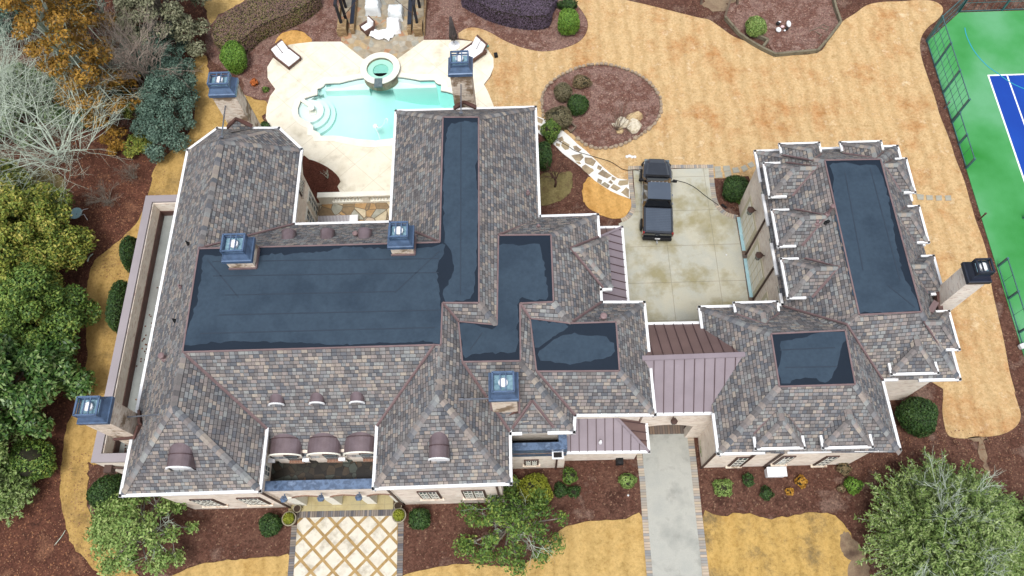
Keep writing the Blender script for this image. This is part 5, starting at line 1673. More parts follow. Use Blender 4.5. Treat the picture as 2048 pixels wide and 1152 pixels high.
# crickets and dark step flashing where chimneys meet roofs
mb = MB()
mb.poly([(-17.6, 28.1, 7.2), (-16.9, 26.9, 8.5), (-16.2, 28.1, 7.2)])
mb.poly([(-17.6, 28.1, 7.2), (-16.2, 28.1, 7.2), (-16.95, 28.45, 8.0)])
mb.slope_uv()
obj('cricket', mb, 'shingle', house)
for fm, segs in (('flash_dark', [((-17.7, 28.25, 7.2), (-16.95, 28.4, 7.9), (-16.2, 28.25, 7.2), .25, .1)]), ('flash_dark', [((-4.05, 29.2, 7.1), (-3.4, 29.3, 7.6), (-2.7, 29.2, 7.1), .25, .1)]),
                 ('flash_dark', [((-19.72, 9.4, 7.3), (-19.3, 9.9, 7.9), (-19.7, 10.7, 7.4), .12, .35)]), ('flash_dark', [((-21.0, 9.42, 7.0), (-20.3, 9.42, 7.15), (-19.72, 9.42, 7.3), .12, .14)]),
                 ('flash_dark', [((-1.85, 10.15, 7.7), (-1.2, 10.0, 7.4), (-.5, 10.15, 7.8), .12, .2)]), ('flash_dark', [((21.8, 17.2, 6.6), (21.85, 16.3, 7.0), (21.95, 15.4, 6.6), .25, .3)]),
                 ('flash', [((21.0, 17.9, 7.4), (21.25, 17.45, 7.45), (21.5, 17.0, 7.5), .3, .05)]), ('flash', [((21.0, 15.0, 7.4), (21.25, 15.3, 7.35), (21.5, 15.6, 7.3), .3, .05)]),
                 ('flash', [((-1.86, 10.15, 7.6), (-1.86, 10.7, 8.2), (-1.86, 11.3, 8.8), .1, .5)]), ('flash', [((-.48, 10.15, 7.8), (-.48, 10.7, 8.4), (-.48, 11.3, 9.0), .1, .5)])):
    mb = MB()
    for a, b, c, w_, h_ in segs:
        mb.bar(a, b, w_, h_)
        mb.bar(b, c, w_, h_)
    obj('chimney_flashing', mb, fm, house)
for (x0, x1, y0) in ((-14.9, -13.5, 17.1), (-6.73, -5.53, 17.62)):
    mb = MB()
    mb.bb(x0, x1, y0 - .03, y0 + .03, 10.4, 10.55)
    mb.bb(x1 - .03, x1 + .03, y0, y0 + 1.1, 10.4, 10.6)
    obj('chimney_flashing', mb, 'flash', house)
# --- garage doors on the court side
xg = gx + .35
def gdoor(ya, yb):
    mb = MB().bb(xg - .03, xg + .3, ya, yb, 0.02, 2.75)
    o = obj('garage_door_surround', mb, 'doorpaint', house)
    mb = MB().bb(xg - .05, xg - .02, ya + .3, yb - .3, 0.05, 2.5)
    d_ = obj('garage_door', mb, 'offwhite', house)
    mb = MB()
    for z in (.62, 1.25, 1.88):
        mb.bb(xg - .065, xg - .05, ya + .3, yb - .3, z - .015, z + .015)
    for k in (1, 2, 3):
        y_ = ya + .3 + (yb - ya - .6) * k / 4
        mb.bb(xg - .067, xg - .05, y_ - .015, y_ + .015, .05, 2.5)
    obj('panel_joint', mb, 'doorpaint', d_)
    mb = MB().bb(xg - .25, xg - .03, ya + .05, yb - .05, 0.04, 0.075)
    obj('door_sill', mb, 'bluish', house)
ys = [PX(*uv('B6', x, y), xg).y for x, y in ((165, 405), (200, 700), (212, 745), (268, 1055))]
gdoor(ys[1] - .0, ys[0])
gdoor(ys[3] + .0, ys[2])
gdoor(ys[3] - 3.5, ys[3] - .75)
for (x, y) in ((262, 362), (328, 722)):
    q = PX(*uv('B6', x, y), xg - .2)
    lantern((xg, q.y, q.z), (-1, 0), 1.25)
# --- balustrade of the pool terrace, terrace door, courtyard windows
bl = thing('balustrade', 'cream stone balustrade with short balusters along the pool terrace', 'balustrade', (-10, 26.8, .6))
mb = MB().bb(-13.6, -7.1, 26.6, 26.98, 1.42, 1.56)
obj('top_rail', mb, 'offwhite', bl)
mb = MB().bb(-13.6, -7.1, 26.64, 26.94, 0, 0.78)
obj('plinth', mb, 'offwhite', bl)
for xa, xb in ((-13.6, -12.75), (-10.7, -10.25), (-8.55, -8.2)):
    mb = MB().bb(xa, xb, 26.65, 26.93, .78, 1.42)
    obj('pier', mb, 'offwhite', bl)
k = 0
for xa, xb in ((-12.75, -10.7), (-10.25, -8.55), (-8.2, -7.2)):
    n = int((xb - xa) / .21)
    for i in range(n):
        x_ = xa + (xb - xa) * (i + .5) / n
        if k == 0:
            mb = MB().lathe((0, 0, 0), [(.06, 0), (.06, .06), (.035, .1), (.075, .26), (.03, .48), (.06, .56), (.06, .64)], 10)
            b0 = obj('baluster', mb, 'offwhite', bl, True, local=True)
        else:
            b0 = b0.copy()
            COL.objects.link(b0)
        b0.location = V(x_, 26.79, .78) - wloc(bl)
        k += 1
for (y_, z_) in ((25.9, 1.9), (24.6, 1.9)):
    window((-13.75 + .0, y_, z_), 1.0, 2.2, (1, 0), 1, frame='offwhite', sill=False)
window((-13.75, 8.05, 5.4), .75, 1.5, (1, 0), 1, frame='offwhite', sill=False)
window((-13.75, 25.6, 5.0), 1.1, 1.5, (1, 0), 2, frame='brown')
# ------------------------------------------------------------------ OBJECTS
import numpy as np
def gp(k, x, y, z=0.0):
    return P(*uv(k, x, y), z)
# pickup truck (local +y = forward)
def truck():
    r_, f_ = P(1315, 470, .9), P(1313.5, 322, 1.0)
    c = (r_ + f_) / 2
    rz = math.atan2(-(f_.x - r_.x), (f_.y - r_.y))
    t = thing('pickup_truck', 'black crew-cab pickup truck with covered bed parked on the courtyard driveway', 'pickup truck', (c.x, c.y, .045), rz)
    secs = [(2.97, .52, .90), (2.88, .70, 1.02), (2.68, .84, 1.10), (2.3, .93, 1.17), (1.6, .98, 1.22), (1.2, .98, 1.24), (-.9, .98, 1.24), (-1.2, .985, 1.27), (-2.7, .985, 1.27), (-2.85, .97, 1.25), (-2.9, .90, 1.18)]
    mb = MB()
    rings = []
    for y, h, z in secs:
        zb = .5 if abs(y) < 2.8 else .58
        rings.append([V(-h + .04, y, zb), V(-h, y, .8), V(-h, y, z - .16), V(-h + .05, y, z - .05), V(-h + .16, y, z), V(h - .16, y, z), V(h - .05, y, z - .05), V(h, y, z - .16), V(h, y, .8), V(h - .04, y, zb)])
    for a, b in zip(rings, rings[1:]):
        for i in range(10):
            mb.poly([a[i], a[(i + 1) % 10], b[(i + 1) % 10], b[i]])
    mb.poly(rings[0])
    mb.poly(rings[-1][::-1])
    body = obj('body', mb, 'carpaint', t, local=True, bev=.035)
    # hood with raised centre
    mb = MB()
    hs = [(2.78, .44, 1.10), (2.5, .56, 1.19), (1.6, .66, 1.28), (1.5, .66, 1.28)]
    for (y0, h0, z0), (y1, h1, z1) in zip(hs, hs[1:]):
        mb.poly([(-h0, y0, z0), (h0, y0, z0), (h1, y1, z1), (-h1, y1, z1)])
        for s in (-1, 1):
            mb.poly([(s * h0, y0, z0), (s * (h0 + .1), y0, z0 - .06), (s * (h1 + .1), y1, z1 - .06), (s * h1, y1, z1)])
    obj('hood', mb, 'carpaint', t, local=True)
    mb = MB().bb(-.8, .8, 1.36, 1.52, 1.2, 1.262)
    obj('cowl', mb, 'rubber', t, local=True)
    for s in (-1, 1):
        mb = MB().bar((s * .12, 1.44, 1.28), (s * .62, 1.34, 1.3), .03)
        obj('wiper', mb, 'rubber', t, local=True)
    # cab
    b_ = [(-.90, 1.36, 1.22), (.90, 1.36, 1.22), (.92, -.98, 1.24), (-.92, -.98, 1.24)]
    u_ = [(-.72, .50, 1.86), (.72, .50, 1.86), (.73, -.72, 1.86), (-.73, -.72, 1.86)]
    mb = MB()
    for i in range(4):
        mb.poly([b_[i], b_[(i + 1) % 4], u_[(i + 1) % 4], u_[i]])
    cab = obj('cab', mb, 'carpaint', t, local=True, bev=.03)
    mb = MB()
    rr = [(-.72, .50), (-.74, .2), (-.74, -.5), (-.73, -.72), (.73, -.72), (.74, -.5), (.74, .2), (.72, .50), (.4, .56), (-.4, .56)]
    mb.prism(ccw([V(x, y, 0) for x, y in rr]) and [(p.x, p.y) for p in ccw([V(x, y, 0) for x, y in rr])], 1.84, 1.895)
    rf_ = obj('roof_panel', mb, 'tonneau', t, local=True)  # paler than the black body: sky sheen put into the roof colour
    def glassq(name, q):
        q = [Vector(p) for p in q]
        n = (q[1] - q[0]).cross(q[2] - q[0]).normalized()
        c0 = sum(q, Vector()) / 4
        q = [c0 + (p - c0) * .9 + n * .012 for p in q]
        mb = MB().poly(q)
        obj(name, mb, 'carglass', t, local=True)
    glassq('windshield', [b_[1], b_[0], u_[0], u_[1]])
    glassq('rear_window', [b_[3], b_[2], u_[2], u_[3]])
    for s, (i, j) in ((1, (1, 2)), (-1, (3, 0))):
        B0, B1, U0, U1 = Vector(b_[i]), Vector(b_[j]), Vector(u_[i]), Vector(u_[j])
        for a, b in ((.03, .5), (.52, .97)):
            glassq('side_window', [B0.lerp(B1, b), B0.lerp(B1, a), U0.lerp(U1, a), U0.lerp(U1, b)])
    for s in (-1, 1):
        mb = MB().box((s * 1.10, 1.02, 1.32), (.3, .12, .2))
        mb.bar((s * .9, 1.0, 1.25), (s * 1.05, 1.02, 1.3), .06)
        obj('mirror', mb, 'rubber', t, bev=.02, local=True)
    for x in (-.5, -.25, 0, .25, .5):
        mb = MB().box((x, .55, 1.9), (.07, .05, .035))
        obj('roof_light', mb, 'chrome', t, local=True)
    mb = MB().bb(-.82, .82, -2.74, -1.08, 1.27, 1.31)
    tn = obj('tonneau_cover', mb, 'tonneau', t, local=True)
    mb = MB()
    for s in (-1, 1):
        mb.bb(s * .83 - .025, s * .83 + .025, -2.74, -1.08, 1.28, 1.325)
    for k in range(13):
        y_ = -1.15 - k * .125
        mb.bb(-.8, .8, y_ - .004, y_ + .004, 1.308, 1.313)
    obj('cover_rail', mb, 'carpaint', tn, local=True)
    mb = MB().bb(-.93, .93, -3.05, -2.88, .52, .74)
    rb = obj('rear_bumper', mb, 'rubber', t, local=True, bev=.03)
    mb = MB().bb(-.16, .16, -3.07, -3.05, .74, .88)
    obj('license_plate', mb, 'utility', t, local=True)
    mb = MB().bar((0, -3.0, .55), (0, -3.28, .55), .06)
    mb.lathe((0, -3.25, .55), [(.03, 0), (.05, .04), (.05, .09), (.03, .13)], 10)
    obj('tow_hitch', mb, 'chrome', t, local=True)
    mb = MB().bb(-.7, .7, 2.86, 3.04, .52, .78).bar((-.7, 2.95, .65), (-.95, 2.6, .65), .16, .24).bar((.7, 2.95, .65), (.95, 2.6, .65), .16, .24)
    obj('front_bumper', mb, 'rubber', t, local=True, bev=.03)
    mb = MB().bb(-.5, .5, 2.93, 2.97, .75, .95)
    obj('grille', mb, 'rubber', t, local=True)
    for s in (-1, 1):
        mb = MB().box((s * .92, -2.82, 1.06), (.12, .12, .34))
        obj('taillight', mb, 'red', t, local=True)
        mb = MB().box((s * .72, 2.76, .95), (.22, .22, .16))
        obj('headlight', mb, 'glass', t, local=True)
        for y_ in (.1, -.55):
            mb = MB().box((s * .995, y_, 1.08), (.03, .16, .035))
            obj('door_handle', mb, 'chrome', t, local=True)
        for y_ in (1.95, -1.85):
            m4 = Matrix.Rotation(math.pi / 2, 3, 'Y')
            mb = MB().lathe((0, 0, 0), [(.26, -.14), (.39, -.12), (.42, -.06), (.42, .06), (.39, .12), (.26, .14)], 22)
            mb.v = [m4 @ v + V(s * .93, y_, .42) for v in mb.v]
            wh = obj('wheel', mb, 'rubber', t, local=True)
            mb = MB().lathe((0, 0, 0), [(.25, .0), (.25, .145), (.1, .12)], 12)
            mb.v = [Matrix.Rotation(s * math.pi / 2, 3, 'Y') @ v + V(s * .93, y_, .42) for v in mb.v]
            obj('rim', mb, 'chrome', wh, local=True)
    return t
truck()
def hose(name, k, coords, r, label, cat, mat='rubber', z=.085):
    p = smooth([gp(k, coords[i], coords[i + 1], z) for i in range(0, len(coords), 2)], 5, False)
    return tag(obj(name, MB().tube(p, r, n=6), mat, smooth_=True), label, cat)
hose('cable', 'B5', (220, 482, 360, 560, 440, 612, 560, 650, 700, 692, 820, 728, 900, 775, 960, 812, 1020, 825, 1100, 822, 1170, 842), .022, 'long black cable running from the garden path to the left side of the truck', 'cable')
hose('cable', 'TR', (960, 340, 1020, 356, 1120, 385, 1220, 440, 1320, 520, 1420, 592, 1482, 638), .022, 'black cable curving over the driveway from the truck mirror to the mulch', 'cable')
mb = MB().bar(gp('TR', 1515, 625, .12), gp('TR', 1575, 665, .12), .12, .14)
tag(obj('cable_reel', mb, 'rubber', bev=.03), 'small black box lying in the mulch at the cable end', 'box')
for i, (x, y) in enumerate(((425, 83), (453, 75), (481, 86), (513, 86))):
    c = gp('TR', x, y)
    mb = MB().lathe((0, 0, 0), [(.10, 0), (.12, .05), (.08, .1), (.02, .12)], 14)
    o = obj('garden_light', mb, 'white', None, True)
    o.location = (c.x, c.y, .03)
    tag(o, ['leftmost', 'second from left', 'third from left', 'rightmost'][i] + ' of four small white domes on the lawn above the truck', 'garden light', 'white domes on the lawn by the driveway')
# double chaise loungers
def chaise(c, rz, label, group):
    t = thing('chaise_lounge', label, 'lounger', (c.x, c.y, .06), rz, group)
    mb = MB().bb(-.62, .62, -.75, .95, .18, .32)
    mb.bb(-.66, -.58, -.8, .95, .18, .5)
    mb.bb(.58, .66, -.8, .95, .18, .5)
    obj('frame', mb, 'wicker', t, local=True)
    for sx in (-.56, .56):
        for sy in (-.7, .85):
            mb = MB().bb(sx - .04, sx + .04, sy - .04, sy + .04, 0, .2)
            obj('leg', mb, 'wicker', t, local=True)
    mb = MB().bb(-.56, .56, -.35, .93, .32, .44)
    obj('seat_cushion', mb, 'fabric', t, local=True, bev=.03)
    tl = Matrix.Rotation(R_(-58), 3, 'X')
    mb = MB().box((0, -.72, .62), (1.2, .06, .85), tilt=Matrix.Rotation(R_(38), 3, 'X'))
    obj('backrest', mb, 'wicker', t, local=True)
    for s in (-1, 1):
        mb = MB().box((s * .29, -.60, .66), (.52, .12, .7), tilt=Matrix.Rotation(R_(38), 3, 'X'))
        obj('back_cushion', mb, 'fabric', t, local=True, bev=.03)
    return t
chaise(P(573, 114, .3), R_(137 + 90), 'double chaise with white cushions on the left end of the pool deck', 'double chaises on the pool deck')
chaise(P(946, 106, .3), R_(130), 'double chaise half hidden behind the chimney, its brown back turned to the lawn', 'double chaises on the pool deck')
# closed umbrella
c = P(909, 93)
t = thing('parasol', 'closed dark grey parasol on a round white base beside the pool chimney', 'parasol', (c.x, c.y, .06))
obj('base', MB().lathe((c.x, c.y, .06), [(.42, 0), (.42, .07), (.1, .12), (.06, .3)], 24), 'white', t)
obj('pole', MB().tube([(c.x, c.y, .1), (c.x, c.y, 3.05)], .03), 'brown', t)
mb = MB()
for k in range(9):
    a = k * 2 * math.pi / 9
    mb.tube([(c.x + .05 * math.cos(a), c.y + .05 * math.sin(a), 3.0), (c.x + .13 * math.cos(a), c.y + .13 * math.sin(a), 2.2), (c.x + .22 * math.cos(a), c.y + .22 * math.sin(a), 1.4), (c.x + .26 * math.cos(a + .2), c.y + .26 * math.sin(a + .2), .95)], .05, .08, n=6)
M['canopy'] = noisy('parasol_canvas', [C(66, 60, 60), C(90, 82, 80)], 4, .9)
obj('canopy', mb, 'canopy', t, True)
c = P(974, 94)
tag(obj('skimmer_lid', MB().box((c.x, c.y, .085), (.28, .2, .05), .6), 'skimmer'), 'teal square lid set at the edge of the pool deck', 'lid')
c = P(992, 113)
tag(obj('speaker_box', MB().box((c.x, c.y, .15), (.26, .36, .25), .15), 'rubber', bev=.03), 'small black box with white tag standing on the lawn beside the deck', 'speaker')
# terrace sunbed
t = thing('sunbed', 'grey slatted sunbed with white headrest lying on the stone terrace', 'lounger', tuple(P(678, 440, .9)))
a, b, c = P(636, 441, .95), P(699, 439, .95), P(716, 438, .95)
obj('bed', MB().bar(a, b, .62, .1), 'coping', t)
obj('headrest', MB().bar(b, c, .62, .14), 'fabric', t, bev=.02)
mb = MB()
for i in range(22):
    q = a.lerp(b, (i + .5) / 22)
    mb.box((q.x, q.y, q.z + .055), (.02, .6, .02))
obj('slat', mb, 'utility', t)
for sx in (.05, .95):
    for sy in (-.25, .25):
        q = a.lerp(c, sx)
        obj('leg', MB().bb(q.x - .03, q.x + .03, q.y + sy - .03, q.y + sy + .03, .6, .92), 'coping', t)
# pavilion at the top of the pool deck
def pvp(x, y, z=0):
    return gp('PV', x, y, z)
ZP = .85
L0, R0 = pvp(245, 520, .45), pvp(1650, 520, .45)
t = thing('pavilion', 'open garden pavilion with brick piers, low brick walls and black timber posts', 'pavilion', ((L0.x + R0.x) / 2, L0.y, 0))
for s, q in ((1, L0), (-1, R0)):
    xx = q.x
    obj('pier', MB().bb(xx - .35, xx + .3, q.y - .5, q.y + .5, 0, ZP), 'brick_old', t)
    xi = xx + s * .55
    obj('low_wall', MB().bb(min(xi, xi + s * .3), max(xi, xi + s * .3), q.y - .3, q.y + 5, 0, .62), 'brick_old', t)
    cp_ = obj('wall_cap', MB().bb(min(xi, xi + s * .26) - .02, max(xi, xi + s * .26) + .02, q.y + .2, q.y + 5, .62, .7), 'navy', t)
    for dx, dy in ((-.08, .15), (.18 * s, .75), (-.05, 2.4)):
        obj('post', MB().bb(xx + dx - .09, xx + dx + .09, q.y + dy - .09, q.y + dy + .09, ZP if dy < .5 else 0, 2.9), 'blackwood', t)
    obj('beam', MB().bb(xx - .1, xx + .1, q.y - .3, q.y + 5, 2.9, 3.1), 'blackwood', t)
    a, b = pvp(235 if s > 0 else 1620, 320, 1.0), pvp(520 if s > 0 else 1200, -20, 2.2)
    obj('chain', MB().tube([a, b], .025, n=5), 'brown', t)
    obj('outer_wall', MB().bb(xx - s * .42 - .05, xx - s * .42 + .05, q.y - .4, q.y + 5, 0, .5), 'brick_old', t)
obj('beam', MB().bb(L0.x - .5, R0.x + .5, L0.y + 1.4, L0.y + 1.6, 3.1, 3.3), 'blackwood', t)
obj('beam', MB().bb(L0.x - .5, R0.x + .5, L0.y + 3.4, L0.y + 3.6, 3.1, 3.3), 'blackwood', t)
rnd = random.Random(11)
def drape(name, quad, z1, label, cat, group=None, mat='cover', flare=.12, jit=.03, z0=0.08, shape=None):
    """cloth cover over furniture: quad footprint (world pts, ccw)"""
    q = ccw(quad)
    c = sum(q, Vector()) / len(q)
    n = 7
    loop = []
    for i in range(len(q)):
        a, b = q[i], q[(i + 1) % len(q)]
        loop += [a.lerp(b, k / n) for k in range(n)]
    mb = MB()
    lv = []
    for z, s in ((z0, 1 + flare), (z0 + (z1 - z0) * .45, 1 + flare * .4), (z1 - .06, 1.0), (z1, .9), (z1 + .02, .5)):
        lv.append([V(c.x + (p.x - c.x) * s + rnd.gauss(0, jit), c.y + (p.y - c.y) * s + rnd.gauss(0, jit), z + (shape(p) if shape and z > z0 + .1 else 0) + rnd.gauss(0, jit * .4)) for p in loop])
    N_ = len(loop)
    st = 0
    for l in lv:
        mb.v += l
    for r in range(len(lv) - 1):
        for i in range(N_):
            mb.f.append([r * N_ + i, r * N_ + (i + 1) % N_, (r + 1) * N_ + (i + 1) % N_, (r + 1) * N_ + i])
            mb.uv.append(None)
    mb.poly(lv[-1])
    o = obj(name, mb, mat, None, True)
    c0 = V(c.x, c.y, 0)
    for v_ in o.data.vertices:
        v_.co -= c0
    o.location = c0
    return tag(o, label, cat, group)
GC = 'covered patio furniture under the pavilion'
drape('covered_chair', [pvp(690, 300), pvp(940, 310), pvp(930, 60), pvp(720, 50)], 1.0, 'tall pale grey furniture cover at the back left of the pavilion', 'covered chair', GC)
drape('covered_sofa', [pvp(1100, 330, .2), pvp(1340, 370, .2), pvp(1360, 170, .2), pvp(1110, 180, .2)], .75, 'pale grey cover with two rounded arms at the back right of the pavilion', 'covered chair', GC)
drape('covered_ottoman', [pvp(1075, 640, .1), pvp(1310, 610, .1), pvp(1290, 360, .3), pvp(1060, 360, .3)], .55, 'bright white square furniture cover nearest the spa', 'covered table', GC, 'fabric')
mb = MB()
q0 = pvp(960, 630, .35)
for i in range(13):
    for j in range(9):
        pass
g_ = []
W_, H_ = 15, 11
for j in range(H_ + 1):
    for i in range(W_ + 1):
        u, v = i / W_ - .5, j / H_ - .5
        g_.append(V(q0.x + u * 1.5 + .25 * v + .1 * math.sin(5 * v), q0.y - u * .55 + v * .75 + .12 * math.sin(6 * u), .38 + .10 * math.sin(9 * u + 3 * v) + .07 * math.sin(14 * v - 5 * u) + rnd.gauss(0, .025) - .3 * max(0, abs(u) * 2 - .7) - .3 * max(0, abs(v) * 2 - .7)))
mb.v = g_
for j in range(H_):
    for i in range(W_):
        a = j * (W_ + 1) + i
        mb.f.append([a, a + 1, a + W_ + 2, a + W_ + 1])
        mb.uv.append(None)
tag(obj('dust_sheet', mb, 'fabric', None, True), 'crumpled white dust sheet sliding off the furniture onto the flagstones', 'sheet')
cc = pvp(700, 540, .3)
t = thing('patio_chair', 'brown wicker patio chair with white cushion at the left of the pavilion furniture', 'chair', (cc.x, cc.y, .07), R_(-140 + 90), GC)
obj('frame', MB().bb(-.38, .38, -.38, .38, .1, .36).bb(-.42, -.34, -.4, .4, .1, .6).bb(.34, .42, -.4, .4, .1, .6), 'wicker', t, local=True)
obj('seat_cushion', MB().bb(-.33, .33, -.34, .36, .36, .48), 'fabric', t, local=True, bev=.03)
obj('backrest', MB().box((0, .45, .6), (.8, .08, .7), tilt=Matrix.Rotation(R_(-15), 3, 'X')), 'wicker', t, local=True)
obj('back_cushion', MB().box((0, .36, .68), (.66, .14, .55), tilt=Matrix.Rotation(R_(-15), 3, 'X')), 'fabric', t, local=True, bev=.03)
for sx in (-.34, .34):
    for sy in (-.34, .34):
        obj('leg', MB().bb(sx - .03, sx + .03, sy - .03, sy + .03, 0, .12), 'wicker', t, local=True)
# planters
def planter(k, x, y, r, h, label, plant):
    c = gp(k, x, y, h * .6)
    t = thing('planter', label, 'planter', (c.x, c.y, .06), 0, 'planters at the front porch')
    obj('pot', MB().lathe((c.x, c.y, .06), [(r * .65, 0), (r * .75, .05), (r * .95, h * .7), (r * 1.08, h * .9), (r * 1.08, h), (r * .9, h), (r * .88, h - .06), (.02, h - .06)], 24), 'terracotta', t, True)
    obj('soil', MB().lathe((c.x, c.y, .06), [(r * .88, h - .05), (.01, h - .04)], 20), 'soil', t)
    return t, c
planter('B2', 432, 942, .22, .45, 'small empty stone pot left of the porch steps', None)
planter('B2', 1436, 915, .22, .45, 'small empty stone pot right of the porch steps', None)
pl_a = planter('B2', 355, 1045, .38, .6, 'large round stone planter with a clipped yellow-green bush, left of the entry walk', 1)
pl_b = planter('B2', 1450, 1012, .38, .6, 'large round stone planter with a clipped yellow-green bush, right of the entry walk', 1)
# utility items
c = gp('L4', 842, 510, .5)
t = thing('condenser_box', 'white metal utility box standing against the front block wall', 'utility box', (c.x, c.y, 0))
obj('cabinet', MB().bb(c.x - .52, c.x + .52, c.y - .22, c.y + .25, .05, .65), 'utility', t, bev=.03)
obj('lid', MB().box((c.x, c.y, .69), (1.1, .54, .07), tilt=Matrix.Rotation(R_(6), 3, 'X')), 'utility', t)
obj('vent_grille', MB().bb(c.x - .45, c.x + .45, c.y + .26, c.y + .32, .2, .55), 'dark', t)
c = gp('L3', 1064, 545, .2)
tag(obj('meter_box', MB().bb(c.x - .2, c.x + .2, c.y - .15, c.y + .2, 0, .45).lathe((c.x, c.y, .42), [(.2, 0), (.16, .1), (.05, .14)], 12), 'rubber'), 'small black bin against the wall below the side porch roof', 'bin')
c = P(153, 428, .4)
t = thing('garden_dish', 'pale blue round dish with thin wire arms in the leaf litter', 'dish', (c.x, c.y, 0))
obj('dish', MB().lathe((c.x, c.y, .35), [(.02, 0), (.3, .05), (.44, .16), (.40, .15), (.02, .04)], 24), 'bluish', t, True)
obj('stake', MB().tube([(c.x, c.y, 0), (c.x, c.y, .4)], .04), 'rod', t)
obj('wire_arm', MB().tube([(c.x + .3, c.y - .1, .5), (c.x + .6, c.y + .15, .7), (c.x + .7, c.y + .4, .4)], .02, n=5).tube([(c.x + .3, c.y - .2, .5), (c.x + .65, c.y - .15, .6), (c.x + .8, c.y - .45, .3)], .02, n=5), 'utility', t)
tag(obj('fallen_stick', MB().tube(smooth([gp('Z5', 480, 392, .05), gp('Z5', 490, 368, .06), gp('Z5', 510, 350, .07)], 4, False), .05, .035, n=6), 'bark_pale'), 'short whitish stick lying at the lawn edge near the evergreen trees', 'stick')
tag(obj('fallen_stick', MB().tube(smooth([gp('L1', 305, 980, .05), gp('L1', 345, 930, .06), gp('L1', 365, 897, .05)], 4, False), .02, .015, n=5), 'bark_pale'), 'long thin pale stick lying in the leaf litter at the lower left', 'stick')
# wooden square frame, boulders
q = [gp('B5', 388, 305, .15), gp('B5', 450, 352, .15), gp('B5', 395, 408, .15), gp('B5', 350, 360, .15)]
mb = MB()
for i in range(4):
    mb.bar(q[i], q[(i + 1) % 4], .09, .2)
tag(obj('open_box', mb, 'wood'), 'small square open wooden box at the path edge of the stone ringed bed', 'wooden box')
def boulder(k, x, y, r, mat, label, seed):
    c = gp(k, x, y, r[2] * .4)
    rn = random.Random(seed)
    bm = bmesh.new()
    bmesh.ops.create_icosphere(bm, subdivisions=2, radius=1)
    for v in bm.verts:
        v.co = Vector((v.co.x * r[0], v.co.y * r[1], v.co.z * r[2])) * rn.uniform(.8, 1.15)
        v.co.z = min(v.co.z, r[2] * .62)
    me = bpy.data.meshes.new('boulder')
    bm.to_mesh(me)
    bm.free()
    me.materials.append(M[mat])
    o = bpy.data.objects.new('boulder', me)
    COL.objects.link(o)
    o.location = (c.x, c.y, r[2] * .3)
    o.rotation_euler = (0, 0, rn.uniform(0, 3))
    return tag(o, label, 'boulder', 'boulders in the stone ringed bed')
boulder('B5', 1085, 245, (.62, .5, .34), 'rock', 'tan boulder at the upper right of the rock group', 1)
boulder('B5', 1080, 345, (.62, .55, .45), 'rock_w', 'largest pale flat-topped boulder of the rock group', 2)
boulder('B5', 965, 300, (.42, .5, .34), 'rock_w', 'pale boulder behind the bare twigs', 3)
boulder('B5', 928, 395, (.26, .28, .2), 'rock', 'small boulder below the bare twigs', 4)
boulder('B5', 878, 330, (.16, .26, .16), 'rock_w', 'smallest upright pale stone left of the bare twigs', 5)
# stone ring
ring = smooth(pts(('Z3', 620, 640, 615, 590, 615, 540, 640, 480, 700, 430, 760, 398, 830, 370, 940, 356, 1040, 373, 1150, 420, 1222, 480, 1262, 540, 1264, 620, 1222, 690, 1160, 742, 1080, 787, 980, 817, 900, 814, 840, 790, 790, 748)), 8, False)
t = thing('stone_edging', 'low ring of rough brown stones round the oval mulch bed', 'stone edging', tuple(ring[0]))
proto = []
for s in range(5):
    rn = random.Random(40 + s)
    mb = MB()
    mb.blob((0, 0, 0), (.17, .12, .12), 8, 5, .16, rn)
    mb.v = [V(max(-.15, min(.15, v.x)), max(-.11, min(.11, v.y)), max(-.08, min(.1, v.z))) for v in mb.v]
    proto.append(mb)
acc, k = 0.0, 0
meshes = []
for a, b in zip(ring, ring[1:]):
    L = (b - a).length
    while acc < L:
        q = a.lerp(b, acc / L)
        if k < 5:
            o = obj('edging_stone', proto[k], 'edge_stone', t, local=True)
            meshes.append(o.data)
        else:
            o = bpy.data.objects.new('edging_stone', meshes[random.randrange(5)])
            COL.objects.link(o)
            o.parent = t
        o.location = V(q.x + random.gauss(0, .02), q.y + random.gauss(0, .02), .12) - V(ring[0].x, ring[0].y, 0)
        o.rotation_euler = (random.gauss(0, .15), random.gauss(0, .15), math.atan2((b - a).y, (b - a).x) + random.gauss(0, .15))
        sc = random.uniform(.8, 1.25)
        o.scale = (sc, sc * random.uniform(.8, 1.3), random.uniform(.8, 1.3))
        k += 1
        acc += .345 * sc
    acc -= L
# timber playground edging
OC = [gp('B7', x, y, .28) for x, y in ((325, 215), (505, 425), (650, 525), (800, 610), (965, 690), (1510, 640), (1660, 470), (1805, 275), (1740, 90), (1710, -40))]
t = thing('timber_edging', 'weathered grey timber edging round the mulch play area', 'timber edging', tuple(OC[0]))
for a, b in zip(OC, OC[1:]):
    obj('timber', MB().bar(a, b, .16, .14).bar(a - V(0, 0, .16), b - V(0, 0, .16), .17, .15), 'timber', t)
a, b, c = gp('B7', 870, 515, .28), gp('B7', 805, 600, .28), gp('B7', 740, 460, .28)
obj('timber', MB().bar(a, b, .16, .3).bar(c, a, .14, .3), 'timber', t)
p0 = gp('B7', 320, 215)
t = thing('swing_frame', 'grey wooden swing frame leg rising at the corner of the timber edging', 'play frame', tuple(p0))
obj('post', MB().bar(p0, p0 + V(.35, .9, 2.9), .16), 'wood', t)
obj('post', MB().bar(p0 + V(1.1, 1.2, 0), p0 + V(.35, .9, 2.9), .14), 'wood', t)
obj('crossbeam', MB().bar(p0 + V(.35, .9, 2.9), p0 + V(.5, 4.2, 2.9), .16), 'wood', t)
c0 = gp('B7', 0, 0)
p1 = gp('F', 1402, 8)
t = thing('swing_frame', 'dark wooden post at the top edge left of the play area', 'play frame', tuple(p1))
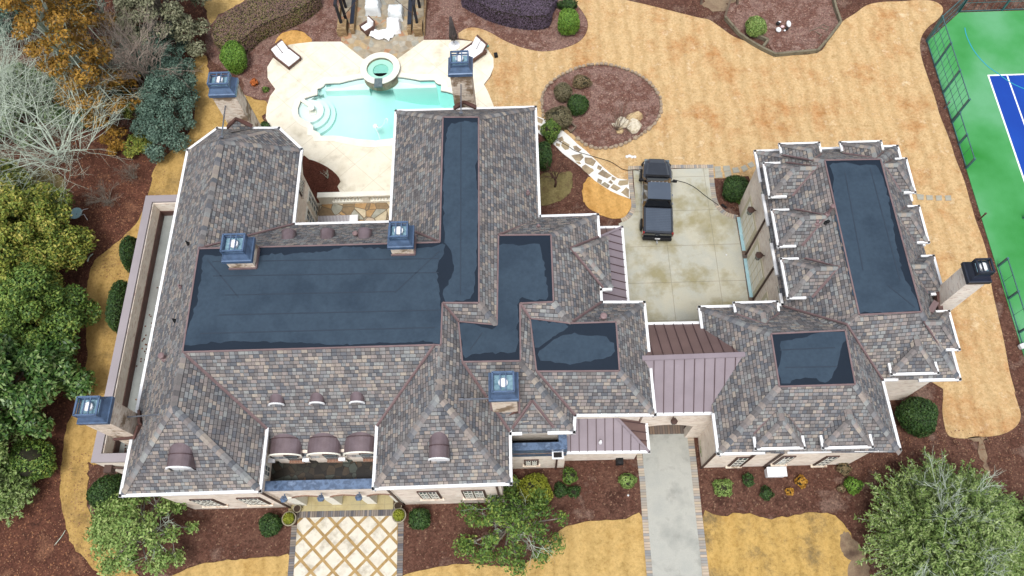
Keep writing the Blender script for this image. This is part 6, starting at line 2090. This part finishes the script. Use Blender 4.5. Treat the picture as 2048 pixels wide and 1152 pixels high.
obj('post', MB().bar(p1, p1 + V(0, .2, 2.6), .16), 'wood', t)
# toy heap
c = gp('B7', 1075, 340)
t = thing('ride_on_toy', 'white and black plastic ride-on toy lying on the play area mulch', 'toy', (c.x, c.y, 0))
def ell(name, x, y, z, r, mat):
    q = gp('B7', x, y, z)
    obj(name, MB().blob((q.x, q.y, q.z), r, 14, 8), mat, t, True)
ell('body', 1135, 305, .3, (.17, .3, .16), 'utility')
ell('seat', 1005, 380, .2, (.2, .22, .14), 'utility')
ell('footrest', 1055, 340, .2, (.15, .12, .1), 'pink')
ell('wheel', 1000, 300, .2, (.16, .16, .14), 'rubber')
ell('wheel', 1110, 370, .15, (.13, .12, .12), 'rubber')
ell('handle', 1020, 280, .3, (.12, .06, .06), 'utility')
ell('handle', 1085, 390, .15, (.09, .07, .06), 'utility')
mb = MB()
for (a, b, c, d) in ((1570, 310, 1650, 350), (1570, 310, 1530, 355), (1650, 350, 1610, 400), (1530, 355, 1640, 380), (1480, 405, 1560, 450), (1560, 450, 1520, 490), (1400, 400, 1530, 350)):
    mb.bar(gp('B7', a, b, .06), gp('B7', c, d, .07), .05, .06)
tag(obj('broken_boards', mb, 'wood'), 'heap of thin broken wooden boards at the right of the play area', 'boards')
# court fence
FX = 30.0
def fence(ptsl, h, rails, pick, label, name='court_fence', group='teal fence panels round the sports court'):
    t = thing(name, label, 'fence', (ptsl[0][0], ptsl[0][1], 0), 0, group)
    for q in ptsl:
        obj('post', MB().bb(q[0] - .06, q[0] + .06, q[1] - .06, q[1] + .06, 0, h), 'fence', t)
    for z in rails:
        mb = MB()
        for a, b in zip(ptsl, ptsl[1:]):
            mb.bar((a[0], a[1], z), (b[0], b[1], z), .05 if z in (rails[0], rails[-1]) else .03)
        obj('rail', mb, 'fence', t)
    for a, b in zip(ptsl, ptsl[1:]):
        mb = MB()
        L = math.hypot(b[0] - a[0], b[1] - a[1])
        n = max(2, int(L / pick))
        for i in range(1, n):
            x, y = a[0] + (b[0] - a[0]) * i / n, a[1] + (b[1] - a[1]) * i / n
            mb.bar((x, y, .1), (x, y, h - .05), .018, .018)
        obj('mesh_panel', mb, 'fence', t)
    return t
fence([(FX, 39.3), (FX, 37.0), (FX, 34.6), (FX, 32.15)], 2.5, (.08, .9, 1.65, 2.45), .42, 'tall teal mesh fence along the upper left side of the green court')
fence([(FX, 32.05), (FX, 30.25), (FX, 28.3)], 1.2, (.08, 1.15), .98, 'low teal fence below the tall mesh fence on the court edge')
yy = [P(1994, 533).y, P(2015, 598).y, P(2036, 666).y, P(2052, 715).y]
fence([(FX + .1, y) for y in yy], 1.2, (.08, 1.15), .98, 'low teal fence at the right edge beside the garage chimney')
fence([(FX, 39.4), (cB.x - .05, cB.y + .1)], 2.5, (.08, 1.2, 2.45), .5, 'short slanted teal fence panel across the upper left corner of the court')
fence([(cB.x, cB.y + .1), (cB.x + 3.2, cB.y + .1), (cB.x + 6.4, cB.y + .1)], 2.5, (.08, .9, 1.2, 2.45), .45, 'tall teal fence along the top edge of the green court')
a = P(*uv('Z8', 1457, 160))
mb = MB().tube([a, a + V(0, 0, .9)], .05).lathe(a + V(0, 0, .88), [(.07, 0), (.07, .08)], 10)
tag(obj('net_post', mb, 'brown'), 'short dark post with pale cap at the left edge of the green court', 'post')
a = P(*uv('Z8', 1690, 150))
tag(obj('net_post', MB().tube([a, a + V(0, 0, 1.0)], .06).bar(a + V(0, 0, .2), a + V(1.2, 0, .2), .05), 'fence'), 'dark net post standing on the green court at the right edge', 'post')
a = P(*uv('Z4', 1340, 597))
tag(obj('gate_post', MB().tube([a, a + V(0, 0, .75)], .05).lathe(a + V(0, 0, .7), [(.06, 0), (.06, .1)], 10), 'rod'), 'short grey post in the mulch strip outside the tall court fence', 'post')
a = P(2046, 692, .2)
tag(obj('marker_stone', MB().box((a.x, a.y, .22), (.5, .3, .3), .3), 'utility', bev=.04), 'white block at the right edge beside the low teal fence', 'block')
# small white markers
for x, y, lb in ((1707, 987, 'tiny white garden marker beside the green shrub in the lower right bed'), (1256, 991, 'tiny white garden marker in the mulch left of the entry driveway'), (1452, 511, 'tiny white dot-like ball on the courtyard driveway')):
    c = P(x, y)
    tag(obj('garden_marker', MB().lathe((c.x, c.y, .04), [(.05, 0), (.06, .05), (.02, .1)], 10), 'white'), lb, 'marker')
# front stepping slabs beside the yellow-green bush
for i, (x, y, w_, h_) in enumerate(((515, 680, .45, .75), (512, 765, .45, .5), (555, 830, .6, .45))):
    c = gp('L3', x, y)
    mb = MB().prism([(v.x, v.y) for v in rough_edge([V(c.x - w_ / 2, c.y - h_ / 2, 0), V(c.x + w_ / 2, c.y - h_ / 2, 0), V(c.x + w_ / 2 - .08, c.y + h_ / 2, 0), V(c.x - w_ / 2, c.y + h_ / 2, 0)], .02, .2)], 0, .08)
    tag(obj('garden_slab', mb, 'stepstone'), ['upper grey slab left of the yellow-green bush by the front wall', 'middle grey slab left of the yellow-green bush', 'lower pale slab under the front tree branches'][i], 'slab', 'grey slabs beside the yellow-green bush')
# ------------------------------------------------------------------ VEGETATION
rng = np.random.default_rng(5)
def leaves(name, parent, mat, cen, nrm, size, aspect=1.6, tilt=.7, base=None):
    """cen (N,3) leaf centres, nrm (N,3) preferred normals: one small quad per leaf"""
    n = len(cen)
    nn = nrm + rng.normal(0, tilt, (n, 3))
    nn /= np.linalg.norm(nn, axis=1, keepdims=True) + 1e-9
    a = np.cross(nn, rng.normal(0, 1, (n, 3)))
    a /= np.linalg.norm(a, axis=1, keepdims=True) + 1e-9
    b = np.cross(nn, a)
    s = size * rng.uniform(.6, 1.35, (n, 1))
    off = np.array(base if base is not None else (0, 0, 0))
    c = cen - off
    v = np.stack([c - a * s * aspect * .5, c + b * s * .42, c + a * s * aspect * .5, c - b * s * .42], axis=1).reshape(-1, 3)
    me = bpy.data.meshes.new(name)
    me.vertices.add(4 * n)
    me.vertices.foreach_set('co', v.astype(np.float32).ravel())
    me.loops.add(4 * n)
    me.loops.foreach_set('vertex_index', np.arange(4 * n, dtype=np.int32))
    me.polygons.add(n)
    me.polygons.foreach_set('loop_start', np.arange(0, 4 * n, 4, dtype=np.int32))
    me.polygons.foreach_set('loop_total', np.full(n, 4, dtype=np.int32))
    me.update(calc_edges=True)
    me.materials.append(M[mat])
    o = bpy.data.objects.new(name, me)
    COL.objects.link(o)
    if parent:
        o.parent = parent
    return o
def shell(c, r, n, lo=.85, hi=1.05, zmin=-1.0):
    d = rng.normal(0, 1, (int(n * 1.6), 3))
    d /= np.linalg.norm(d, axis=1, keepdims=True)
    d = d[d[:, 2] > zmin][:n]
    k = rng.uniform(lo, hi, (len(d), 1))
    return np.array(c) + d * np.array(r) * k, d
def bush(px, py, r, h, mat, label, cat='shrub', dens=1.0, leaf=.075, group=None, name='round_shrub', squash=None, lump=.05, zc=None, base=0.0, core=True):
    rx, ry = (r, r) if not isinstance(r, tuple) else r
    zc = h * .5 if zc is None else zc
    c = P(px, py, zc + base)
    t = thing(name, label, cat, (c.x, c.y, base), 0, group)
    area = 4 * math.pi * ((rx + ry) / 2 * h * .5 + rx * ry) / 2
    n = int(min(26000, 620 * area * dens * (.075 / leaf) ** 2))
    p, d = shell((0, 0, zc), (rx, ry, h * .5), n, .86, 1.03, -.75)
    # low-frequency lumps so that the clipped form is not a perfect ellipsoid
    ph = rng.uniform(0, 6.28, 6)
    L = 1 + lump * (np.sin(d[:, 0] * 4 + ph[0]) + np.sin(d[:, 1] * 5 + ph[1]) + np.sin(d[:, 2] * 5 + ph[2]) + .6 * np.sin(d[:, 0] * 11 + ph[3]) * np.sin(d[:, 1] * 12 + ph[4]))
    q = np.array((0, 0, zc)) + (p - np.array((0, 0, zc))) * L[:, None]
    leaves('foliage', t, mat, q, d * 1.2, leaf, 1.5, .6)
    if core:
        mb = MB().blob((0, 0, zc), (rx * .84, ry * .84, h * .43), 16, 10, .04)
        obj('dark_core', mb, 'core', t, True, local=True)
    return t
def clump_tree(c0, clumps, mat, label, cat='tree', name='tree', leaf=.16, dens=1.0, trunk=(0.18, 'bark'), group=None, limb=True, lo=.55, aspect=1.7, tilt=.75, zmin=-.6):
    """c0 ground point; clumps: (dx, dy, z, rx, ry, rz)"""
    t = thing(name, label, cat, (c0.x, c0.y, 0), 0, group)
    P_, N_ = [], []
    for (dx, dy, z, rx, ry, rz_) in clumps:
        area = 4 * math.pi * (rx * ry + rx * rz_ + ry * rz_) / 3
        n = int(area * 34 * dens * (.16 / leaf) ** 2)
        p, d = shell((dx, dy, z), (rx, ry, rz_), n, lo, 1.06, zmin)
        P_.append(p + rng.normal(0, .04, p.shape))
        N_.append(d + np.array((0, 0, .5)))
    leaves('crown', t, mat, np.concatenate(P_), np.concatenate(N_), leaf, aspect, tilt)
    mb = MB()
    ctr = np.array([c[:3] for c in clumps])
    top = ctr.mean(axis=0)
    zt = max(.6, float(top[2]))
    mb.tube([(0, 0, 0), (top[0] * .3, top[1] * .3, zt * .5), (top[0] * .7, top[1] * .7, zt)], trunk[0], trunk[0] * .55, 8)
    if limb:
        for (dx, dy, z, rx, ry, rz_) in clumps[:60]:
            mb.tube([(top[0] * .4, top[1] * .4, zt * .55), (dx * .6 + top[0] * .2, dy * .6 + top[1] * .2, (z + zt) * .45), (dx, dy, z)], trunk[0] * .4, trunk[0] * .12, 5, False)
    obj('trunk', mb, trunk[1], t, True, local=True)
    return t
def auto_clumps(R, H, n, rc, flat=.6, zlo=.35, seed=0, ax=1.0, ay=1.0):
    r_ = np.random.default_rng(seed)
    out = []
    for i in range(n):
        a = i * 2.39996 + r_.uniform(-.4, .4)
        k = math.sqrt((i + .5) / n)
        rad = R * k * r_.uniform(.85, 1.1)
        z = H * (1 - (1 - zlo) * k ** 1.8) * r_.uniform(.88, 1.04)
        s = rc * r_.uniform(.7, 1.25)
        out.append((rad * math.cos(a) * ax, rad * math.sin(a) * ay, z, s, s, s * flat))
    return out
def bare_tree(c0, H, R, label, mat, levels=5, r0=.14, seed=1, name='bare_tree', lean=(0, 0), spread=.8, group=None, kids=3, cat='tree', up=.35, first=5, zstart=.2, shrink=.72):
    rn = random.Random(seed)
    t = thing(name, label, cat, (c0.x, c0.y, 0), 0, group)
    tk, br = MB(), MB()
    def grow(p, d, L, r, lv, mb):
        q = p
        pts_ = [q]
        for i in range(3):
            d = (d + Vector((rn.gauss(0, .16), rn.gauss(0, .16), rn.gauss(0, .1)))).normalized()
            q = q + d * L / 3
            pts_.append(q)
        mb.tube(pts_, r, r * .62, 5 if lv > 2 else 3, False)
        if lv <= 0:
            return
        for k in range(kids if lv > 1 else kids + 1):
            j = rn.choice((1, 2, 3)) if k else 3
            nd = (d + Vector((rn.gauss(0, spread), rn.gauss(0, spread), rn.gauss(0, spread * .5) + up * .3))).normalized()
            grow(pts_[j], nd, L * rn.uniform(.6, .85) * (shrink / .72), r * .58, lv - 1, br)
    base = Vector((0, 0, 0))
    top = Vector((lean[0] * .3, lean[1] * .3, H * zstart))
    tk.tube([base, top * .5 + Vector((.05, .05, 0)), top], r0, r0 * .8, 8)
    L0_ = max(H * (1 - zstart), R) * .42
    for k in range(first):
        a = k * 2 * math.pi / first + rn.uniform(-.4, .4)
        h = R / max(.1, H) * rn.uniform(.5, 1.1)
        d = Vector((math.cos(a) * h + lean[0] * .1, math.sin(a) * h + lean[1] * .1, 1.0 - .3 * h)).normalized()
        grow(top, d, L0_ * rn.uniform(.85, 1.1), r0 * .62, levels - 1, br)
    obj('trunk', tk, mat, t, True, local=True)
    obj('branches', br, mat, t, True, local=True)
    return t
def hedge(k, coords, h, mat, label, leaf=.07, dens=1.0, sm=3, mat2=None):
    top = smooth([gp(k, coords[i], coords[i + 1], h) for i in range(0, len(coords), 2)], sm)
    top = ccw(top)
    c = sum(top, Vector()) / len(top)
    t = thing('hedge', label, 'hedge', (c.x, c.y, 0))
    poly = [(p.x - c.x, p.y - c.y) for p in top]
    tris = tessellate_polygon([[Vector((a, b, 0)) for a, b in poly]])
    P_, N_ = [], []
    for tri in tris:
        a, b, cc = (np.array(poly[i]) for i in tri)
        ar = abs(np.cross(b - a, cc - a)) / 2
        n = int(ar * 420 * dens)
        u = rng.uniform(0, 1, (n, 2))
        u[u.sum(1) > 1] = 1 - u[u.sum(1) > 1]
        xy = a + u[:, :1] * (b - a) + u[:, 1:] * (cc - a)
        z = h + .05 * np.sin(xy[:, :1] * 2.1 + xy[:, 1:] * 1.3) + rng.uniform(-.07, .03, (n, 1))
        P_.append(np.hstack([xy, z]))
        N_.append(np.tile((0, 0, 1.5), (n, 1)))
    for i in range(len(poly)):
        a, b = np.array(poly[i]), np.array(poly[(i + 1) % len(poly)])
        L = np.linalg.norm(b - a)
        n = int(L * h * 420 * dens)
        u = rng.uniform(0, 1, (n, 1))
        nd = np.array((b[1] - a[1], a[0] - b[0])) / max(L, 1e-6)
        zz = rng.uniform(0, 1, (n, 1)) ** .8 * h
        bulge = .06 - .1 * (zz / h) ** 4
        xy = a + (b - a) * u + nd * (bulge + rng.uniform(-.05, .03, (n, 1)))
        P_.append(np.hstack([xy, zz]))
        N_.append(np.tile((nd[0] * 1.3, nd[1] * 1.3, .3), (n, 1)))
    leaves('foliage', t, mat, np.concatenate(P_), np.concatenate(N_), leaf, 1.5, .6)
    ins = [(x * .96, y * .96) for x, y in poly]
    obj('dark_core', MB().prism(poly, 0, h - .1), 'core', t, local=True)
    return t
hedge('Z2', (62, 190, 75, 130, 150, 60, 260, 0, 420, -60, 640, -60, 575, 20, 480, 70, 380, 110, 300, 150, 240, 205, 180, 235, 100, 245), 1.5, 'f_mauve', 'long curved mauve and green hedge at the upper left of the pool garden')
hedge('Z3', (190, -60, 240, -5, 330, 40, 450, 72, 560, 85, 650, 70, 668, 0, 660, -60), 1.5, 'f_purple', 'dark purple hedge at the top centre above the pool lawn')
# clipped balls
bush(468, 115, (.95, 1.0), 2.2, 'f_bright', 'tall oval bright green clipped bush beside the mauve hedge')
bush(1137, 44, (.8, .85), 1.9, 'f_bright', 'bright green clipped ball below the purple hedge')
bush(1135, 10, (.75, .4), .8, 'f_dark', 'low dark shrub tucked above the bright green ball at the top', lump=.1)
bush(1512, 53, (.74, .74), 1.4, 'f_light', 'light green clipped ball by the timber edging of the play area')
bush(1126, 184, (.66, .64), 1.3, 'f_greybrown', 'round grey-brown shrub at the upper left of the oval bed')
bush(1163, 164, (.65, .5), .9, 'f_straw', 'loose dry tan shrub at the top of the oval bed', lump=.1, dens=.6)
bush(1156, 209, (.72, .72), 1.4, 'f_dark', 'dark green clipped ball in the oval bed')
bush(1118, 237, (.98, .72), 1.5, 'f_greybrown', 'wide mottled brown and green shrub at the path end of the oval bed', lump=.08)
bush(1101, 263, (.65, .72), 1.8, 'f_green', 'leafy green shrub beside the garden path near the house corner', lump=.1)
bush(1086, 313, (.62, .95), 1.8, 'f_dark', 'tall dark green oval bush against the east wall')
bush(1472, 378, (.86, .86), 1.7, 'f_dark', 'dark green clipped ball at the corner of driveway and garage')
bush(1487, 400, (.4, .4), .9, 'f_green', 'small shrub in front of the clipped ball by the garage', lump=.08)
bush(1836, 831, (1.12, 1.1), 2.0, 'f_dark', 'large dark green clipped ball right of the front block')
bush(216, 986, (1.02, .98), 1.9, 'f_dark', 'dark green clipped ball at the left front house corner')
bush(540, 1049, (.64, .62), 1.1, 'f_dark', 'dark green ball left of the entry walk')
bush(839, 1038, (.58, .58), 1.1, 'f_dark', 'dark green ball right of the entry walk')
bush(1068, 986, (.98, .96), 1.8, 'f_yellow', 'large yellow-green rounded bush by the front terrace wall', lump=.06)
G = 'small shrubs in the front mulch beds'
for px_, py_, r, mt, lb in ((1139, 953, .42, 'f_green', 'upper shrub of the three beside the side porch'), (1120.5, 981, .38, 'f_dark', 'lower left shrub of the three beside the side porch'),
                            (1148, 982.5, .32, 'f_dark', 'smallest, lower right shrub of the three beside the side porch'), (1255, 961, .42, 'f_light', 'light green shrub just left of the entry driveway'),
                            (1446, 975, .46, 'f_light', 'light green spreading shrub nearest the right side of the entry driveway'), (1496, 960, .34, 'f_dark', 'small dark shrub left of the white utility box'),
                            (1533, 987, .36, 'f_dark', 'small dark green ball below the white utility box'), (1603, 963, .32, 'f_amber', 'larger amber and green shrub right of the utility box'),
                            (1579, 983, .2, 'f_amber', 'tiny amber seedling below the larger amber shrub'), (1707, 970, .45, 'f_bright', 'bright green shrub at the right end of the front bed'),
                            (1688, 937, .38, 'f_straw', 'dull low shrub against the front block wall'), (1683, 977, .2, 'f_straw', 'tiny dull plant left of the bright green shrub'),
                            (508.6, 165, .28, 'f_orange', 'small orange plant in the poolside bed'), (531, 178.6, .22, 'f_green', 'small green plant beside the orange one'),
                            (530, 252, .32, 'f_dark', 'low dark shrub at the foot of the upper left chimney')):
    bush(px_, py_, r, r * 1.6, mt, lb, group=G, leaf=.07, lump=.12, name='small_shrub')
for (t_, c_) in (pl_a, pl_b):
    q = leaves('plant', t_, 'f_yellow', *[x for x in shell((0, 0, .68), (.3, .3, .24), 1500, .8, 1.05, -.5)], .06)
bush(262, 507, (.45, 1.15), 2.2, 'f_dark', 'upper of two dark hedge bushes against the west terrace wall', zc=1.1)
bush(239, 612, (.52, 1.75), 2.2, 'f_dark', 'lower, longer of two dark hedge bushes against the west terrace wall', zc=1.1)
bush(60, 925, (1.3, 1.2), 2.2, 'f_green', 'dark rounded shrub at the left edge below the magnolia', lump=.1, leaf=.1)

# woodland on the left
WG = 'trees in the woodland strip'
clump_tree(P(20, 620), auto_clumps(4.6, 6.5, 40, 1.1, .75, .35, 3, 1.0, 1.25), 'f_olive', 'broad olive-yellow evergreen at the left edge, middle', leaf=.12, dens=2.2, group=WG)
clump_tree(P(98, 520), auto_clumps(3.1, 6.0, 30, .9, .75, .3, 4, 1.0, 1.2), 'f_olive', 'dense olive-green evergreen beside the side lawn, upper', leaf=.12, dens=2.2, group=WG)
clump_tree(P(118, 655), auto_clumps(2.5, 5.5, 22, .95, .75, .25, 5, .9, 1.2), 'f_green', 'dark green evergreen beside the side lawn above the magnolia', leaf=.12, dens=2.2, group=WG)
clump_tree(P(10, 450), auto_clumps(3.0, 5.6, 22, 1.0, .75, .35, 6), 'f_olive', 'yellowish evergreen at the left edge below the green strip', leaf=.12, dens=2.2, group=WG)
clump_tree(P(62, 800), auto_clumps(3.2, 6.2, 44, .9, .75, .25, 7, 1.1, 1.1), 'f_magnolia', 'glossy dark green magnolia at the left edge', leaf=.16, dens=2.2, group=WG, aspect=2.0, tilt=.5)
clump_tree(P(-15, 920), auto_clumps(2.8, 5.5, 26, .8, .6, .25, 8), 'f_cedar', 'light feathery cedar at the left edge below the magnolia', leaf=.12, dens=1.3, group=WG)
clump_tree(P(350, 70), auto_clumps(3.3, 7.0, 40, .8, .7, .2, 9, 1.0, 1.1), 'f_grey', 'grey-green conifer beside the gap in the mauve hedge', leaf=.13, dens=1.5, group=WG)
clump_tree(P(352, 232), auto_clumps(2.3, 3.2, 50, .62, .7, .3, 10, .8, 1.9), 'f_bluegreen', 'blue-green juniper mass beside the curving side lawn', leaf=.10, dens=1.5, group=WG, cat='shrub')
clump_tree(P(318, 140), auto_clumps(2.4, 3.0, 34, .65, .7, .3, 11, 1.2, 1.4), 'f_bluegreen', 'darker blue-green shrub under the pinkish bare tree', leaf=.10, dens=1.4, group=WG, cat='shrub')
clump_tree(P(282, 300), auto_clumps(.9, 1.2, 9, .38, .7, .4, 12), 'f_olive', 'small olive bush at the lower edge of the juniper', leaf=.09, dens=1.6, group=WG, cat='shrub', trunk=(.05, 'bark'))
clump_tree(P(240, 290), auto_clumps(1.0, 1.4, 8, .4, .7, .4, 13), 'f_brown', 'small bronze bush left of the olive bush', leaf=.09, dens=1.5, group=WG, cat='shrub', trunk=(.05, 'bark'))
clump_tree(P(275, 240, 0), auto_clumps(.9, 1.6, 7, .4, .7, .4, 14), 'f_olive', 'little yellow-green bush under the bronze conifer', leaf=.09, dens=1.5, group=WG, cat='shrub', trunk=(.05, 'bark'))
# tall bronze conifer leaning away in the view
def conifer(c0, H, R, mat, label, seed, leaf=.14, z0=1.5, n=70, dens=1.4):
    r_ = np.random.default_rng(seed)
    cl = []
    for i in range(n):
        f = (i + .5) / n
        z = z0 + (H - z0) * f
        rad = R * (1 - f) ** .7 * r_.uniform(.45, 1.0)
        a = i * 2.39996 + r_.uniform(-.3, .3)
        s = (.45 + .5 * (1 - f)) * r_.uniform(.8, 1.2) * R / 2.6
        cl.append((rad * math.cos(a), rad * math.sin(a), z, s, s, s * .5))
    return clump_tree(c0, cl, mat, label, leaf=leaf, dens=dens, group=WG, limb=True, trunk=(.2, 'bark_pale'))
conifer(P(238, 232), 19, 2.4, 'f_brown', 'tall bronze-orange conifer leaning across the upper left corner', 21)
conifer(P(205, 110), 13, 2.2, 'f_brown', 'second bronze conifer at the top left behind the first', 22)
conifer(P(300, 20), 8, 1.6, 'f_grey', 'narrow grey-green conifer at the top edge', 23)
conifer(P(40, 60), 9, 2.6, 'f_bluegreen', 'dark blue-green conifer in the upper left corner', 24)
clump_tree(P(60, 230), auto_clumps(3.6, 2.6, 30, .8, .6, .4, 25), 'f_magnolia', 'dark undergrowth shrub below the white lichen tree', leaf=.15, dens=1.2, group=WG, cat='shrub')
clump_tree(P(190, 190), auto_clumps(3.0, 2.2, 24, .7, .6, .4, 26), 'f_dark', 'dark undergrowth shrub right of the white lichen tree', leaf=.15, dens=1.1, group=WG, cat='shrub')
bare_tree(P(128, 322), 7.5, 6.5, 'white lichen covered bare tree spreading across the upper left', 'bark_pale', 6, .12, 5, 'bare_tree', kids=3, spread=.6, first=9, up=.1, zstart=.1, group=WG, shrink=.8)
bare_tree(P(30, 255), 7, 5.0, 'second white lichen covered bare tree at the left edge', 'bark_pale', 6, .13, 8, 'bare_tree', kids=3, spread=.55, first=7, up=.1, zstart=.12, group=WG, shrink=.8)
bare_tree(P(308, 190), 6.5, 3.6, 'fine pinkish-grey bare tree above the juniper mass', 'bark_pink', 6, .13, 9, 'bare_tree', kids=3, spread=.4, first=8, zstart=.1, group=WG)
bare_tree(P(160, 110), 8, 3.0, 'bare pinkish tree between the two bronze conifers', 'bark_pink', 5, .13, 10, 'bare_tree', kids=3, spread=.5, first=6, group=WG)
bare_tree(P(228, 60), 8, 3.2, 'slender bare tree at the top edge with curved branches', 'bark_pale', 5, .12, 12, 'bare_tree', kids=3, spread=.5, first=5, group=WG)
bare_tree(P(218, 408), 1.7, 1.3, 'dry twiggy bush in the leaf litter left of the side lawn', 'bark', 5, .05, 13, 'twiggy_shrub', kids=3, spread=.5, first=9, zstart=.08, cat='shrub')
bare_tree(P(268, 358), 1.5, 1.1, 'smaller olive-brown twiggy bush at the lawn bend', 'bark', 5, .04, 14, 'twiggy_shrub', kids=3, spread=.5, first=8, zstart=.08, cat='shrub')
bare_tree(P(268, 262), 2.2, 1.6, 'reddish bare thicket beside the juniper', 'bark_dark', 5, .06, 15, 'twiggy_shrub', kids=3, spread=.5, first=8, zstart=.08, cat='shrub')
bare_tree(P(1110, 374), 2.6, 1.4, 'small dark reddish bare tree beside the garden path', 'bark_dark', 5, .09, 16, 'bare_tree', kids=2, spread=.4, first=5, zstart=.35)
bare_tree(P(656, 358), .9, .5, 'tiny bare sapling in the dark mulch bed by the terrace', 'bark_pale', 3, .03, 17, 'sapling', kids=2, spread=.5, first=4, zstart=.1, cat='sapling')
bare_tree(gp('B5', 900, 400), 2.4, 1.0, 'bare brown multi-stem twigs beside the boulders', 'wood', 3, .04, 18, 'twiggy_shrub', kids=2, spread=.25, first=10, zstart=.05, cat='shrub')
bare_tree(P(1022, 990), 1.0, .7, 'bare twigs beside the grey slabs left of the yellow-green bush', 'bark_pale', 4, .03, 19, 'twiggy_shrub', kids=2, spread=.5, first=6, zstart=.08, cat='shrub')
# front garden trees
FG = 'small trees in the front beds'
clump_tree(P(312, 1066), auto_clumps(2.5, 4.2, 40, .55, .6, .3, 31, 1.15, .95), 'f_light', 'loose light green tree at the left front corner of the house', leaf=.11, dens=1.25, group=FG, lo=.3)
bare_tree(P(350, 1070), 3.8, 2.4, 'pale lichen twigs reaching out of the light green tree', 'bark_pale', 5, .08, 33, 'bare_tree', kids=2, spread=.5, first=6, zstart=.3)
clump_tree(P(1020, 1062), [c for c in auto_clumps(2.5, 3.9, 34, .52, .5, .3, 35, 1.15, .9)], 'f_green', 'airy dark green tree with pale limbs right of the entry walk', leaf=.11, dens=1.15, group=FG, lo=.3)
bare_tree(P(1022, 1060), 3.6, 2.3, 'pale lichen limbs inside the airy dark green front tree', 'bark_pale', 5, .09, 36, 'bare_tree', kids=2, spread=.5, first=7, zstart=.25)
# big feathery cedar bottom right: upswept sprays
def spray_tree(c0, R, H, n, mat, label, seed, leaf=.1, per=60, barkm='bark_pale'):
    r_ = np.random.default_rng(seed)
    t = thing('cedar_tree', label, 'tree', (c0.x, c0.y, 0), 0, FG)
    mb = MB()
    P_, N_ = [], []
    for i in range(n):
        a = i * 2.39996
        k = math.sqrt((i + .5) / n)
        rad = R * k * r_.uniform(.8, 1.08)
        tip = np.array((rad * math.cos(a), rad * math.sin(a), H * (1 - .75 * k ** 1.6) * r_.uniform(.9, 1.05)))
        st = np.array((tip[0] * .35, tip[1] * .35, H * .25 + tip[2] * .35))
        mid = (st + tip) / 2 + np.array((0, 0, -.15))
        mb.tube([Vector(st), Vector(mid), Vector(tip)], .03, .01, 3, False)
        m_ = int(per * r_.uniform(.6, 1.2))
        u = r_.uniform(.3, 1.05, (m_, 1))
        ln = np.linalg.norm(tip - st)
        q = st + (tip - st) * u + r_.normal(0, 1, (m_, 3)) * (.05 + .13 * ln * (1.1 - u) * .5)
        P_.append(q)
        dirn = (tip - st) / ln
        N_.append(np.tile((0, 0, 1.0), (m_, 1)))
    leaves('crown', t, mat, np.concatenate(P_), np.concatenate(N_), leaf, 2.6, .6)
    mb.tube([(0, 0, 0), (0, 0, H * .35), (.1, .1, H * .6)], .22, .1, 8)
    for k in range(14):
        a = k * 2.4
        mb.tube([(0, 0, H * .2), (math.cos(a) * R * .2, math.sin(a) * R * .2, H * .35), (math.cos(a) * R * .5, math.sin(a) * R * .5, H * .5)], .09, .03, 5, False)
    obj('trunk', mb, barkm, t, True, local=True)
    return t
spray_tree(P(1868, 1090), 4.6, 5.6, 760, 'f_cedar', 'big feathery grey-green cedar filling the lower right corner', 41, .078, 115)
spray_tree(P(2040, 1110), 3.0, 4.6, 260, 'f_light', 'brighter green feathery tree at the right edge beside the cedar', 42, .10, 80)
bare_tree(P(1862, 1080), 5.6, 4.2, 'pale bare branches showing through the lower right cedar', 'bark_pale', 5, .1, 43, 'bare_tree', kids=3, spread=.4, first=8, zstart=.3)
# loose litter: leaves scattered on lawns and mulch (countless)
def litter(name, polys, n, mat, size):
    P_ = []
    for (x0, y0, x1, y1) in polys:
        m_ = n // len(polys)
        for _ in range(m_):
            q = P(rng.uniform(x0, x1), rng.uniform(y0, y1), .07)
            P_.append((q.x, q.y, .06 + rng.uniform(0, .03)))
    P_ = np.array(P_)
    o = leaves(name, None, mat, P_, np.tile((0, 0, 3.0), (len(P_), 1)), size, 1.4, .5)
    o['kind'] = 'stuff'
    tag(o, 'scattered dry brown leaves lying on the leaf litter and mulch', 'leaves')
litter('fallen_leaves', [(0, 300, 330, 420), (160, 400, 260, 560), (0, 900, 190, 1152), (1700, 860, 2048, 960)], 3200, 'f_brownleaf', .055)

spray_tree(P(28, 985), 2.1, 3.4, 200, 'f_cedar', 'feathery light green cedar at the left edge below the dark rounded shrub', 44, .09, 60)
c = P(1403, 905)
t = thing('grass_tuft', 'green grass tuft in the narrow mulch strip beside the block wall', 'plant', (c.x, c.y, 0))
mb = MB()
for k in range(60):
    a, l = random.uniform(0, 6.28), random.uniform(.15, .5)
    mb.bar((random.gauss(0, .06), random.gauss(0, .25), .03), (math.cos(a) * l * .4, math.sin(a) * l + random.gauss(0, .2), .35 + l * .5), .02, .01)
obj('blades', mb, 'f_light', t, local=True)
